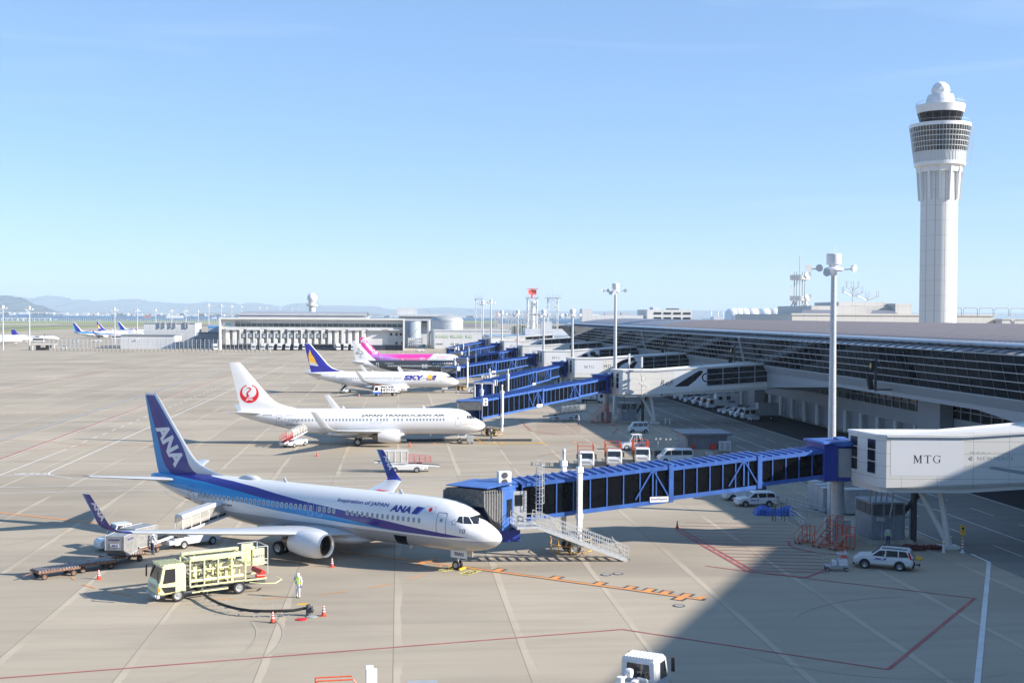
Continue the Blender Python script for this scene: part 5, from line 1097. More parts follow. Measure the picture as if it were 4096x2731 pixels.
fm = [(12,1400,1232),(118,1400,1236),(459,1378,1240),(549,1352,1243),(623,1336,1243),(687,1334,1244),(744,1330,1245),(793,1331,1247),(835,1302,1223),(885,1295,1225),(927,1290,1227),(966,1287,1229),(1040,1283,1232),(1066,1283,1233),(1119,1282,1234),(1169,1281,1235),(1195,1281,1236)]
names = ['far floodlight mast at the left picture edge','far floodlight mast second from the left edge, beside the small shelter','far floodlight mast third from the left, in front of the blue banded far jet']+['far floodlight mast number %d from the left, rising beyond the sheds' % k for k in range(4, 18)]
for k, (x, yb, yt) in enumerate(fm):
    b = gp(x, yb) if k < 3 else None
    if b is None:
        hh = 24; # size from a known height: the head sits 24 m up
        Yd = 760+k*75 if k < 8 else 900+(k-8)*170; b = gy(x, yt, Yd); hh = b.z
    else: hh = gy(x, yt, b.y).z
    mast(names[k], b.x, b.y, hh, 30+k, GF)
M['tglass'] = mat('tower_glass', (.03,.05,.065), .05, var=.5, scale=.25, spec=1.0); M['greenish'] = mat('strip_window_glass', (.10,.125,.105), .12, var=.35, scale=.12)
M['navyw'] = mat('dark_navy_wall', (.022,.028,.05), .6); M['cyan'] = mat('cyan_sign', (.12,.48,.58), .4); M['bluewall'] = mat('blue_grey_wall', (.28,.36,.46), .5, var=.06, scale=.2)
M['gglass'] = mat('green_tinted_glass', (.42,.50,.38), .3, var=.15, scale=.5); M['acbox2'] = mat('blue_grey_tank', (.33,.38,.44), .45, metal=.2)
M['red2'] = mat('radar_red', (.68,.10,.08), .5); M['lglass'] = mat('pale_teal_glass', (.18,.32,.36), .15)
# ---------------------------------------------------------------- control tower
CT = thing('control_tower', 'tall round white control tower with glazed cab and white dome on top', 'tower', (157.9,340,0))
M['tpan'] = brickmat('tower_cladding', (.6,.59,.57), 4.4, 4.38, seam=.03, axis='xz', var=.02)
def polar(name, col, n, h, seam=.012):
    m = brickmat(name, col, 1.0, h, axis='xz', var=.02, seam=.03); nt = m.node_tree; n_ = nt.nodes; l = nt.links.new
    # columns of panels around the shaft: angle instead of x
    sp = [k for k in n_ if k.type == 'SEPXYZ'][0]; ang = nmath(n_, l, 'MULTIPLY', nmath(n_, l, 'ADD', nmath(n_, l, 'ARCTAN2', sp.outputs[1], sp.outputs[0]), .12), n/(2*PI))
    for lk in list(nt.links):
        if lk.from_socket == sp.outputs[0] and lk.to_node != ang.node and lk.to_node.type == 'MATH' and lk.to_node.operation in ('ADD','DIVIDE'): l(ang, lk.to_socket)
    return m
M['shaft'] = polar('tower_shaft_panels', (.60,.59,.57), 12, 4.38)
mb = MB(); mb.lathe([(5.75,0),(5.75,54.2),(5.9,64)],(0,0,0),64); mb.build('shaft', M['shaft'], CT)
mb = MB()
for k in range(12):
    a = 2*PI*k/12+.12; T_ = TR(0,0,0,a)
    mb.ring([[T_@Vector((5.7,-.35,z)),T_@Vector((r,-.35,z)),T_@Vector((r,.35,z)),T_@Vector((5.7,.35,z))] for z, r in ((54.2,6.5),(64,7.25))])
mb.build('rib', M['white'], CT)
mb = MB()
for k in range(12):
    a = 2*PI*(k+.5)/12+.12; T_ = TR(0,0,0,a); mb.ring([[T_@Vector((5.9,-1.5,z)),T_@Vector((r,-1.5,z)),T_@Vector((r,1.5,z)),T_@Vector((5.9,1.5,z))] for z, r in ((62.3,6.6),(64,7.0))])
mb.build('bracket', M['white'], CT)
mb = MB(); mb.lathe([(7.3,63.8),(7.95,64.3),(8.0,65.2),(7.9,65.3)],(0,0,0),64); mb.build('lower_ring', M['white'], CT)
mb = MB(); mb.lathe([(7.85,65.2),(8.2,68.4)],(0,0,0),64,cap=False); mb.build('lower_panels', M['galv'], CT)
mb = MB(); mb.lathe([(8.2,68.3),(9.4,75.9)],(0,0,0),64,cap=False); gl = mb.build('glazed_drum', M['tglass'], CT)
mb = MB()
for k in range(56): a = 2*PI*k/56; mb.bar((7.95*math.cos(a),7.95*math.sin(a),65.3),(9.45*math.cos(a),9.45*math.sin(a),75.9),.085,.085)
for f in (0,.2,.4,.6,.8):
    r = 8.25+1.18*f; z = 68.3+7.5*f; mb.lathe([(r,z-.08),(r+.06,z-.08),(r+.06,z+.08),(r,z+.08)],(0,0,0),56,cap=False)
mb.build('glazing_bars', M['white'], gl)
mb = MB(); mb.lathe([(9.3,75.8),(9.55,75.85),(9.55,76.9),(9.0,77.0),(6.3,77.0),(6.3,77.35),(5.9,77.4)],(0,0,0),64); mb.build('deck_ring', M['white'], CT)
mb = MB(); mb.lathe([(6.1,77.6),(7.15,81.0)],(0,0,0),16,cap=False); cg = mb.build('cab_glass', M['wglass'], CT)
mb = MB()
for k in range(16): a = 2*PI*k/16; mb.bar((6.13*math.cos(a),6.13*math.sin(a),77.6),(7.2*math.cos(a),7.2*math.sin(a),81.1),.14,.14)
mb.build('glazing_bars', M['dgrey'], cg)
mb = MB(); mb.lathe([(7.2,80.4),(7.75,82.6),(7.6,82.8),(4.8,82.9),(4.0,85.9),(3.9,86.0)],(0,0,0),64); mb.build('cab_roof', M['white'], CT)
bm = bmesh.new(); bmesh.ops.create_icosphere(bm, subdivisions=2, radius=2.95); mb = MB(); bm.verts.ensure_lookup_table(); mb.add([(v.co.x,v.co.y,v.co.z+87.3) for v in bm.verts],[tuple(v.index for v in f.verts) for f in bm.faces]); bm.free(); mb.build('radome', M['sign'], CT)
mb = MB()
for k in range(40): a = 2*PI*k/40; mb.tube((7.5*math.cos(a),7.5*math.sin(a),82.8),(7.5*math.cos(a),7.5*math.sin(a),83.7),.035,n=4)
for r, z in ((7.5,83.7),(9.3,77.9)): mb.path([(r*math.cos(2*PI*k/40),r*math.sin(2*PI*k/40),z) for k in range(41)],.04,n=4)
for x in (4.4,5.9): mb.tube((x,-3,82.8),(x,-3,85.6),.06)
mb.build('railing', M['grey'], CT)
mb = MB()
for s in (0,.7):
    mb.bar((9.0+s,-1.5,64.2),(10.3+s,-1.5,76.6),.08)
for k in range(22): f = k/21; mb.bar((9.0+1.3*f,-1.5,64.2+12.4*f),(9.7+1.3*f,-1.5,64.2+12.4*f+(.5 if k % 2 else 0)),.05)
mb.build('maintenance_ladder', M['grey'], CT)
for o in CT.children_recursive:
    for v in o.data.vertices:
        v.co.x *= .906; v.co.y *= .906
        if v.co.z > 64: v.co.z = 64+(v.co.z-64)*.955
# ---------------------------------------------------------------- buildings behind the pier
M['bwall'] = brickmat('pale_facade', (.52,.50,.47), 4.6, 3.4, seam=.03, axis='xz', var=.03)
M['bwall2'] = brickmat('white_facade', (.52,.53,.54), 5.2, 9, seam=.04, axis='xz', var=.02)
def block(name, label, boxes, m, cat='building', group=None, loc=(0,0,0)):
    """boxes: (part name, x0, x1, y0, y1, z0, z1[, material])"""
    T = thing(name, label, cat, loc, 0, group)
    for b in boxes: mb = MB(); mb.box(*b[1:7]); mb.build(b[0], b[7] if len(b) > 7 else m, T)
    return T
b2 = block('terminal_annex', 'long low cream building behind the pier roof, left and right of the control tower', [('main_block',134,206,400,470,0,20.9),('upper_block',145,180,412,450,20.9,23.9),('penthouse',156,174,415,440,23.9,25.3),('stair_block',174,180,408,430,20.9,24.8),('parapet',133.7,206.3,399.7,400.3,20.5,21.15)], M['bwall'])
mb = MB(); 
for x0, x1 in ((138,150),(163,173)): mb.add([(x0,403,21.0),(x1,403,21.0),(x1+.4,409,22.4),(x0+3,409,22.4)],[(0,1,2,3)]); mb.box(x0,x1,403,403.2,20.9,21.05)
mb.build('roof_panel', M['roof'], b2, fix=False)
MB().box(160.5,163.5,414.9,415.1,21.3,24.0).build('window', M['lglass'], b2)
for x, z0, s, lb in ((163,25.3,1.0,'wide branching antenna with upright rods on the annex roof'),(168.5,25.3,.75,'smaller branching antenna right of the wide one on the annex roof')):
    t = thing('roof_antenna', lb, 'antenna', (x,420,z0)); mb = MB(); mb.tube((0,0,0),(0,0,5*s if s == 1 else 3.2),.14)
    for lev in ((2.6,3.9),(4.6,2.4)) if s == 1 else ((1.2,4.2),):
        for k in range(6): a = PI/3*k+.3; q = (lev[1]*math.cos(a),lev[1]*math.sin(a),lev[0]+1.0); mb.tube((0,0,lev[0]-.6),q,.08); mb.tube((q[0],q[1],q[2]-.3),(q[0],q[1],q[2]+2.0),.10)
    mb.build('antenna_rods', M['grey'], t)
block('parking_deck', 'low deck with rounded railings right of the control tower', [('deck',206.5,260,395,440,17.5,19.6),('wall',206.5,260,400,440,0,17.4)], M['bwall'])
mb = MB()
for k in range(8): x = 180+k*5.6; mb.path([(x,392,20.5),(x,392,22.8),(x+.5,392,23.3),(x+4.4,392,23.3),(x+4.9,392,22.8),(x+4.9,392,20.5)],.13,n=5)
tag(mb.build('roof_railing', M['grey']), 'row of rounded metal hoops along the roof right of the control tower', 'railing')
# lattice antenna tower
def lattice(T, w, z0, z1, n, m, r=.12, tw=None):
    tw = tw or w; mb = MB()
    C4 = ((-1,-1),(1,-1),(1,1),(-1,1))
    for sx, sy in C4: mb.tube((sx*w/2,sy*w/2,z0),(sx*tw/2,sy*tw/2,z1),r*1.3,n=5)
    for k in range(n):
        za, zb_ = z0+(z1-z0)*k/n, z0+(z1-z0)*(k+1)/n; wa, wb = w+(tw-w)*k/n, w+(tw-w)*(k+1)/n
        for i in range(4):
            a, b = C4[i], C4[(i+1) % 4]; mb.tube((a[0]*wb/2,a[1]*wb/2,zb_),(b[0]*wb/2,b[1]*wb/2,zb_),r*.8,n=4)
            if k % 2: a, b = b, a
            mb.tube((a[0]*wa/2,a[1]*wa/2,za),(b[0]*wb/2,b[1]*wb/2,zb_),r*.7,n=4)
    return mb.build('lattice_frame', m, T)
t = thing('communications_tower', 'grey four legged communications tower with two round platforms, left of the annex', 'tower', (191.2,560,19))
mb = MB()
for sx in (-1,1):
    for sy in (-1,1): mb.tube((sx*5.5,sy*4,0),(sx*2.2,sy*2,8.5),.35); mb.tube((sx*2.0,sy*1.8,6),(sx*2.0,sy*1.8,22.5),.28)
mb.tube((0,0,5),(0,0,30),.2); mb.build('leg', M['grey'], t)
for z in (8.5,18.5): mb = MB(); mb.lathe([(4.2,z),(4.6,z+.2),(4.6,z+2.4),(4.2,z+2.4),(4.1,z+.4)],(0,0,0),20); mb.build('platform', M['panel'], t)
mb = MB()
for x, y, z in ((-4.5,0,10),(4.5,0,20),(-4.5,0,20),(2,-3,20)): mb.tube((x,y,z),(x,y,z+6),.1)
for x, z in ((4,21),(4.2,10.5)): mb.lathe([(1.4,-4.5),(1.5,-4.8),(.1,-4.4)],(x-1.5,0,z),14,'y')
mb.build('dish_antenna', M['sign'], t)
# radar tower and two lattice towers
t = thing('radar_tower', 'lattice tower carrying a red rotating radar antenna', 'radar tower', (84.6,760,0)); lattice(t, 6.0, 8, 30.8, 5, M['white'], .2)
mb = MB(); mb.tube((.4,0,8),(.4,0,29),1.5,n=14); mb.build('inner_shaft', M['white'], t)
mb = MB(); mb.box(-4,4,-4,4,30.8,31.3); 
for k in range(13): mb.tube((-4+k*.66,-4,31.2),(-4+k*.66,-4,32.3),.05,n=4)
mb.bar((-4,-4,32.3),(4,-4,32.3),.1); mb.tube((-3,-3.6,31),(-3,-3.6,38.5),.09); mb.tube((3.2,-3.6,31),(3.2,-3.6,38.5),.09); mb.build('platform', M['galv'], t)
mb = MB(); mb.tube((0,0,31.3),(0,0,33.5),.8,.5,n=12)
rg = []
for i in range(9):
    x = -2.6+5.2*i/8; y = .28*(abs(x)**2)*.25; rg.append([(x,-y-.2,33.0+.35*abs(x)*.4),(x,-y+.6,34.6),(x,-y-.1,36.5-.15*abs(x)),(x,-y-.35,36.5-.15*abs(x)),(x,-y+.3,34.6),(x,-y-.5,33.0+.35*abs(x)*.4)])
mb.ring(rg); mb.bar((-3.4,-.4,36.9),(3.4,-.4,36.9),.8,.5); mb.build('radar_antenna', M['red2'], t)
for x, y, w, h, tp, lb in ((97.8,760,6,31,9.5,'open lattice tower with wide railed platform, right of the radar tower'),(50.4,760,3.7,30,5.2,'slim open lattice tower with small platform, left of the radar tower')):
    t = thing('lattice_tower', lb, 'tower', (x,y,0)); lattice(t, w, 8, h, 8, M['galv'], .17 if w > 5 else .13); mb = MB(); mb.box(-tp/2,tp/2,-tp/2,tp/2,h,h+.3)
    for k in range(11): mb.tube((-tp/2+tp*k/10,-tp/2,h),(-tp/2+tp*k/10,-tp/2,h+2.0+(1.5 if k in (0,2,8,10) else 0)),.07,n=4)
    mb.bar((-tp/2,-tp/2,h+1.3),(tp/2,-tp/2,h+1.3),.12); mb.tube((0,0,h),(0,0,h+8),.08); mb.build('platform', M['galv'], t)
# ---------------------------------------------------------------- catering building
M['nacw'] = mat('catering_white_wall', (.55,.55,.56), .5, var=.05, scale=.2); M['nacg'] = mat('catering_grey_wall', (.42,.43,.45), .55, var=.06, scale=.2)
N = thing('catering_building', 'wide pale catering building with numbered truck docks and a long window strip', 'building', (0,0,0))
X0, X1, Y = -98.3, 3.4, 674
mb = MB(); mb.box(X0,X1,Y+1.5,Y+60,0,17.0); mb.build('main_block', M['nacw'], N)
mb = MB(); mb.box(X0,X0+1.0,Y-2.5,Y+1.4,0,17.8); mb.box(X1-1.0,X1,Y-2.5,Y+1.4,0,17.8); mb.box(X0+1.0,X1-1.0,Y-2.5,Y+1.4,16.9,17.8); mb.build('portal_frame', M['panel'], N)
mb = MB(); mb.box(X0+1.1,X1-1.1,Y+.5,Y+1.4,11.6,16.8); mb.box(X0+1.1,X1-1.1,Y-.6,Y+.4,11.4,12.6); mb.build('upper_band', M['nacw'], N)
wb = MB(); wb.box(-90,2.2,Y+.35,Y+.48,12.9,14.7); wb = wb.build('strip_window', M['greenish'], N)
mb = MB()
for k in range(32): x = -90+92.2*k/31; mb.box(x-.1,x+.1,Y+.25,Y+.34,12.9,14.7)
mb.build('window_frame', M['galv'], wb)
mb = MB(); mb.box(X0+1.1,X1-1.1,Y+1.0,Y+1.45,0,2.9); mb.build('base_band', M['navyw'], N)
xs = [-94.5+3.72*k for k in range(21)]
for k, x in enumerate(xs):   # wedge shaped piers between the docks
    mb = MB(); mb.ring([[(x-.3,Y-.8,z),(x+1.5,Y-.8,z),(x+2.0,Y+1.3,z),(x-.9,Y+1.3,z)] for z in (3.4 if k > 1 else 2.9, 11.3)]); mb.build('pier_wall', M['panel'], N)
for k in range(13):
    x = -86.0+3.72*k; d = MB(); d.box(x-.1,x+2.0,Y-1.0,Y+1.2,6.6,9.3); d.m = 1; d.box(x+.15,x+1.75,Y-1.05,Y-1.01,6.8,9.0); dd = d.build('loading_dock', [M['dgrey'], M['acbox']], N)
    t = MB(); put_text(t, str(k+3), lambda u, v, x=x: (x+.35+u, Y-1.1, 7.1+v), .95, 1.1); t.build('dock_number', M['sign'], dd, fix=False)
each('dock_canopy', M['sign'], N, [(-94.5+11.1*k,-87.2+11.1*k,Y-1.8,Y+.4,11.05,11.35) for k in range(9)])
each('window', M['glass'], N, [(x,x+1.2,Y+.9,Y+.98,8.2,9.6) for x in (-4.8,-1.8,.6)]+[(x,x+1.3,Y+.9,Y+.98,3.2,4.8) for x in (-1.8,1.3)])
mb = MB(); mb.box(-5.6,2.2,Y+1.0,Y+1.44,3.0,11.2); mb.build('side_wall', M['nacg'], N)
t = MB(); put_text(t, '名古屋エアケータリング', lambda u, v: (-90+u, Y+.4, 15.0+v), 8.3, .85, bold=.03, shear=.2); t.build('lettering', M['navy'], N, fix=False)
t = MB(); put_text(t, 'NAC', lambda u, v: (-95.4+u, Y+.4, 13.2+v), 3.6, 1.7, bold=.03, shear=.2); t.build('emblem', M['cyan'], N, fix=False)
mb = MB(); mb.box(-89,-17.5,Y+6,Y+50,17.0,18.4); mb.build('roof_block', M['nacg'], N)
mb = MB(); mb.ring([[(x,Y+6+44*k/12,19.2+2.2*math.sin(PI*k/12)) for k in range(13)] for x in (-88.6,-17.8)],cap=False,closed=False); mb.build('vaulted_roof', ribbed('vault_roof_metal', (.45,.45,.46), 1.2, axis=0), N)
mb = MB(); mb.box(-88.6,-17.8,Y+7,Y+7.3,17.2,20.2); mb.build('clerestory', M['nacg'], N)
# radome tower behind
t = thing('radome_tower', 'round white radar dome on a drum shaped tower above the catering building', 'radar tower', (-54,760,0))
mb = MB(); mb.lathe([(2.0,0),(2.0,24.6),(3.4,25.0),(3.6,25.2),(3.6,25.9),(2.2,26.0),(2.2,27.4)],(0,0,0),28); mb.build('tower_shaft', M['panel'], t)
mb = MB(); mb.smooth = True; mb.lathe([(.01,33.2)]+[(3.1*math.sin(R(a)),30.1+3.1*math.cos(R(a))) for a in range(10,160,10)],(0,0,0),32); mb.build('radome', M['sign'], t)
mb = MB()
for k in range(24): a = 2*PI*k/24; mb.tube((3.5*math.cos(a),3.5*math.sin(a),25.9),(3.5*math.cos(a),3.5*math.sin(a),27.0),.05,n=4)
mb.path([(3.5*math.cos(2*PI*k/24),3.5*math.sin(2*PI*k/24),27) for k in range(25)],.05,n=4); mb.build('railing', M['grey'], t)
# ---------------------------------------------------------------- sheds and buildings on the left
s = block('storage_shed', 'plain white shed with one small window behind the concrete barrier', [('wall',-155,-125.5,690,712,0,7.7),('roof',-155.6,-124.6,689.2,712.5,7.75,8.1,M['grey'])], M['bwall2'])
MB().prism([(-147,5.2),(-145.6,5.9),(-145.3,5.3),(-146.7,4.4)],689.3,689.9).build('vent_hood', M['white'], s)
s = block('storage_shed', 'taller white windowless shed behind the lower white shed', [('wall',-149,-119.5,722,745,0,14.1),('roof',-149.4,-119.2,721.6,745.4,14.1,14.5,M['grey'])], M['bwall2'])
each('vent_stack', M['grey'], s, [(x,x+.6,721.2,721.8,11.4,15.3) for x in (-140,-137.2,-133.5,-131,-125.3,-123.8)])
s = block('storage_shed', 'blue grey shed with a blue roof edge left of the catering building', [('wall',-114,-100,735,760,0,13.3),('trim',-114.1,-99.9,734.8,734.95,11.6,12.2,M['lblue']),('low_annex',-120,-110,725,733,0,8.6)], M['bluewall'])
s = block('storage_shed', 'small low blue grey workshop with a door beside the catering building', [('wall',-114,-99.8,700,712,0,8.9),('roof',-114.6,-99.3,699.3,712.5,8.9,9.2,M['dgrey']),('door',-107,-105.5,699.85,699.95,.2,3.0,M['grey']),('window',-112,-110.6,699.85,699.95,4,5.6,M['glass'])], M['acbox'])
# concrete barrier with posts
bt = thing('blast_fence', 'long fence of grey posts and rails on concrete blocks across the far apron', 'fence', (0,0,0))
P0, P1 = gp(196,1404), gp(1072,1409.5); nn_ = 52
fr_ = MB(); w_ = (P1-P0).x/nn_
fb = MB().bb(.1,w_*.62,0,1.1,0,1.5,.05).build('concrete_block', M['conc'], bt); fp = MB().box(-.12,.12,.5,.8,0,6.6).build('fence_post', M['galv'], bt)
for k in range(nn_+1):
    c = P0+(P1-P0)*k/nn_; w_ = (P1-P0).x/nn_
    for o in (fb, fp):
        if k: o = o.copy(); C.objects.link(o)
        o.location = c
    fr_.box(c.x+w_/2-.04,c.x+w_/2+.04,c.y+.6,c.y+.7,1.8,6.2)
for z in (2.2,3.6,5.0,6.2): fr_.bar((P0.x,P0.y+.65,z),(P1.x,P1.y+.65,z),.08)
fr_.build('fence_rail', M['galv'], bt)
sf = MB(); a = gp(-300/1,1287); b = gp(900,1290.5)
for k in range(0,161): c = a+(b-a)*k/160; sf.box(c.x-.6,c.x+.6,c.y,c.y+1,0,9.5)
tag(sf.build('sea_fence', M['galv']), 'long line of white fence posts along the sea wall behind the grass', 'fence')
# power plant side
s = block('office_building', 'two storey white building with green tinted windows behind the far jet bridges', [('wall',21,66,706,740,0,10.6),('parapet',20.7,66.3,705.6,740,10.6,11.0)], M['bwall2'])
each('window', M['gglass'], s, [(x0+k*1.85,x0+k*1.85+1.7,705.8,705.95,6.6,8.1) for x0, n_ in ((22,4),(30.7,4),(39.6,2)) for k in range(n_)])
each('vent_slot', M['dgrey'], s, [(x0+k,x0+k+.7,705.8,705.95,2.6,3.1) for x0, n_ in ((22,4),(30.7,5),(38,3)) for k in range(n_)])
s = thing('storage_tank', 'wide low grey storage tank with domed roof behind the white office', 'tank', (30.5,762,0)); mb = MB(); mb.lathe([(10.2,0),(10.2,16),(10.5,16.1),(10.5,16.5)],(0,0,0),48); mb.build('tank_shell', M['galv'], s)
mb = MB(); mb.lathe([(10.3,16.5)]+[(10.3*math.cos(R(a)),16.5+3.4*math.sin(R(a))) for a in range(10,90,16)]+[(.1,19.9)],(0,0,0),48); mb.build('tank_roof', M['grey'], s)
s = thing('storage_tank', 'tall grey cylinder tank with a spiral stair right of the catering building', 'tank', (8.5,752,0)); mb = MB(); mb.lathe([(5.4,0),(5.4,15.6),(5.6,15.7),(5.6,16)],(0,0,0),40); mb.build('tank_shell', M['acbox2'], s)
mb = MB(); mb.path([(5.7*math.cos(R(a)),5.7*math.sin(R(a)),(a+150)/130*15) for a in range(-150,-19,10)],.14,n=4); mb.build('spiral_stair', M['white'], s)
s = thing('chimney', 'slim silver vertical pipe stack between the two tanks', 'chimney', (18.3,735,0)); mb = MB(); mb.lathe([(1.0,0),(1.0,16.2),(.8,16.4)],(0,0,0),20); mb.build('stack', M['galv'], s)
s = thing('gas_cylinder_rack', 'rack of small silver gas bottles beside the catering building', 'gas rack', (9,712,0)); mb = MB()
for i in range(8):
    for j in range(3): mb = MB(); mb.tube((-3+i*1.05,0,1.5+j*1.7),(-3+i*1.05,0,2.8+j*1.7),.42); mb.build('gas_bottle', M['galv'], s)
mb = MB()
for x in (-3.6,1.2,5.2): mb.bar((x,0,0),(x,0,6.8),.16)
mb.build('rack_frame', M['grey'], s)
s = block('plant_building', 'large white flat roofed building with dark window strip behind the tanks', [('wall',0,33,800,840,0,19),('roof_slab',-1,37,797,842,19,20.4),('upper_block',-1,12,802,830,20.4,24.6),('lower_slab',-1,40,795,842,16.0,17.2),('window_strip',0,34,796,796.2,12.8,16.0,M['dgrey'])], M['bwall2'])
s = block('hall_building', 'long low white hall with blue grey roof beyond the last jet bridge', [('wall',46,112,600,650,0,9.0),('roof',45,113,598,652,9.0,9.7,M['bluewall']),('roof_box',73,78.5,612,616,9.7,16.6),('roof_box',87,92,612,616,9.7,16),('roof_box',66,96,625,640,9.7,12.8)], M['bwall2'])
mb = MB()
for i in range(5): mb.bar((68+2.2*i,597.5,8.6),(68+2.2*i,597.5,11.6),.15)
for z in (8.6,10.0,11.6): mb.bar((68,597.5,z),(77,597.5,z),.15)
mb.bar((70,597.4,8.6),(75,597.4,11.6),.2); mb.build('roof_gantry', M['galv'], s)
s = block('office_building', 'grey four storey office block behind the pier roof with paired window groups', [('wall',146.5,173.5,700,730,0,23.8),('penthouse',151,155,705,715,23.8,25.2),('roof_unit',160,167,706,710,23.8,24.6,M['dgrey'])], M['bwall2'])
each('window', M['glass'], s, [(150.5+5.9*c_,154.9+5.9*c_,699.8,699.95,21.0-2.9*r_,22.2-2.9*r_) for r_ in range(4) for c_ in range(4)])
block('office_building', 'low cream rooftop building with air units, left of the grey office block', [('wall',112,142,690,720,0,20.3),('stair_core',106,112,690,700,0,23.9),('link',111,117,694,705,0,20.8),('roof_unit',121,129,700,704,20.3,21.6,M['grey']),('roof_unit',131,135,700,704,20.3,21.8,M['grey'])], M['bwall2'])
s = block('office_building', 'low beige building with slanted roof left of the communications tower', [('wall',175,200,540,560,0,20.6)], M['bwall']); mb = MB(); mb.ring([[(174,539,20.6),(206,539,19.6),(206,539,18.9),(174,539,20.1)],[(174,562,21.4),(206,562,20.4),(206,562,19.6),(174,562,20.9)]]); mb.build('roof', M['panel'], s)
s = block('distant_quay', 'strip of distant white port buildings and low trees behind the pier roof', [('block',640+60*k,640+60*k+26,3300,3330,0,14+5*(k % 3)) for k in range(11)], M['bwall2'])
for k in range(7):
    mb = MB(); r_ = 34; mb.lathe([(r_,0),(r_,38),(r_*.92,48),(r_*.6,58),(r_*.1,62)],(0,0,0),20); 
    q = gy(*( (2930+[0,22,45,78,127,167,213][k], 1272)), 5200); o = mb.build('storage_tank', M['sign'], loc=(q.x,5200,-3)); tag(o, 'round white gas storage tank on the far shore', 'tank', 'far gas storage tanks')
# substation, trees and boats
sb = thing('substation', 'field of thin grey substation poles and insulators in front of the sea', 'substation', (0,0,0)); mb = MB(); rnd = random.Random(5)
for k in range(44):
    q = gy(1975+k*5.1+rnd.uniform(-2,2), 1330, 900+rnd.uniform(-40,80)); h_ = rnd.uniform(15,24); mb = MB(); mb.bar((q.x,q.y,0),(q.x,q.y,h_),.35)
    if k % 3 == 0: mb.bar((q.x-3,q.y,h_*.8),(q.x+3,q.y,h_*.8),.3); mb.bar((q.x-1.2,q.y,h_),(q.x+1.2,q.y,h_),.3)
    mb.build('busbar_pole', M['galv'], sb)
M['leaf'] = mat('tree_foliage', (.055,.09,.03), .85, var=.3, scale=.3, dirt=(.03,.055,.02)); M['bark'] = mat('tree_bark', (.12,.085,.06), .9, var=.2)
def tree_mesh(seed):
    rnd = random.Random(seed); mb = MB()
    for c in range(26):
        a = rnd.uniform(0,2*PI); rr = rnd.uniform(0,3.2); cx, cy, cz = rr*math.cos(a), rr*math.sin(a), rnd.uniform(3,9-rr*.7); s_ = rnd.uniform(.9,1.7)
        for q in range(34):
            v = Vector((rnd.gauss(0,1),rnd.gauss(0,1),rnd.gauss(0,.8))).normalized()*s_*rnd.uniform(.6,1.1); u = Vector((rnd.uniform(-1,1),rnd.uniform(-1,1),rnd.uniform(-1,1))).normalized()*.5; w_ = u.cross(v).normalized()*.4; p = Vector((cx,cy,cz))+v
            mb.add([p-u,p+w_,p+u,p-w_],[(0,1,2,3)])
    return mb
crowns = [tree_mesh(k) for k in range(3)]; cm = []
for c in crowns: o = c.build('crown', M['leaf'], fix=False); cm.append(o.data); bpy.data.objects.remove(o)
tk = MB(); tk.tube((0,0,0),(0,0,5),.3,.12); tk.bar((0,0,3),(1.5,.4,6),.14); tk.bar((0,0,3.4),(-1.4,.6,6.4),.14); o = tk.build('trunk', M['bark']); tkm = o.data; bpy.data.objects.remove(o)
for k in range(26):
    q = gy((2050+k*9) if k < 8 else (2200+(k-8)*11.5), 1290, 1000+rnd.uniform(-40,60)); T = thing('tree', 'round dark green tree in the row between the substation and the sea', 'tree', (q.x,q.y,0), rnd.uniform(0,6), 'trees beyond the substation')
    s_ = rnd.uniform(.9,1.25); T.scale = (s_,s_,s_*1.1)
    for nm, me in (('crown', cm[k % 3]),('trunk', tkm)): o = bpy.data.objects.new(nm, me); C.objects.link(o); o.parent = T
M['hullr'] = mat('ship_red', (.40,.14,.12), .6); M['hullb'] = mat('ship_blue', (.06,.14,.32), .6)
def ship(label, px, py, D, L_, H_, kind, group='ships on the bay'):
    q = gy(px, py, D); T = thing('ship', label, 'ship', (q.x, D, -4), 0, group)
    mb = MB(); mb.prism([(-L_/2,H_*.45),(-L_/2+L_*.04,0),(L_/2-L_*.06,0),(L_/2,H_*.5)],-L_*.07,L_*.07); mb.build('hull', M[dict(c='hullb',r='hullr',f='sign',s='sign')[kind]], T)
    mb = MB()
    if kind in 'cr':
        for k in range(6): mb.box(-L_*.42+k*L_*.11,-L_*.42+k*L_*.11+L_*.09,-L_*.05,L_*.05,H_*.45,H_*(.75+.1*(k % 3)))
    mb.box(L_*.25,L_*.38,-L_*.05,L_*.05,H_*.45,H_*1.15) if kind != 'f' else mb.box(-L_*.46,L_*.44,-L_*.06,L_*.06,H_*.45,H_*.95)
    mb.build('superstructure', M['sign' if kind != 'r' else 'hullr'], T)
for a in (('white car ferry right of centre among the far masts',700,1252,6500,95,15,'f'),('red container ship left of the white ferry',590,1250,6800,42,17,'r'),('blue container ship near the left shore',95,1249,7500,70,30,'c'),('small white boat nearest the left edge of the bay',31,1256,4600,10,6,'s'),('small white boat behind the second mast',91,1256,4600,10,6,'s'),('small white boat right of the second mast',101,1257,4500,10,6,'s'),('small white boat before the headland',224,1258,4300,11,6,'s'),('low white boat close to the sea fence',392,1268,3600,12,4,'s'),('small work ship right of the ferry',857,1254,5800,22,13,'s')): ship(*a)
pr_ = thing('approach_light_pier', 'raised white pier on legs running out into the sea at the far left', 'pier', (0,0,0)); mb = MB(); a = gp(-60,1282); b = gy(203,1272,a.y)
a.z = b.z; mb.box(a.x,b.x,a.y-2,a.y+2,b.z-1.2,b.z)
for k in range(13): x = a.x+(b.x-a.x)*k/12; mb.box(x-.8,x+.8,a.y-2,a.y+2,-4,b.z-1.2)
mb.build('pier_deck', M['panel'], pr_)
cr_ = MB(); rnd = random.Random(9)
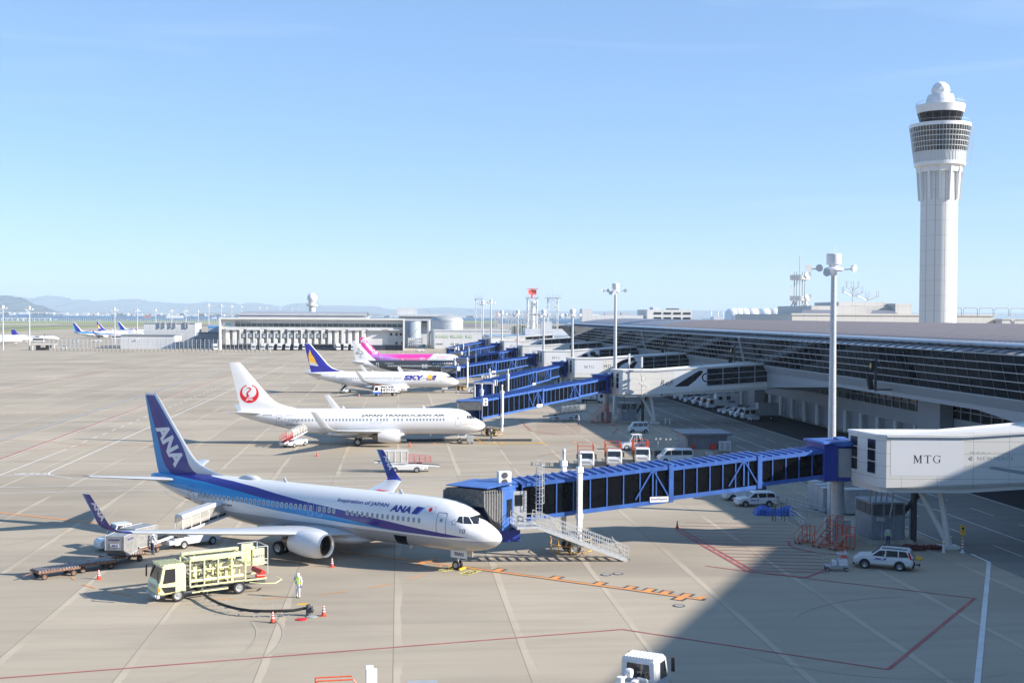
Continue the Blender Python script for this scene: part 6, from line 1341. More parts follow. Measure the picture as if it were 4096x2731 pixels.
for k in range(150):
    x = rnd.choice([rnd.uniform(-100,700),rnd.uniform(700,2350)]); q = gy(x, 1252+x*.0052, 11000); h_ = rnd.uniform(6,24); w_ = rnd.uniform(15,70); cr_.box(q.x,q.x+w_,11000,11060,-4,h_)
tag(cr_.build('port_buildings', M['bwall2']), 'tiny pale port buildings strewn along the far shore', 'port', kind='stuff')
for k, x in enumerate((1987,2055,2068,2096,2845,2873,2893)):
    q = gy(x, 1245, 4800); t = thing('harbour_crane' if k < 4 else 'wind_turbine', ['tiny red and white harbour crane on the far shore','thin white wind turbine on the far shore'][k > 3], ['crane','wind turbine'][k > 3], (q.x,4800,-3), 0, ['far harbour cranes','far wind turbines'][k > 3])
    mb = MB()
    if k < 4: mb.bar((0,0,0),(0,0,40),2); mb.bar((-5,0,26),(14,0,34),1.6); mb.bar((0,0,39),(14,0,34),.8)
    else:
        mb.tube((0,0,0),(0,0,50),2.4,1.5)
        for i in range(3): a = 2*PI*i/3+.4; mb.bar((0,-2,50),(22*math.cos(a),-2,50+22*math.sin(a)),1.2)
    mb.build('crane_frame' if k < 4 else 'rotor_and_mast', M['hullr' if k < 4 else 'sign'], t)
# ---------------------------------------------------------------- road vehicles
M['tire'] = M['black']; M['light'] = mat('headlight_glass', (.6,.62,.65), .12, spec=.8); M['amber'] = mat('amber_lamp', (.75,.22,.02), .3); M['tail'] = mat('tail_lamp_red', (.45,.01,.01), .25)
M['trim'] = mat('black_plastic_trim', (.025,.026,.028), .6)
def shell(mb, prof, W, zb=.9, tum=.16, ch=.09):
    cx = sum(p[0] for p in prof)/len(prof); cz = sum(p[1] for p in prof)/len(prof)
    def hw(z): return W/2-max(0, z-zb)*tum
    def rg(s, k): return [(cx+(x-cx)*k, s*(hw(z)-(0 if k < 1 else ch)), cz+(z-cz)*(k if k == 1 else k)) for x, z in prof]
    k = 1-ch/1.1
    mb.smooth = False; mb.ring([rg(-1,k), rg(-1,1), rg(1,1), rg(1,k)])
    return hw
def side_glass(body, polys, hw):
    for s in (-1, 1):
        for P in polys: MB().add([(x, s*(hw(z)+.012), z) for x, z in P], [tuple(range(len(P)))]).build('side_window', M['glass'], body, fix=False)
def car(name, label, cat, loc, rz, prof, W, glass, front, rear, axles, wr, m=None, group=None, zb=.9, tum=.16, logo=None, lights=None, trim=None):
    T = thing(name, label, cat, (loc[0],loc[1],0), rz, group); m = m or M['vanwhite']
    mb = MB(); hw = shell(mb, prof, W, zb, tum); body = mb.build('body', m, T)
    side_glass(body, glass, hw)
    for nm, q in (('windscreen', front), ('rear_window', rear)):
        if q:
            (x0,z0),(x1,z1) = q; n = Vector((z1-z0, 0, x0-x1)).normalized(); 
            if (nm == 'windscreen') != (n.x > 0): n = -n
            o = n*.015; i = .12; mb = MB(); mb.add([(x0+o.x,-(hw(z0)-i),z0+o.z),(x0+o.x,hw(z0)-i,z0+o.z),(x1+o.x,hw(z1)-i,z1+o.z),(x1+o.x,-(hw(z1)-i),z1+o.z)],[(0,1,2,3)]); mb.build(nm, M['glass'], body, fix=False)
    for s in (-1, 1):
        for k, x in enumerate(axles):
            wheel('wheel', (x, s*(W/2-.06), wr), wr, .2, T)
            mb = MB(); mb.add([(x+(wr+.07)*math.cos(R(a)), s*(W/2+.006), wr+(wr+.07)*math.sin(R(a))) for a in range(-10,191,20)],[tuple(range(11))]); mb.build('wheel_arch', M['trim'], body, fix=False)
    xf = max(p[0] for p in prof); xr = min(p[0] for p in prof); lz = lights or .72
    for s in (-1, 1):
        mb = MB(); mb.bb(xf-.10,xf+.012,s*(W/2-.30)-.17,s*(W/2-.30)+.17,lz-.09,lz+.09,.02); mb.build('headlight', M['light'], T)
        mb = MB(); mb.bb(xr-.012,xr+.1,s*(W/2-.16)-.09,s*(W/2-.16)+.09,lz+.05,lz+.35,.02); mb.build('tail_light', M['tail'], T)
        mb = MB(); mb.bb(glass[0][-1][0]-.1,glass[0][-1][0]+.05,s*(W/2+.12)-.09,s*(W/2+.12)+.09,glass[0][0][1]+.02,glass[0][0][1]+.2,.02); mb.build('door_mirror', m, T)
    mb = MB(); mb.bb(xf-.12,xf+.02,-W/2+.06,W/2-.06,.28,.5,.03); mb.bb(xr-.02,xr+.12,-W/2+.06,W/2-.06,.28,.5,.03); mb.box(xf-.02,xf+.015,-.45,.45,.55,.66); mb.build('bumper', trim or m, T)
    if logo:
        txt, x, z, w_, h_, mm = logo
        for s in (-1, 1):
            mb = MB(); put_text(mb, txt, lambda u, v: (x+(u if s < 0 else -u)*1.0+(0 if s < 0 else w_), s*(W/2+.014), z+v), w_, h_, bold=.04, shear=.25)
            if mm == 'anablue': mb.add([(x+(w_+.08+a if s < 0 else -.08-a), s*(W/2+.014), z+b) for a, b in ((0,0),(.18,0),(.38,h_),(.20,h_))],[(0,1,2,3)])
            mb.build('lettering', M[mm], body, fix=False)
    return T
VAN = dict(prof=[(-1.68,.32),(-1.70,1.1),(-1.62,1.82),(-1.5,1.88),(.72,1.88),(.95,1.80),(1.38,1.12),(1.62,1.0),(1.68,.8),(1.68,.32)], W=1.5, glass=[[(.28,1.15),(1.15,1.15),(.85,1.68),(.28,1.70)],[(-.65,1.15),(.18,1.15),(.18,1.70),(-.65,1.70)],[(-1.5,1.15),(-.75,1.15),(-.75,1.70),(-1.45,1.70)]], front=((1.34,1.16),(.96,1.78)), rear=((-1.69,1.15),(-1.63,1.72)), axles=(1.1,-1.15), wr=.29)
HI = dict(prof=[(-2.35,.32),(-2.38,1.0),(-2.28,1.9),(-2.1,2.0),(1.15,1.98),(1.4,1.9),(1.95,1.15),(2.25,1.0),(2.34,.8),(2.34,.32)], W=1.72, glass=[[(.75,1.18),(1.7,1.18),(1.28,1.75),(.75,1.78)],[(-.75,1.18),(.65,1.18),(.65,1.78),(-.75,1.78)],[(-2.2,1.18),(-.85,1.18),(-.85,1.78),(-2.12,1.78)]], front=((1.9,1.2),(1.42,1.87)), rear=((-2.37,1.15),(-2.29,1.8)), axles=(1.5,-1.3), wr=.33)
WG = dict(prof=[(-2.05,.30),(-2.1,.85),(-1.98,1.35),(-1.82,1.49),(-1.5,1.52),(.2,1.52),(.42,1.46),(1.02,.98),(1.85,.86),(2.05,.68),(2.1,.30)], W=1.69, glass=[[(-.0,.98),(.82,.98),(.3,1.38),(.0,1.40)],[(-.95,.98),(-.1,.98),(-.1,1.40),(-.95,1.41)],[(-1.9,.98),(-1.05,.98),(-1.05,1.41),(-1.78,1.38)]], front=((.98,1.01),(.45,1.44)), rear=((-2.08,.95),(-1.93,1.40)), axles=(1.3,-1.25), wr=.31)
SUVP = dict(prof=[(-2.2,.42),(-2.3,.75),(-2.25,1.1),(-2.0,1.55),(-1.85,1.64),(-.2,1.68),(.25,1.62),(.95,1.1),(1.9,1.0),(2.22,.8),(2.28,.40)], W=1.79, glass=[[(-.15,1.08),(.82,1.08),(.28,1.5),(-.15,1.54)],[(-1.1,1.08),(-.25,1.08),(-.25,1.54),(-1.1,1.55)],[(-1.95,1.12),(-1.2,1.08),(-1.2,1.55),(-1.72,1.52)]], front=((.92,1.12),(.28,1.60)), rear=((-2.24,1.12),(-2.03,1.52)), axles=(1.38,-1.25), wr=.37)
c_ = (38.3, 91.15)
S_ = car('sport_utility_car', 'white sport utility car parked in shade near the lower right', 'car', (38.35,91.55), R(152.5), **SUVP, logo=('ANA', .15, .78, .5, .16, 'anablue'), trim=M['trim'])
mb = MB()
for s in (-1,1): mb.bar((-1.8,s*.68,1.68),(.1,s*.68,1.72),.06)
mb.build('roof_rail', M['trim'], S_); mb = MB(); mb.bar((-2.3,0,.45),(-2.65,0,.45),.1); mb.bb(-2.75,-2.6,-.12,.12,.35,.55,.02); mb.build('tow_hitch', M['dgrey'], S_)
mb = MB()
for s in (-1,1): mb.add([(x, s*(.895-max(0,z-.9)*.16+.014), z) for x, z in ((-2.2,.98),(-2.02,.98),(-1.86,1.5),(-1.98,1.52))],[(0,1,2,3)])
mb.build('tail_lamp', M['tail'], S_, fix=False)
def _hubcap(T): pass
car('estate_car', 'white estate car with company lettering parked under the nearest jet bridge', 'car', (37.35,122.75), R(181), **WG, logo=('ANA', .25, .62, .5, .16, 'anablue'))
car('passenger_van', 'white van parked directly behind the white estate car', 'van', (37.4,126.8), R(180), **HI)
car('minivan', 'white minivan with black side glass behind the roof of the nearest jet bridge', 'van', (37.3,159.3), R(180), **HI)
car('small_van', 'small white van with a round red door emblem, alone on the open apron', 'van', (40.7,201.2), R(181), **VAN)
mb = MB(); mb.lathe([(.19,-.762),(.19,-.768)],(-.35,0,.85),18,'y'); mb.build('emblem', M['lred'], [o for o in bpy.data.objects if o.get('label','').startswith('small white van with a round')][0])
GP = 'vehicles parked along the pier'
car('passenger_van', 'white van between the small cars and the crew cab truck in the pier row', 'van', (67.9,229.6), R(180), **HI, group=GP)
car('small_van', 'small white van in the pier row right of the two white cars', 'van', (67.3,233.1), R(180), **VAN, group=GP)
car('estate_car', 'low white car in the pier row, nearer of two side by side', 'car', (67.5,237.6), R(180), **WG, group=GP)
car('estate_car', 'low white car in the pier row, farther of two side by side', 'car', (67.5,241.2), R(180), **WG, group=GP)
car('passenger_van', 'white van standing left of the square white box truck in the pier row', 'van', (68.1,264.3), R(180), **HI, group=GP)
car('estate_car', 'white car left of the white van at the far end of the pier row', 'car', (67.5,270.5), R(180), **WG, group=GP)
car('small_van', 'white van last but one at the far end of the pier row', 'van', (67.3,276), R(180), **VAN, group=GP)
car('estate_car', 'white car last at the far end of the pier row', 'car', (67.5,281), R(180), **WG, group=GP)
M['lime'] = mat('lime_green_paint', (.20,.42,.03), .35, coat=.3); M['ywp'] = mat('taxi_yellow', (.55,.36,.03), .35, coat=.3)
car('airfield_car', 'lime green car parked in the dark bay under the pier', 'car', (79.2,188), R(185), **WG, m=M['lime'])
car('airfield_car', 'dark yellow car parked behind the lime green car under the pier', 'car', (80.2,192.5), R(185), **WG, m=M['ywp'])
def cabtruck(name, label, loc, rz, L_, W, axles, wr=.4, cabm=None, cabL=1.75, cabH=2.25, body=None, crew=False, roofm=None, group=None, cat='truck', double=False, cz=.62):
    """forward control truck, front bumper at x = L_/2"""
    T = thing(name, label, cat, (loc[0],loc[1],0), rz, group); cabm = cabm or M['vanwhite']; xf = L_/2; xc = xf-cabL-(1.0 if crew else 0)
    prof = [(xc,cz-.1),(xc,cabH-.15),(xc+.12,cabH),(xf-.55,cabH),(xf-.36,cabH-.12),(xf-.14,cz+.72),(xf-.02,cz+.5),(xf,cz-.15),(xf-.3,cz-.25)]
    mb = MB(); hw = shell(mb, prof, W, cz+.7, .06, .1); cab = mb.build('cab', cabm, T)
    g0 = cz+.62; g1 = cabH-.28; gl = [[(xf-1.25,g0),(xf-.36,g0-.05),(xf-.56,g1),(xf-1.25,g1)]]
    if crew: gl.append([(xc+.3,g0),(xf-1.45,g0),(xf-1.45,g1),(xc+.3,g1)])
    side_glass(cab, gl, hw)
    a, b = (xf-.145,cz+.78), (xf-.345,cabH-.2); mb = MB(); mb.add([(a[0]+.02,-hw(1.6)+.14,a[1]),(a[0]+.02,hw(1.6)-.14,a[1]),(b[0]+.02,hw(1.9)-.14,b[1]),(b[0]+.02,-hw(1.9)+.14,b[1])],[(0,1,2,3)]); mb.build('windscreen', M['glass'], cab, fix=False)
    mb = MB(); mb.add([(xc-.012,-W/2+.35,g0+.1),(xc-.012,W/2-.35,g0+.1),(xc-.012,W/2-.4,g1),(xc-.012,-W/2+.4,g1)],[(0,1,2,3)]); mb.build('rear_window', M['glass'], cab, fix=False)
    mb = MB(); mb.bb(xf-.18,xf+.06,-W/2+.02,W/2-.02,.38,.62,.03); mb.bb(xf-.05,xf+.02,-W*.3,W*.3,cz+.18,cz+.42,.01); mb.build('bumper', M['grey'], cab)
    for s in (-1,1):
        mb = MB(); mb.bb(xf-.06,xf+.03,s*(W/2-.24)-.13,s*(W/2-.24)+.13,cz+.02,cz+.2,.02); mb.build('headlight', M['light'], T)
        mb = MB(); mb.bar((xf-.35,s*(W/2-.02),g1+.05),(xf+.02,s*(W/2+.2),g1),.03); mb.bb(xf-.02,xf+.05,s*(W/2+.2)-.1,s*(W/2+.2)+.1,g0+.1,g1,.02); mb.build('door_mirror', M['trim'], T)
    if roofm:
        mb = MB(); mb.box(xc+.15,xf-.8,-W/2+.2,W/2-.2,cabH+.003,cabH+.03); mb.build('cab_roof', roofm, cab)
    mb = MB(); mb.bar((-L_/2,-.4,.62),(xf-.5,-.4,.62),.12,.2); mb.bar((-L_/2,.4,.62),(xf-.5,.4,.62),.12,.2); mb.box(-L_/2,xf-cabL,-W/2+.5,W/2-.5,.45,.58); mb.build('chassis', M['dgrey'], T)
    for x in axles:
        for s in (-1,1): wheel('wheel', (x,s*(W/2-.16),wr), wr, .28, T)
    return T, xc
# the pale yellow hydrant dispenser
T, xc = cabtruck('hydrant_fuel_truck', 'pale yellow hydrant fuelling truck with open pipework behind its cab', (-13.3,86.1), R(208.5), 8.0, 2.25, (2.55,-1.85), .46, M['pale'], 2.0, 2.62, roofm=None, cz=.8)
for k in range(9):
    mb = MB() if k == 0 else mb; mb.box(2.25+.18*k-.03,2.25+.18*k+.03,-.9,.9,2.61,2.66)
mb.build('roof_rib', M['pale'], T)
mb = MB()
for s in (-1,1):
    for z in (.95,2.75): mb.bar((-2.3,s*1.05,z),(1.7,s*1.05,z),.1)
    for x in (-2.3,-1.3,-.3,.7,1.7): mb.bar((x,s*1.05,.95),(x,s*1.05,2.75),.09)
    mb.bar((-3.9,s*1.0,.9),(-2.3,s*1.0,.9),.1); mb.bar((-1.0,s*1.12,.55),(1.6,s*1.12,.55),.09)
for x in (-2.3,1.7): mb.bar((x,-1.05,2.75),(x,1.05,2.75),.1)
mb.build('frame', M['pale'], T)
mb = MB(); rnd = random.Random(3)
for k in range(26):
    x = rnd.uniform(-2.1,1.5); y = rnd.choice((-1,1))*rnd.uniform(.3,.98); z = rnd.uniform(.9,1.7); h_ = rnd.uniform(.4,1.0); mb.tube((x,y,z),(x,y,min(2.6,z+h_)),rnd.uniform(.04,.11))
for z, y in ((1.2,-.95),(1.9,-.9),(2.3,-.8),(1.3,.95),(2.0,.9)): mb.tube((-2.2,y,z),(1.6,y,z),rnd.uniform(.06,.12))
for k in range(8): x = -1.9+k*.48; mb.lathe([(.03,-.12),(.17,-.1),(.17,.1),(.03,.12)],(x,-1.0,rnd.uniform(1.1,2.3)),12,'y')
for x in (-1.6,-.8,.1): mb.tube((x,0,.9),(x,0,2.2),.3,n=14)
mb.build('pipework', M['pale'], T)
mb = MB()
for k in range(12): x = rnd.uniform(-2.1,1.5); mb.bb(x,x+.16,rnd.choice((-1.04,.9)),rnd.choice((-.9,1.04))*1.0 if False else (-.88 if k % 2 else 1.04),rnd.uniform(.9,1.9),2.0,.01) if False else mb.tube((x,-1.0,1.0+.1*k),(x+.3,-1.0,1.2+.1*k),.05)
mb.bb(-.6,.1,-1.15,-.8,.45,.9,.02); mb.bb(.2,1.2,-1.12,-.75,.5,.95,.02); 
for k in range(26): x, y, z = rnd.uniform(-2.1,1.4), rnd.choice((-1,1))*rnd.uniform(.85,1.02), rnd.uniform(1.0,2.5); mb.bb(x,x+rnd.uniform(.08,.3),y-.05,y+.05,z,z+rnd.uniform(.06,.3),.005)
mb.build('valve_box', M['dgrey'], T)
mb = MB(); mb.bb(-1.5,-.9,-1.12,-.85,1.1,1.75,.02); mb.bb(-.55,-.15,-1.14,-.9,.75,1.4,.01); mb.build('steel_cabinet', M['grey'], T)
mb = MB(); mb.bb(-2.5,1.7,-1.1,-.75,2.8,2.98,.02); mb.bb(-2.5,1.7,.7,1.1,2.8,2.98,.02); mb.build('top_tray', M['pale'], T)
mb = MB()
for k in range(14): mb.box(-1.4+.18*k,-1.32+.18*k,.05,.6,2.86,2.92)
mb.build('walkway_grating', M['dgrey'], T)
mb = MB(); mb.bb(-3.7,-2.8,-1.12,-.98,1.9,3.1,.02); mb.bb(-3.0,-2.4,.9,1.0,2.2,3.3,.02); mb.m = 1
for s in (-1,1):
    for z in (2.3,3.2): mb.bar((-4.0,s*1.0,z),(-2.5,s*1.0,z),.05)
mb.bar((-4.0,-1,3.2),(-4.0,1,3.2),.05); mb.bar((-4.0,-1,1.2),(-4.0,-1,3.2),.05); mb.bar((-4,1,1.2),(-4,1,3.2),.05); mb.m = 0; mb.box(-4.0,-2.4,-1.0,1.0,1.95,2.05); lp = mb.build('lift_platform', [M['pale'], M['galv']], T)
mb = MB(); put_text(mb, 'KAFCO', lambda u, v: (-2.85-u, 1.13, 2.3+v) if False else (-3.65+u, -1.135, 2.35+v), .8, .2, bold=.03); 
mb2 = MB(); mb2.bb(-3.7,-2.8,.98,1.12,1.9,3.1,.02); mb2.build('side_board', M['pale'], lp); mb3 = MB(); put_text(mb3, 'KAFCO', lambda u, v: (-2.85-u, 1.13, 2.45+v), .8, .2, bold=.03); mb3.build('lettering', M['anablue'], lp, fix=False); mb.build('lettering', M['anablue'], lp, fix=False)
mb = MB(); mb.tube((-3.7,-.9,1.25),(-3.7,.9,1.25),.2,n=14); mb.tube((-3.75,1.0,1.1),(-3.1,1.05,1.15),.14,n=12); mb.build('hose_reel', M['red'], T)
mb = MB(); mb.add([(x,1.132,z) for x, z in ((2.75,.75),(3.5,.72),(3.75,1.15),(2.75,1.1))],[(0,1,2,3)]); mb.add([(x,-1.132,z) for x, z in ((2.75,.75),(3.5,.72),(3.75,1.15),(2.75,1.1))],[(0,1,2,3)]); mb.build('lower_window', M['glass'], T, fix=False)
mb = MB()
for s in (-1,1): mb.bb(3.8,3.99,s*1.1-.04,s*1.1+.04,.85,1.1,.01)
mb.build('indicator', M['amber'], T)
mb = MB()
for s in (-1,1):
    for k in range(3): mb.lathe([(.1,0),(.1,.08)],(4.05,s*(.5+.22*k),.55),12,'x')
mb.build('fog_lamp', M['light'], T)
mb = MB(); mb.hose([(-2.6,1.1,.75),(-3.3,1.7,.7),(-4.2,1.9,.65),(-4.9,1.4,.75),(-4.6,1.05,.9)], .04)
mb.build('hose_boom', M['pale'], T)
hz_ = thing('fuel_hose', 'black fuelling hose on small wheeled hangers curving across the apron', 'hose', (0,0,0))
hp = [(-14.2,85.3,.8),(-13.75,84.9,.5),(-13.2,84.0,.42),(-12.75,83.0,.42),(-12.0,81.7,.42),(-11.3,80.8,.42),(-10.5,80.0,.42),(-9.6,79.45,.42),(-8.6,79.25,.42),(-7.6,79.25,.42),(-6.8,79.3,.42),(-6.1,79.5,.5),(-5.7,79.5,.45)]
mb = MB(); mb.hose(hp, .095, 10); mb.build('hose', M['black'], hz_)
for k in (1.6,2.4,3.3,4.2,5.0,6.3,7.4,8.5,9.4):
    i = int(k); f = k-i; p = Vector(hp[i])*(1-f)+Vector(hp[i+1])*f; mb = MB(); mb.path([(p.x,p.y,.1),(p.x,p.y,.8),(p.x-.04,p.y-.08,.86),(p.x-.08,p.y-.12,.8)],.016,n=4); mb.tube((p.x-.2,p.y,.3),(p.x+.2,p.y,.3),.03,n=5)
    for s in (-1,1): mb.lathe([(.06,-.02),(.06,.02)],(p.x+s*.16,p.y,.07),8,'y')
    mb.build('hose_hanger', M['grey'], hz_)
mb = MB(); mb.bar((-6.6,79.45,.78),(-5.9,79.5,.8),.09,.07); mb.build('coupler_handle', M['yellow'], hz_); mb = MB(); mb.tube((-5.85,79.45,.05),(-5.85,79.45,.75),.16,n=12); mb.tube((-5.85,79.45,.5),(-5.5,79.4,.3),.14,n=12); mb.lathe([(.22,-.05),(.22,.05)],(-5.6,79.4,.45),14,'x'); mb.build('hydrant_coupler', M['dgrey'], hz_)
# red lift trucks
def liftrail(T, x0, x1, W, z0, m=M['orange']):
    mb = MB()
    for s in (-1,1):
        for z in (z0,z0+.55,z0+1.1): mb.bar((x0,s*W,z),(x1,s*W,z),.05)
        n = 6
        for k in range(n+1): x = x0+(x1-x0)*k/n; mb.bar((x,s*W,z0-.3),(x,s*W,z0+1.1),.05)
    for x in (x0,x1):
        for z in (z0,z0+.55,z0+1.1): mb.bar((x,-W,z),(x,W,z),.05)
    mb.box(x0,x1,-W,W,z0-.35,z0-.25)
    for k in range(4): mb.bar((x0+.3+k*.8,-W,z0-.3),(x0+.9+k*.8,-W,.8),.07); mb.bar((x0+.9+k*.8,-W,z0-.3),(x0+.3+k*.8,-W,.8),.07)
    mb.build('lift_platform', m, T)
for k, (x, y, lb) in enumerate(((24.6,156.2,'left one of the three trucks with red railed lift platforms'),(28.6,158.1,'middle one of the three trucks with red railed lift platforms'),(32.8,160.2,'right one of the three trucks with red railed lift platforms'))):
    T, xc = cabtruck('lift_truck', lb, (x,y), R(-97), 6.0, 2.0, (2.1,-1.5), .4, group='trucks with red lift platforms'); liftrail(T, -2.95, 1.0, 1.02, 1.75)
    mb = MB(); mb.bb(-2.8,.9,-.9,.9,.75,1.25,.03); mb.build('deck', M['grey'], T)
    mb = MB(); mb.bar((1.35,-1.05,.4),(1.35,-1.05,2.4),.06); mb.bar((1.75,-1.05,.4),(1.75,-1.05,2.4),.06)
    for j in range(6): mb.bar((1.35,-1.05,.6+.3*j),(1.75,-1.05,.6+.3*j),.04)
    mb.build('ladder', M['yellow'] if k else M['galv'], T)
# water truck, box trucks, crew cab
T, xc = cabtruck('tank_truck', 'white service truck with a low tank under the second jet bridge', (43.6,270.6), R(1), 6.6, 1.95, (2.2,-1.4), .4, cabH=2.3)
mb = MB(); mb.bb(-3.2,1.2,-.95,.95,.9,1.7,.08); mb.bb(-3.3,-2.2,-.98,.98,.35,1.7,.05); tb = mb.build('tank_body', M['vanwhite'], T); mb = MB(); put_text(mb, 'SKY', lambda u, v: (-.4+u, -.965, 1.2+v), 1.0, .32, bold=.05, shear=.3); mb.build('lettering', M['ink'], tb, fix=False)
T, xc = cabtruck('crew_cab_truck', 'white crew cab truck carrying a grey box body, nearest in the pier row', (69.2,225.2), R(180), 7.0, 1.95, (2.5,-2.0), .4, crew=True, group=GP); mb = MB(); mb.bb(-3.5,.55,-1.05,1.05,.95,3.3,.03); mb.build('box_body', M['grey'], T)
T, xc = cabtruck('box_truck', 'white square box truck with a side window and company lettering in the pier row', (69.0,251.5), R(180), 6.6, 2.1, (2.3,-1.9), .4, group=GP, cabH=2.35); mb = MB(); mb.bb(-3.3,1.5,-1.1,1.1,.8,3.3,.05); bx = mb.build('box_body', M['vanwhite'], T)
mb = MB(); mb.box(.2,1.0,1.1,1.115,2.1,2.8); mb.box(-1.6,-.7,1.1,1.115,2.1,2.9); mb.build('side_window', M['glass'], bx); mb = MB(); put_text(mb, 'ANA', lambda u, v: (-1.0-u, 1.115, 1.5+v), 1.6, .5, bold=.04, shear=.3); mb.build('lettering', M['anablue'], bx, fix=False)
cabtruck('light_truck', 'white light truck left of the square box truck in the pier row', (68.3,256.6), R(180), 5.5, 1.8, (2.0,-1.4), .36, group=GP)
t = thing('baggage_lift_cart', 'small white lift cart standing in front of the crew cab truck', 'cart', (67.2,222.6,0), R(100)); mb = MB(); mb.bb(-1.0,1.0,-.8,.8,.35,.6,.03); mb.bb(-1.0,-.9,-.8,.8,.6,1.0,.02); mb.bb(.9,1.0,-.8,.8,.6,1.0,.02); mb.bar((0,.6,.6),(0,.6,1.9),.12); mb.build('cart_body', M['vanwhite'], t)
for x in (-.7,.7):
    for s in (-1,1): wheel('wheel', (x,s*.7,.2), .2, .12, t)
# airline catering trucks at the docks
GC = 'white catering trucks at the dock row'
for k in range(13):
    sx = [590,690,775,860,945,1030,1120,1200,1285,1450,1540,1615,1700][k]; q = gp(800+sx/2.6133, 1150+648/2.6133)
    if k in (7,8): continue
    T, xc = cabtruck('catering_truck', 'white catering truck number %d from the left at the numbered docks' % (k+1), (q.x,668.5), R(-90+(14 if k == 9 else 0)), 8.2, 2.4, (3.0,-2.6), .48, cabH=2.6, group=GC, cz=.8); mb = MB(); mb.bb(-4.1,2.2,-1.22,1.22,1.0,3.9,.05); mb.bb(1.9,3.2,-1.1,1.1,2.7,3.3,.05); mb.build('box_body', M['vanwhite'], T)
q = gp(800+160/2.6133,1150+655/2.6133); T, xc = cabtruck('catering_truck', 'white truck standing alone behind the concrete barrier left of the dock row', (q.x,664), R(-70), 6.5, 2.3, (2.2,-1.8), .46, cabH=2.6, cz=.8); mb = MB(); mb.bb(-3.2,1.3,-1.15,1.15,.9,3.6,.05); mb.build('box_body', M['vanwhite'], T)
for (px, py, rz, P, nm, ct, lb) in ((1600,1399,180,HI,'passenger_van','van','white van parked at the right corner of the catering building'),(1678,1405,200,WG,'estate_car','car','white car near the blue container, nearer one'),(1671,1389,180,WG,'estate_car','car','white car behind the other near the blue container'),(254,1395,180,VAN,'small_van','van','small white van behind the left part of the barrier fence'),(300,1370,180,HI,'passenger_van','van','white van in front of the far jets, left of the tow tractor')):
    q = gp(px, py); car(nm, lb, ct, (q.x,q.y), R(rz), **P)
for (px, py, lb) in ((150,1369,'white bus standing behind the left turboprop nose'),(470,1357,'white bus half hidden by the third mast')):
    q = gp(px, py); T = thing('bus', lb, 'bus', (q.x,q.y,0), R(0)); mb = MB(); mb.bb(-4.5,4.5,-1.25,1.25,.35,3.1,.12); b_ = mb.build('body', M['vanwhite'], T); mb = MB(); mb.box(-4.0,4.2,-1.27,-1.25,1.4,2.5); mb.box(4.49,4.52,-1.1,1.1,1.3,2.6); mb.build('window', M['glass'], b_)
    for x in (-2.6,2.8):
        for s in (-1,1): wheel('wheel', (x,s*1.1,.48), .48, .28, T)
q = gp(1600+460/5.113, 1220+870/5.113); block('waste_container', 'small teal container at the edge of the far apron', [('body',q.x-1.8,q.x+1.8,q.y,q.y+2,0,2)], mat('teal_paint', (.03,.16,.25), .5))
# tow tractors
def tractor(label, loc, rz, s=1.0, cab=True, m=None, group=None):
    T = thing('tow_tractor', label, 'tow tractor', (loc[0],loc[1],0), rz, group); m = m or M['vanwhite']; T.scale = (s,s,s)
    mb = MB(); mb.ring([[(x,y,z) for x, z in ((-1.5,.3),(-1.55,.95),(-.2,1.0),(.3,1.05),(1.3,.95),(1.55,.75),(1.55,.3))] for y in (-.72,-.66,.66,.72)]); mb.build('body', m, T)
    if cab:
        mb = MB()
        for sd in (-1,1):
            mb.bar((.55,sd*.62,1.0),(.15,sd*.58,1.95),.08); mb.bar((-1.15,sd*.62,.95),(-.95,sd*.58,1.95),.1); mb.bar((-.35,sd*.62,.95),(-.35,sd*.58,1.95),.06)
        mb.bb(-1.05,.25,-.64,.64,1.93,2.05,.04); mb.build('cab_frame', m, T); mb = MB(); mb.quad((.54,-.58,1.02),(.54,.58,1.02),(.16,.54,1.92),(.16,-.54,1.92)); mb.build('windscreen', M['glass'], T, fix=False)
    mb = MB(); mb.bb(-.8,-.3,-.4,.4,.9,1.15,.04); mb.bb(-.85,-.7,-.4,.4,1.1,1.5,.03); mb.tube((.1,.2,1.0),(-.1,.2,1.35),.03); mb.build('seat', M['black'], T)
    for x in (-.95,.95):
        for sd in (-1,1): wheel('wheel', (x,sd*.62,.36), .36, .26, T)
    return T
tractor('white open sided tow tractor behind the three red lift trucks', (34.7,175.3), R(181), 1.15)
tractor('white tow tractor partly hidden behind the grey cargo containers', (-23.6,103.3), R(215), 1.05)
def pushback(label, loc, rz):
    T = thing('pushback_tug', label, 'pushback tug', (loc[0],loc[1],0), rz, 'heavy pushback tugs'); mb = MB(); mb.ring([[(x,y,z) for x, z in ((-3,.45),(-3.05,1.25),(-.8,1.35),(-.4,1.4),(2.6,1.25),(3.05,.95),(3.0,.45))] for y in (-1.25,-1.15,1.15,1.25)]); mb.build('body', M['vanwhite'], T)
    mb = MB(); mb.bb(-.2,1.4,-.9,.9,1.35,2.3,.06); c_ = mb.build('cab', M['vanwhite'], T); mb = MB(); mb.box(-.1,1.3,-.92,-.9,1.6,2.15); mb.box(1.4,1.42,-.8,.8,1.6,2.15); mb.build('cab_window', M['glass'], c_)
    for x in (-1.9,1.9):
        for s in (-1,1): wheel('wheel', (x,s*1.1,.62), .62, .4, T)
    return T
pushback('white pushback tug in front of the nose of the airliner with the star tail', (20.6,304.6), R(180)); q = gp(1150+2110*.3827, 1300+570*.3827); pushback('white pushback tug under the fourth jet bridge', (q.x+.6,q.y+1), R(0)); q = gp(1010/2.6133,1150+570/2.6133); pushback('white pushback tug in front of the small far jets', (q.x,q.y), R(0))
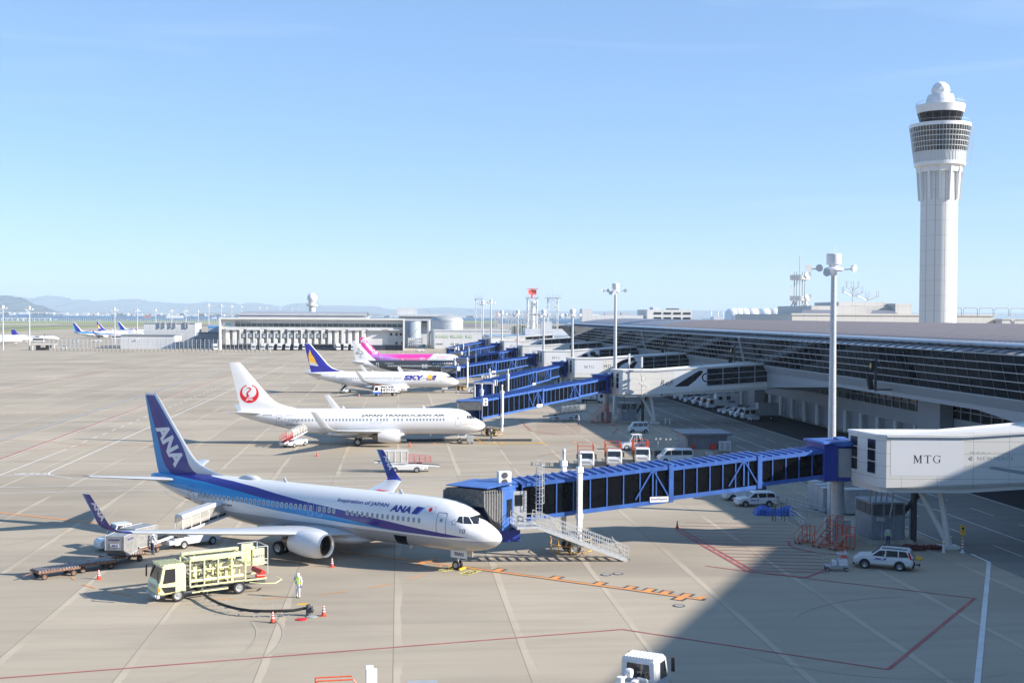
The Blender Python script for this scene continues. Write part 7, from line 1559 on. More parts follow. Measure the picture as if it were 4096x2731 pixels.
tb_ = thing('tow_bar', 'long thin tow bar between nose wheel and pushback tug', 'tow bar', (14.6,306.1,0)); mb = MB(); mb.bar((-3,0,.4),(3,-1,.5),.16); mb.build('bar', M['sign'], tb_); wheel('wheel', (0,-.5,.2), .2, .12, tb_)
# hydrant truck of the third jet, loaders, stairs
T, xc = cabtruck('hydrant_fuel_truck', 'fuelling truck with red white and blue cab beside the airliner with the star tail', (-3.0,294.7), R(197), 7.2, 2.2, (2.2,-1.9), .45, M['vanwhite'], 1.9, 2.55, roofm=M['red'], cz=.8)
mb = MB(); mb.bb(1.65,3.62,-1.13,1.13,.62,1.1,.04); mb.build('cab_skirt', mat('mid_blue_paint', (.02,.10,.40), .4), T)
mb = MB(); rnd = random.Random(8)
for k in range(20): x = rnd.uniform(-2.6,1.3); y = rnd.choice((-1,1))*rnd.uniform(.2,.95); mb.tube((x,y,.8),(x,y,rnd.uniform(1.6,2.7)),rnd.uniform(.06,.14))
for z in (1.0,1.9,2.5): mb.tube((-3.2,-.9,z),(1.4,-.9,z),.08); mb.tube((-3.2,.9,z),(1.4,.9,z),.08)
mb.bb(-3.4,-2.3,-1.05,-.9,1.3,2.6,.03); mb.bb(-3.4,-2.3,.9,1.05,1.3,2.6,.03); mb.build('pipework', M['sign'], T)
def belt_loader(label, loc, rz, up=2.2, canopy=True, cage=None, L_=6.8, rail=None, steep=True):
    T = thing('belt_loader', label, 'belt loader', (loc[0],loc[1],0), rz, 'belt loaders around the jets')
    mb = MB(); mb.bb(-2.1,2.3,-.85,.85,.35,.95,.05); mb.bb(-2.6,-2.1,-.8,.8,.45,.8,.04); ch = mb.build('chassis', M['vanwhite'], T)
    for x in (-1.25,1.5):
        for s in (-1,1): wheel('wheel', (x,s*.8,.36), .36, .25, T)
    a = Vector((-L_/2,.12,.75)); b = Vector((L_/2,.12,up)); mb = MB(); mb.bar(a, b, .95, .2); mb.build('conveyor_frame', M['vanwhite'], T)
    mb = MB(); o = Vector((0,0,.115)); mb.bar(a+o, b+o, .75, .02); mb.build('conveyor_belt', M['black'], T)
    d = (b-a)
    if canopy:
        mb = MB(); mb.smooth = True; rg = []
        for f in (.34,.92): c = a+d*f; rg.append([(c.x, c.y+.62*math.cos(R(t)), c.z+.35+1.05*max(0,math.sin(R(t)))**.6) for t in range(0,181,15)])
        mb.smooth = False; mb.ring([rg[0], rg[1]], cap=False, closed=False)
        if canopy == 'glass': mb.build('canopy', M['clear'], T, fix=False)
        else:
            mb = MB(); c0, c1 = a+d*.34, a+d*.92; mb.ring([[(c.x,c.y+y,c.z+z) for y, z in ((-.66,1.25),(-.45,1.5),(.45,1.5),(.66,1.25),(.6,1.2),(-.6,1.2))] for c in (c0,c1)]); mb.build('canopy', M['vanwhite'], T)
            mb = MB()
            for s in (-.64,.64): mb.add([(c0.x,c0.y+s,c0.z+.35),(c1.x,c1.y+s,c1.z+.35),(c1.x,c1.y+s,c1.z+1.22),(c0.x,c0.y+s,c0.z+1.22)],[(0,1,2,3)])
            mb.build('side_screen', M['clear'], T, fix=False)
        mb = MB()
        for k in range(6):
            c = a+d*(.34+.58*k/5); pts = [(c.x,c.y+.64*math.cos(R(t)),c.z+.2+1.25*max(0,math.sin(R(t)))**.5) for t in range(0,181,20)]; mb.path(pts,.035,n=4)
        mb.build('canopy_hoop', M['sign'], T)
    if rail:
        mb = MB()
        for s in (-.6,.6):
            for z in (.5,1.0): mb.bar(a+Vector((.3,s,z)), a+d*.34+Vector((0,s,z)), .05)
            for k in range(4): c = a+d*(.05+.09*k)+Vector((0,s,0)); mb.bar(c, c+Vector((0,0,1.0)), .05)
        mb.build('side_rail', rail, T)
    mb = MB(); mb.bb(-1.9,-1.2,-.82,-.3,.95,1.15,.03); mb.tube((-.9,-.6,.95),(-1.05,-.6,1.4),.03); mb.build('driver_seat', M['black'], T)
    return T
M['clear'] = mat('clear_plastic_sheet', (.55,.53,.48), .35, var=.1)
_c = M['clear'].node_tree.nodes['Principled BSDF']; _c.inputs['Alpha'].default_value = .45
belt_loader('white belt loader with long white canopy at the rear hold of the nearest airliner', (-17.55,104.4), R(41), up=2.3, L_=7.4)
belt_loader('belt loader with arched clear canopy under the plain white airliner', (-15.5,181.9), R(60), up=2.1, canopy='glass', rail=M['lred'], L_=6)
T = belt_loader('belt loader with glazed cage and red railing beyond the nearest airliner', (1.1,151.9), R(181), up=1.35, canopy=False, L_=8.2)
mb = MB(); 
for s in (-.72,.72): mb.quad((-.1,s,1.35),(3.1,s,1.15),(3.1,s,2.7),(-.1,s,2.7))
mb.build('side_screen', M['clear'], T, fix=False); mb = MB()
for s in (-.74,.74):
    for k in range(5): x = -.1+.8*k; mb.bar((x,s,1.2),(x,s,2.72),.09)
    mb.bar((-.1,s,2.72),(3.1,s,2.72),.09); mb.bar((-.1,s,1.25),(3.1,s,1.1),.09)
mb.build('cage_frame', M['sign'], T); mb = MB()
for s in (-.74,.74):
    for z in (0,.45,.9): mb.bar((-3.0,s,1.3+z*.7),(-.15,s,1.3+z),.05)
    for k in range(5): x = -3.0+.7*k; mb.bar((x,s,1.25),(x,s,1.95+.06*k),.05)
mb.build('side_rail', mat('faded_pink_red', (.50,.10,.12), .5), T)
belt_loader('white belt loader standing under the rear of the airliner with the star tail', (-13.4,306.2), R(75), up=2.3, L_=6, canopy=True)
belt_loader('belt loader with grey clear hood, nearer of two under the second jet bridge', (31.0,225.3), R(3), up=1.5, canopy='glass', L_=7.6); belt_loader('belt loader with grey clear hood, farther of two under the second jet bridge', (32.6,228.6), R(3), up=1.5, canopy='glass', L_=7.6)
t = thing('tow_bar', 'long white tow bar lying beside the shaded belt loaders', 'tow bar', (32.5,222.6,0), R(3)); mb = MB(); mb.bar((-4,0,.4),(4,.4,.5),.14); mb.build('bar', M['sign'], t); wheel('wheel', (-1.5,.1,.22), .22, .12, t)
# cargo dollies and containers
def dolly(label, loc, rz):
    T = thing('container_dolly', label, 'dolly', (loc[0],loc[1],0), rz, 'rusty container dollies'); mb = MB(); mb.bb(-1.6,1.6,-.85,.85,.48,.62,.02); mb.bar((1.6,0,.5),(2.4,0,.35),.08); fr = mb.build('deck_frame', M['rust'], T)
    mb = MB()
    for k in range(14): mb.tube((-1.45+.22*k,-.72,.66),(-1.45+.22*k,.72,.66),.06,n=6)
    mb.build('rollers', M['worn'], T)
    for x in (-1.1,1.1):
        for s in (-1,1): wheel('wheel', (x,s*.75,.24), .24, .14, T, rim=M['rust'])
    return T
dolly('empty rusty roller dolly, leftmost in the row of four', (-25.7,92.9), R(217)); dolly('empty rusty roller dolly, second from the left next to a traffic cone', (-23.5,95.15), R(217)); dolly('rusty dolly carrying the nearer grey cargo container', (-21.9,97.9), R(222)); dolly('rusty dolly carrying the farther grey cargo container', (-21.1,101.1), R(240))
def container(label, loc, rz, num):
    T = thing('cargo_container', label, 'cargo container', (loc[0],loc[1],.72), rz, 'grey aircraft cargo containers'); mb = MB(); mb.prism([(-1.0,0),(-1.55,.5),(-1.55,1.6),(1.0,1.6),(1.0,0)], -.77,.77,'x' if False else 'y'); bd = mb.build('container_body', M['alu'], T)
    mb = MB()
    for y in (-.77,.77):
        for a, b in (((-1.0,0),(-1.55,.5)),((-1.55,.5),(-1.55,1.6)),((-1.55,1.6),(1.0,1.6)),((1.0,1.6),(1.0,0)),((1.0,0),(-1.0,0))): mb.bar((a[0],y,a[1]),(b[0],y,b[1]),.06)
    mb.build('edge_frame', M['galv'], bd)
    mb = MB(); put_text(mb, num, lambda u, v: (-1.57, .5-u, 1.25+v), .95, .14, bold=.03); put_text(mb, 'ANA CARGO', lambda u, v: (-.9+u, -.79, 1.15+v), 1.1, .15, bold=.03); put_text(mb, 'ANA CARGO', lambda u, v: (.5-u, .79, 1.15+v), 1.1, .15, bold=.03); mb.build('lettering', M['anablue'], bd, fix=False)
    mb = MB(); mb.box(-1.58,-1.56,-.35,.35,.75,1.0); mb.build('emblem_panel', M['sign'], bd)
    mb = MB(); put_text(mb, 'ANA', lambda u, v: (-1.585, .26-u, .79+v), .36, .16, bold=.05, shear=.2); mb.add([(-1.585,-.14,.79),(-1.585,-.24,.79),(-1.585,-.30,.95),(-1.585,-.20,.95)],[(0,1,2,3)]); mb.build('emblem', M['anablue'], bd, fix=False)
container('nearer grey aluminium cargo container on a rusty dolly', (-21.85,97.9,0), R(222-143), 'DKN44180NH'); container('farther grey aluminium cargo container beside the worker in blue trousers', (-21.1,101.1,0), R(60), 'DKN47213NH')
# truck cab and other gear cut by the lower picture edge
q = gp(2500, 2622, 2.35); T, xc = cabtruck('service_truck', 'white service truck seen from behind at the lower picture edge', (q.x+.1,q.y-1.2), R(57), 5.6, 2.0, (1.9,-1.6), .4, cabH=2.35, cabL=1.9)
for k in range(10): mb = MB() if k == 0 else mb; mb.bb(.95+.0,2.15,-.8+.17*k,-.74+.17*k,2.35,2.39,.01)
mb.build('roof_rib', M['vanwhite'], T)
mb = MB(); mb.bb(-2.7,.75,-.98,.98,.85,1.15,.03); mb.m = 1; mb.lathe([(.2,0),(.2,.5)],(-.3,.45,1.15),16); mb.lathe([(.22,-.15),(.25,0),(.22,.15)],(.2,.2,1.75),20,'y'); mb.path([(.2,.2,1.75),(-.1,.3,1.6),(-.3,.45,1.5)],.07); mb.path([(.4,-.2,1.2),(.4,-.2,1.5),(.3,-.7,1.5),(.3,-.8,1.2)],.05); mb.bb(-.1,.35,-.3,0,1.15,1.45,.02); mb.build('load_bed', [M['vanwhite'], M['sign']], T)
mb = MB(); mb.lathe([(.08,0),(.08,.16)],(-.35,-.25,1.15),12); mb.build('red_valve', M['red'], T)
q = gp(1485, 2668, 2.4); t = thing('mobile_steps', 'red railed steps with a white panel at the lower picture edge', 'steps', (q.x,q.y,0), R(5)); mb = MB(); mb.bb(-.28,.28,-.08,.08,.3,2.35,.04); mb.bb(-.3,.1,-.05,.12,2.3,2.5,.03); mb.build('control_panel', M['sign'], t)
mb = MB(); mb.path([(-2.7,0,.4),(-2.7,0,1.75),(-2.6,0,1.85),(-.9,0,1.85),(-.6,0,1.45)],.04); mb.path([(-2.7,.9,.4),(-2.7,.9,1.75),(-.9,.9,1.75)],.04); mb.bar((-2.7,0,.4),(0,0,.4),.1); mb.bar((-2.7,0,1.2),(-.6,0,1.2),.05); mb.build('guard_rail', M['orange'], t)
for x in (-2.4,-.3): wheel('wheel', (x,.1,.2), .2, .12, t)
q = gp(1690, 2722, 1.3); block('metal_crate', 'grey metal crate top at the lower picture edge', [('crate',-.75,.75,-.6,.6,.05,1.3)], M['grey'], 'crate', loc=(q.x,q.y-.5,0))
q = gp(3180, 2716, 1.95); car('small_van', 'white van roof barely entering the picture at the lower right edge', 'van', (q.x+.3,q.y-.9), R(175), **VAN)
# ---------------------------------------------------------------- small things on the apron
def cone(label, x, y, stripes=True, h=.72, black=False):
    T = thing('traffic_cone', label, 'traffic cone', (x,y,0), 0, 'orange traffic cones'); mb = MB(); mb.bb(-.19,.19,-.19,.19,0,.05,.015); mb.build('cone_base', M['black'] if black else M['conered'], T)
    mb = MB(); mb.lathe([(.15,.04),(.03,h),(.02,h+.01)],(0,0,0),16); cb = mb.build('cone_body', M['conered'], T)
    if stripes:
        for z in (.28,.45,.60): r = .15-.12*(z-.04)/(h-.04); mb = MB(); mb.lathe([(r+.006,z),(r-.012+.006,z+.08)],(0,0,0),16,cap=False); mb.build('reflective_band', M['sign'], cb)
M['conered'] = mat('cone_orange_red', (.72,.05,.02), .5, var=.05)
cone('striped cone beside the second empty dolly', -22.2, 91.6); cone('striped cone in front of the fuel hose, left of the hydrant pit', -8.0, 77.9, black=True); cone('striped cone right of the open hydrant pit', -4.85, 79.4); cone('striped cone in front of the near engine', -5.15, 94.8)
cone('plain red cone near the wingtip of the plain white airliner, without stripes', -11.3, 169.3, False); cone('plain red cone below the engine of the plain white airliner', 1.7, 181, False); cone('striped cone left of the red white and blue fuelling truck', -9.5, 292.1)
q = gp(1750+2255/2.352, 1800+735/2.352); cone('striped cone standing on the red line below the nearest jet bridge', q.x, q.y)
cone('left one of two cones by the second bridge column', 38.55, 214.8); cone('right one of two cones by the second bridge column', 38.95, 214.7); cone('plain cone in front of the white sport utility car', 36.2, 94.9, False); cone('striped cone behind the bonnet of the white sport utility car', 36.75, 95.6)
def frame_stairs(name, label, loc, rz, h, m, n=7, group=None):
    T = thing(name, label, 'steps', (loc[0],loc[1],0), rz, group); mb = MB(); L_ = h*1.05
    for s in (-.45,.45):
        mb.bar((0,s,.2),(L_,s,h),.07); mb.bar((0,s,1.1),(L_,s,h+.95),.05); mb.bar((L_,s,.15),(L_,s,h+.95),.07); mb.bar((L_+1.0,s,.15),(L_+1.0,s,h+.95),.07); mb.bar((L_,s,h+.95),(L_+1.0,s,h+.95),.05); mb.bar((0,s,.2),(L_+1.0,s,.2),.07); mb.bar((0,s,.2),(0,s,1.1),.05); mb.bar((L_*.5,s,.2),(L_*.5,s,h*.5),.05); mb.bar((L_,s,.2),(L_*.5,s,h*.5),.05)
    mb.box(L_,L_+1.0,-.45,.45,h-.05,h); mb.build('frame', m, T); mb = MB()
    for k in range(n): x = L_*(k+.5)/n; mb.box(x-.12,x+.12,-.43,.43,.2+(h-.2)*(k+.5)/n-.02,.2+(h-.2)*(k+.5)/n+.02)
    mb.build('tread', M['conc'], T)
    for x in (.2,L_+.8):
        for s in (-.5,.5): wheel('wheel', (x,s,.12), .12, .07, T)
GS = 'orange maintenance steps'
frame_stairs('maintenance_steps', 'tall orange maintenance steps at the foot of the nearest bridge column', (35.2,99.9), R(20), 2.3, M['orange'], group=GS); frame_stairs('maintenance_steps', 'smaller orange maintenance steps right of the tall orange ones', (36.2,98.7), R(12), 1.5, M['orange'], group=GS); frame_stairs('maintenance_steps', 'low orange steps with a long drawbar left of the tall orange ones', (34.2,101.8), R(15), 1.0, M['orange'], group=GS)
for o in bpy.data.objects:
    if o.get('group') == GS: o.scale = (.8,.8,.8); o.location.x += .5
frame_stairs('maintenance_steps', 'orange maintenance steps left of the second bridge column', (35.6,219.4), R(15), 2.6, M['orange'], group=GS)
t = thing('wire_cage', 'low rusty wire cage beside the orange steps at the second bridge column', 'cage', (37.2,216.9,0)); mb = MB()
for z in (.2,.55,.9): mb.path([(-.9,-.5,z),(.9,-.5,z),(.9,.5,z),(-.9,.5,z),(-.9,-.5,z)],.03,n=4)
for k in range(10): mb.bar((-.9+.2*k,-.5,.2),(-.9+.2*k,-.5,.9),.025)
mb.build('cage_frame', M['rust'], t)
t = thing('tool_cart', 'small grey tool cart with a handrail in front of the white sport utility car', 'cart', (34.2,90.9,0), R(-12)); mb = MB()
mb.bb(-.8,.9,-.4,.4,.32,.4,.01); mb.path([(-.9,-.35,.4),(-1.1,-.35,1.1),(-.9,.35,1.1),(-.9,.35,.4)],.025)
for x in (-.4,.1,.85):
    for s in (-.38,.38): mb.bar((x,s,.4),(x,s,1.35 if x > 0 else 1.15),.04)
mb.bb(.05,.9,-.42,.42,1.3,1.36,.01); mb.build('cart_frame', M['grey'], t); mb = MB(); mb.bb(.15,.85,-.36,.36,.42,.9,.02); mb.bb(-.3,.05,-.3,.3,.42,.8,.02); mb.build('tool_box', M['sign'], t)
for x in (-.7,.75):
    for s in (-.38,.38): wheel('wheel', (x,s,.15), .15, .08, t)
tarp = MB(); rnd = random.Random(2); nx_, ny_ = 26, 12
rows = []
for i in range(nx_+1):
    u = i/nx_; r = []
    for j in range(ny_+1):
        v = j/ny_; e = min(u,1-u,v*.8,(1-v)*.8)*6; z = min(1,max(0,e))**.5*(.75+.25*math.sin(u*9)+.12*math.sin(v*14+u*8))*.85+rnd.uniform(-.04,.04); r.append((-2.1+4.2*u+rnd.uniform(-.05,.05),-1.0+2.0*v+rnd.uniform(-.05,.05),max(.02,z)))
    rows.append(r)
tarp.ring(rows, cap=False, closed=False); tag(tarp.build('tarpaulin_load', mat('blue_tarpaulin', (.02,.09,.40), .45, var=.15, scale=3), loc=(37.7,117.2,0), rz=-.15), 'heap covered with crumpled blue tarpaulin in the shade', 'tarpaulin')
t = thing('inspection_stand', 'tall narrow metal stand with a square top beside the blue tarpaulin', 'stand', (36.9,113.6,0)); mb = MB()
for x in (-.4,.4):
    for y in (-.4,.4): mb.bar((x*1.15,y*1.15,0),(x,y,1.75),.05)
mb.bb(-.5,.5,-.5,.5,1.72,1.78,.01); mb.bar((-.4,-.4,.9),(.4,-.4,.9),.04); mb.bar((-.7,-.4,0),(-.4,-.4,1.7),.04); mb.build('stand_frame', M['dgrey'], t)
def handrail(label, a, b, h=1.0):
    T = thing('handrail', label, 'railing', (0,0,0), 0, 'grey handrails near the nearest mast'); mb = MB(); a = Vector(a); b = Vector(b); n = max(2, int((b-a).length/1.4))
    for z in (.35,.65,h): mb.bar(a+Vector((0,0,z)), b+Vector((0,0,z)), .06)
    mb.build('rail', M['galv'], T); 
    for k in range(n+1): c = a+(b-a)*k/n; mb = MB(); mb.bar(c, c+Vector((0,0,h)), .08); mb.build('rail_post', M['galv'], T)
handrail('long grey handrail in front of the cabinets', (39.5,124.5,0), (42.0,115.5,0)); handrail('grey handrail behind the inspection stand', (38.4,114.6,0), (37.9,108.9,0)); handrail('short grey handrail crossing towards the nearest mast', (38.6,115.2,0), (42.0,115.0,0))
for k, (x, y, h_, lb) in enumerate(((43.4,121.2,2.7,'tall grey equipment cabinet, leftmost by the nearest mast'),(43.4,119.6,2.6,'tall grey equipment cabinet, second by the nearest mast'),(43.4,118.0,2.5,'tall grey equipment cabinet, third by the nearest mast'),(45.8,116.8,2.5,'wide grey equipment cabinet right of the nearest mast'))):
    t = thing('equipment_cabinet', lb, 'cabinet', (x,y,0), 0, 'grey equipment cabinets'); w_ = .7 if k < 3 else 1.1; mb = MB(); mb.bb(-w_,w_,-.75,.75,.15,h_,.03); mb.bb(-w_-.05,w_+.05,-.8,.8,h_,h_+.1,.02); cb = mb.build('cabinet_body', M['grey'], t); mb = MB(); mb.box(-.02,.02,-.765,-.75,.3,h_-.2); mb.box(.15,.25,-.78,-.75,h_*.6,h_*.7); mb.build('cabinet_door', M['dgrey'], cb)
for x, y, lb in ((45.95,97.2,'white bollard left of the raking leg of the nearest gate building'),(47.5,99.2,'white bollard right of the raking leg of the nearest gate building'),(46.2,216.6,'white bollard left at the second gate building'),(49.0,217.2,'white bollard middle at the second gate building'),(49.6,216.2,'white bollard right at the second gate building')):
    mb = MB(); mb.lathe([(.17,0),(.17,.03),(.12,.05),(.12,.95),(.08,1.0)],(0,0,0),16); mb.m = 1; mb.lathe([(.123,.72),(.123,.85)],(0,0,0),16,cap=False); tag(mb.build('bollard', [M['sign'], M['yellow']], loc=(x,y,0)), lb, 'bollard', 'white bollards')
t = thing('bus_stop_sign', 'yellow sign on a red and white striped post by the road', 'sign', (47.55,97.1,0)); mb = MB(); mb.lathe([(.22,0),(.22,.05),(.1,.07),(.1,1.0)],(0,0,0),16); p_ = mb.build('post_base', M['sign'], t); mb = MB()
for z in (.3,.55,.8): mb.lathe([(.105,z),(.105,z+.12)],(0,0,0),16,cap=False)
mb.build('red_band', M['lred'], p_); mb = MB(); mb.tube((0,0,1),(0,0,1.6),.03); mb.bb(-.2,.2,-.03,.03,1.1+.4,2.1+.2,.01); mb.build('sign_board', M['yellow'], t); mb = MB(); mb.box(-.1,.1,-.035,-.032,1.95,2.15); put_text(mb, '口', lambda u, v: (-.09+u, -.036, 1.7+v), .18, .18); mb.build('lettering', M['ink'], t, fix=False)
mb = MB(); rnd = random.Random(4)
for k in range(40): x, y = rnd.uniform(-1.5,1.5), rnd.uniform(-.6,.6); mb.hose([(x+.3*math.cos(a),y+.3*math.sin(a),.06+rnd.uniform(0,.28)) for a in [R(40*i) for i in range(8)]], .045, 5)
tag(mb.build('cable_heap', mat('dark_red_cable', (.12,.02,.015), .6), loc=(44.7,98.6,0)), 'heap of dark red cables on the ground by the plant room', 'cables')
mb = MB()
for k in range(5): mb.bb(-.35+rnd.uniform(-.3,.3),.35+rnd.uniform(-.3,.3),-.15+.2*k-.4,.0+.2*k-.4,.0,.12+.03*k,.02)
tag(mb.build('wheel_chocks', M['yellow'], loc=(42.3,94.8,0)), 'pile of yellow wheel chocks behind the white sport utility car', 'wheel chocks')
for nm, o_ in (('nearest airliner', A1.matrix_basis), ('plain white airliner', A2.matrix_basis)):
    A_ = A1 if nm == 'nearest airliner' else A2; p = Vector((A_.location)); f = Vector((math.cos(A_.rotation_euler.z), math.sin(A_.rotation_euler.z), 0)); 
    for s in (-1,1): c = p-f*(4.0-s*.45); mb = MB(); mb.bb(-.08,.08,-.45,.45,0,.17,.03); tag(mb.build('wheel_chock', M['yellow'], loc=c, rz=A_.rotation_euler.z), 'yellow chock %s the nose wheel of the %s' % ('in front of' if s > 0 else 'behind', 'airliner with blue bands' if nm[0] == 'n' else 'plain white airliner'), 'wheel chock')
# utility shed and lights between the red trucks and the road
s = block('utility_shed', 'low grey corrugated shed with a ribbed flat roof by the road', [('wall',40.6,46.6,166.8,172.5,1.0,3.0),('base',40.2,47.2,166.3,173,0,1.0,M['conc']),('roof',40.0,47.2,166.0,173.2,3.0,3.3,ribbed('shed_roof', (.20,.22,.26), .35, axis=0)),('notice',41.0-.5,41.4-.5,166.6,166.75,1.4,2.6,M['conc'])], ribbed('shed_wall', (.24,.26,.30), .25, axis=0))
for x, m_, lb in ((41.3,'red','small red extinguisher box at the left of the shed front'),(44.0,'red','wider red hose box in the middle of the shed front')): block('hose_box', lb, [('box',x,x+(.35 if x < 42 else .7),166.0,166.25,1.1,1.8)], M[m_], 'box')
s = block('equipment_cabinet', 'white twin door cabinet in front of the shed', [('cabinet',45.2,46.8,165.7,166.25,.9,2.2),('door',45.3,45.9,165.68,165.7,1.0,2.1,M['grey']),('door',46.05,46.7,165.68,165.7,1.0,2.1,M['grey'])], M['sign'], 'cabinet')
mb = MB(); mb.box(43.2,44.2,165.6,165.64,.3,.75); mb.m = 1; put_text(mb, 'VB-4', lambda u, v: (43.3+u, 165.58, .42+v), .8, .22); tag(mb.build('sign_board', [M['sign'], M['ink']]), 'small white sign reading VB-4 on the shed base', 'sign')
for k, (x, y, mm, lb) in enumerate(((36.3,165.5,'dgrey','portable light tower, left of three, with silver lamps'),(37.6,164.9,'lblue','portable light tower, middle of three, with teal motor'),(39.0,165.3,'ywp','portable light tower, right of three, with yellow stand'))):
    t = thing('light_tower', lb, 'light tower', (x,y,0), 0, 'portable light towers'); mb = MB(); mb.bb(-.5,.5,-.35,.35,.3,1.0,.04); mb.build('generator', M[mm], t); mb = MB(); mb.tube((0,0,1),(0,0,2.6),.05); mb.bar((-.35,0,2.5),(.35,0,2.5),.05); mb.build('mast', M['grey'], t)
    for a in (-.3,.3): mb = MB(); mb.lathe([(.06,.1),(.15,0),(.16,-.1)],(a,-.1,2.65),12,'y'); mb.build('lamp', M['galv'], t)
    for sx in (-.35,.35): wheel('wheel', (sx,-.35,.2), .2, .12, t)
# ground power hose and cart at the second jet
mb = MB(); pts = [(1.3,188.6,.2),(4,188.4,.2),(6,188.9,.2),(7.5,188.7,.2),(10,188.6,.2),(14,188.4,.2),(18,188.3,.2),(21,188.2,.2)]
rr = []; 
mb.hose(pts, .19, 8); tag(mb.build('air_hose', mat('ribbed_hose', (.09,.09,.09), .8, var=.4, scale=6)), 'thick dark ribbed air hose on the ground behind the nose wheel', 'hose')
mb = MB(); mb.hose([(11.6,184.6,.9),(12.6,184.3,.5),(13.2,183.6,.08),(15,183.9,.06),(18,184.3,.06),(23,184.4,.06)], .05, 6); tag(mb.build('power_cable', M['ywp']), 'thin orange power cable running from the nose wheel to the right', 'cable')
t = thing('ground_power_cart', 'small grey ground power cart by the nose wheel of the plain white airliner', 'cart', (11.0,184.4,0)); mb = MB(); mb.bb(-.5,.5,-.35,.35,.3,1.3,.04); mb.build('cart_body', M['grey'], t); 
for sx in (-.35,.35):
    for sy in (-.3,.3): wheel('wheel', (sx,sy,.15), .15, .1, t)
q = gp(70,1400); s = block('small_shelter', 'small grey shelter with flat roof beside the second mast at the left', [('roof',-193,-181,655,660,3.1,3.4),('post',-192.8,-192.4,655.2,655.6,0,3.1),('post',-181.6,-181.2,655.2,655.6,0,3.1),('panel',-192,-184,659,659.3,0,2.6,M['dgrey']),('notice',-188.5,-186,655.1,655.2,1.5,2.9,M['conc'])], M['panel'])
# ---------------------------------------------------------------- people
def person(label, loc, rz, J, mats, extra=None, gp_=None):
    """one continuous skinned body; J joint positions facing +x"""
    T = thing('person', label, 'person', (loc[0],loc[1],0), rz)
    names = ['pelvis','belly','chest','neck','head','crown','shL','elL','wrL','hdL','shR','elR','wrR','hdR','hpL','knL','anL','toL','hpR','knR','anR','toR']
    D = dict(pelvis=(0,0,.95),belly=(0,0,1.12),chest=(.0,0,1.36),neck=(.01,0,1.50),head=(.03,0,1.60),crown=(.02,0,1.70),shL=(0,.19,1.42),elL=(-.03,.25,1.14),wrL=(.06,.26,.90),hdL=(.09,.25,.80),shR=(0,-.19,1.42),elR=(-.03,-.25,1.14),wrR=(.06,-.26,.90),hdR=(.09,-.25,.80),
        hpL=(0,.09,.90),knL=(.02,.10,.50),anL=(-.02,.11,.09),toL=(.15,.12,.04),hpR=(0,-.09,.90),knR=(.02,-.10,.50),anR=(-.02,-.11,.09),toR=(.15,-.12,.04)); D.update(J)
    Rd = dict(pelvis=(.16,.12),belly=(.15,.11),chest=(.18,.12),neck=(.06,.06),head=(.09,.10),crown=(.08,.08),sh=(.085,.08),el=(.055,.055),wr=(.04,.035),hd=(.045,.025),hp=(.10,.10),kn=(.075,.075),an=(.055,.055),to=(.05,.04))
    E_ = [('pelvis','belly'),('belly','chest'),('chest','neck'),('neck','head'),('head','crown')]+[e for s in 'LR' for e in (('chest','sh'+s),('sh'+s,'el'+s),('el'+s,'wr'+s),('wr'+s,'hd'+s),('pelvis','hp'+s),('hp'+s,'kn'+s),('kn'+s,'an'+s),('an'+s,'to'+s))]
    me = bpy.data.meshes.new('body'); me.from_pydata([D[n] for n in names], [(names.index(a), names.index(b)) for a, b in E_], [])
    o = bpy.data.objects.new('body', me); C.objects.link(o); sk = o.modifiers.new('s', 'SKIN'); 
    for i, n in enumerate(names):
        r = Rd.get(n) or Rd[n[:2]]; v = me.skin_vertices[0].data[i]; v.radius = r; v.use_root = (n == 'pelvis')
    ss = o.modifiers.new('b', 'SUBSURF'); ss.levels = 1; ss.render_levels = 1
    bpy.context.view_layer.update(); m2 = bpy.data.meshes.new_from_object(o.evaluated_get(bpy.context.evaluated_depsgraph_get())); bpy.data.objects.remove(o)
    for m in mats: m2.materials.append(m)      # 0 trousers, 1 shirt, 2 skin, 3 shoes, 4 hair
    m2.polygons.foreach_set('use_smooth', [True]*len(m2.polygons))
    hd_ = Vector(D['head'])
    for p in m2.polygons:
        c = p.center; dd = lambda n: (c-Vector(D[n])).length
        if min(dd('hdL'), dd('hdR')) < .075: k = 2
        elif c.z > D['neck'][2]: k = 4 if (c.x < hd_.x-.01 or c.z > hd_.z+.09) else 2
        elif c.z < .09: k = 3
        elif min(dd('elL'),dd('wrL'),dd('elR'),dd('wrR')) < .14 or c.z > 1.0: k = 1
        else: k = 0
        p.material_index = k
    b = bpy.data.objects.new('body', m2); C.objects.link(b); b.parent = T
    # nose and ears keep the head readable
    mb = MB(); h = hd_; mb.add([(h.x+.085,h.y-.015,h.z-.01),(h.x+.085,h.y+.015,h.z-.01),(h.x+.11,h.y,h.z-.015),(h.x+.085,h.y,h.z+.04)],[(0,1,2),(1,3,2),(3,0,2)]); mb.build('nose', mats[2], b)
    if extra:
        for nm, m, fn in extra: mb = MB(); fn(mb, D); mb.build(nm, m, b, fix=True)
    return T
M['suit'] = mat('white_coverall', (.72,.73,.75), .7, var=.06, scale=6); M['shirt'] = mat('pale_blue_shirt', (.50,.56,.66), .7, var=.05); M['trous'] = mat('dark_blue_trousers', (.03,.05,.14), .8, var=.1); M['shoe'] = mat('black_shoes', (.015,.015,.015), .6); M['hair'] = mat('black_hair', (.012,.01,.01), .6); M['hivis'] = mat('lime_reflective_vest', (.45,.72,.03), .5, var=.05); M['glove'] = mat('blue_gloves', (.03,.15,.55), .6)
def cap(mb, D): h = D['head']; mb.lathe([(.125,.02),(.135,.05),(.125,.10),(.08,.16),(.01,.18)],(h[0]-.005,h[1],h[2]-.01),16)
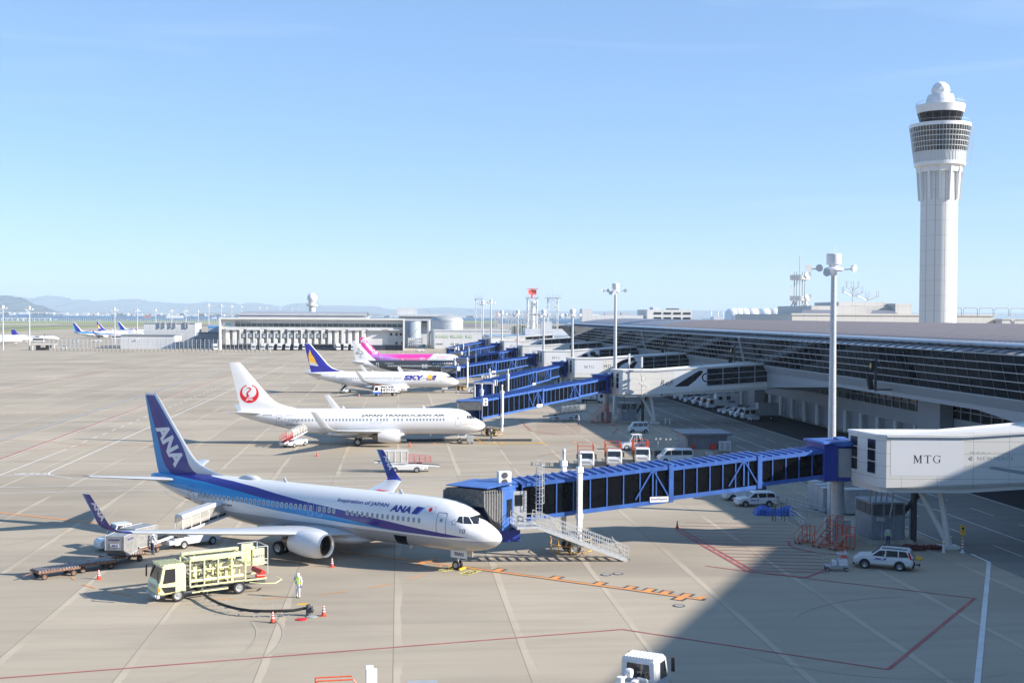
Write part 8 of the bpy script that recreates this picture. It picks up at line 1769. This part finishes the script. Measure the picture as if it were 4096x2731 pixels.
def brim(mb, D): h = D['head']; mb.lathe([(.125,.03),(.12,.09),(.08,.14),(.01,.15)],(h[0]-.005,h[1],h[2]),16); mb.bb(h[0]+.08,h[0]+.19,h[1]-.06,h[1]+.06,h[2]+.03,h[2]+.05,.008)
def vest(mb, D):
    c = D['chest']
    for s in (-1,1): mb.ring([[(c[0]+x,c[1]+s*y,z) for x, z in ((.145,1.02),(.15,1.25),(.135,1.42),(0,1.52),(-.14,1.42),(-.155,1.25),(-.14,1.02))] for y in (.05,.12)],cap=False,closed=False)
    mb.ring([[(.175*math.cos(a)*.95,.215*math.sin(a),z) for a in [2*PI*k/20 for k in range(20)]] for z in (1.0,1.07)],cap=False)
def mask(mb, D): h = D['head']; mb.ring([[(h[0]+.1,h[1]+.05*math.cos(a),h[2]-.03+.035*math.sin(a)) for a in [2*PI*k/8 for k in range(8)]],[(h[0]+.07,h[1]+.06*math.cos(a),h[2]-.03+.045*math.sin(a)) for a in [2*PI*k/8 for k in range(8)]]])
def hood(mb, D): h = D['head']; mb.lathe([(.11,-.10),(.125,-.02),(.13,.06),(.1,.13),(.02,.16)],(h[0]-.02,h[1],h[2]),16)
def hands(mb, D):
    for s in 'LR':
        p = Vector(D['hd'+s]); q = Vector(D['wr'+s]); d = (p-q).normalized(); a = d.orthogonal().normalized(); c = d.cross(a)
        mb.tube(q, p+d*.02, .036, .04)
        for k, (o, l_) in enumerate(((-.03,.065),(-.01,.08),(.01,.075),(.03,.055))): mb.tube(p+c*o, p+c*o+d*l_+a*.015, .010, .008, n=5)
        mb.tube(p-c*.035, p-c*.06+d*.035+a*.02, .011, .008, n=5)
person('person in white hooded coverall and lime vest walking by the fuelling hose', (-6.95,84.65), R(-100), dict(elR=(-.06,-.26,1.16),wrR=(.16,-.12,1.12),hdR=(.2,-.04,1.14),knL=(.08,.10,.50),anL=(.02,.11,.09),toL=(.19,.12,.04),anR=(-.12,-.1,.1),toR=(.04,-.11,.04),head=(.05,0,1.59)), [M['suit'],M['suit'],M['skin'],M['shoe'],M['suit']], [('hood', M['suit'], hood),('reflective_vest', M['hivis'], vest),('gloves', M['glove'], hands),('face_mask', M['sign'], mask)])
person('person in white helmet, pale shirt and blue trousers, loading beside the grey containers', (-20.1,100.6), R(55), dict(elL=(.12,.24,1.2),wrL=(.33,.22,1.15),hdL=(.42,.2,1.16),elR=(.12,-.24,1.2),wrR=(.33,-.22,1.12),hdR=(.42,-.2,1.13),anL=(.1,.14,.09),toL=(.26,.15,.04),head=(.07,0,1.58),chest=(.04,0,1.35)), [M['trous'],M['shirt'],M['skin'],M['shoe'],M['hair']], [('helmet', M['sign'], cap),('hands', M['skin'], hands)])
person('person with cap, face mask and lime vest standing by the plant room', (42.2,99.9), R(-95), {}, [M['trous'],M['shirt'],M['skin'],M['shoe'],M['hair']], [('cap', M['trous'], brim),('reflective_vest', M['hivis'], vest),('face_mask', M['sign'], mask),('hands', M['skin'], hands)])
person('person in light jacket and dark trousers beside the shaded belt loaders', (32.6,215.6), R(200), {}, [M['trous'],M['shirt'],M['skin'],M['shoe'],M['hair']], [('helmet', M['sign'], cap),('hands', M['skin'], hands)])
q = gp(1150+2132*.3827, 1300+1210*.3827); person('person in lime vest walking past the yellow guard ring of the second jet bridge', (q.x,q.y), R(180), dict(anL=(.22,.11,.09),toL=(.38,.12,.06),anR=(-.3,-.1,.16),toR=(-.16,-.1,.06),knL=(.16,.1,.5),knR=(-.02,-.1,.5)), [M['trous'],M['trous'],M['skin'],M['shoe'],M['hair']], [('helmet', M['sign'], cap),('reflective_vest', M['hivis'], vest),('hands', M['skin'], hands)])
# ---------------------------------------------------------------- haze
hm = bpy.data.materials.new('haze_air'); hm.use_nodes = True; _t = hm.node_tree; _t.nodes.clear()
_o = _t.nodes.new('ShaderNodeOutputMaterial'); _v = _t.nodes.new('ShaderNodeVolumePrincipled')
_v.inputs['Color'].default_value = (.70,.86,1,1); _v.inputs['Density'].default_value = 5.5e-5; _v.inputs['Anisotropy'].default_value = .0
_t.links.new(_v.outputs[0], _o.inputs['Volume'])
MB().box(-60000, 60000, -700, 62000, -9, 700).build('haze', hm, kind='stuff')
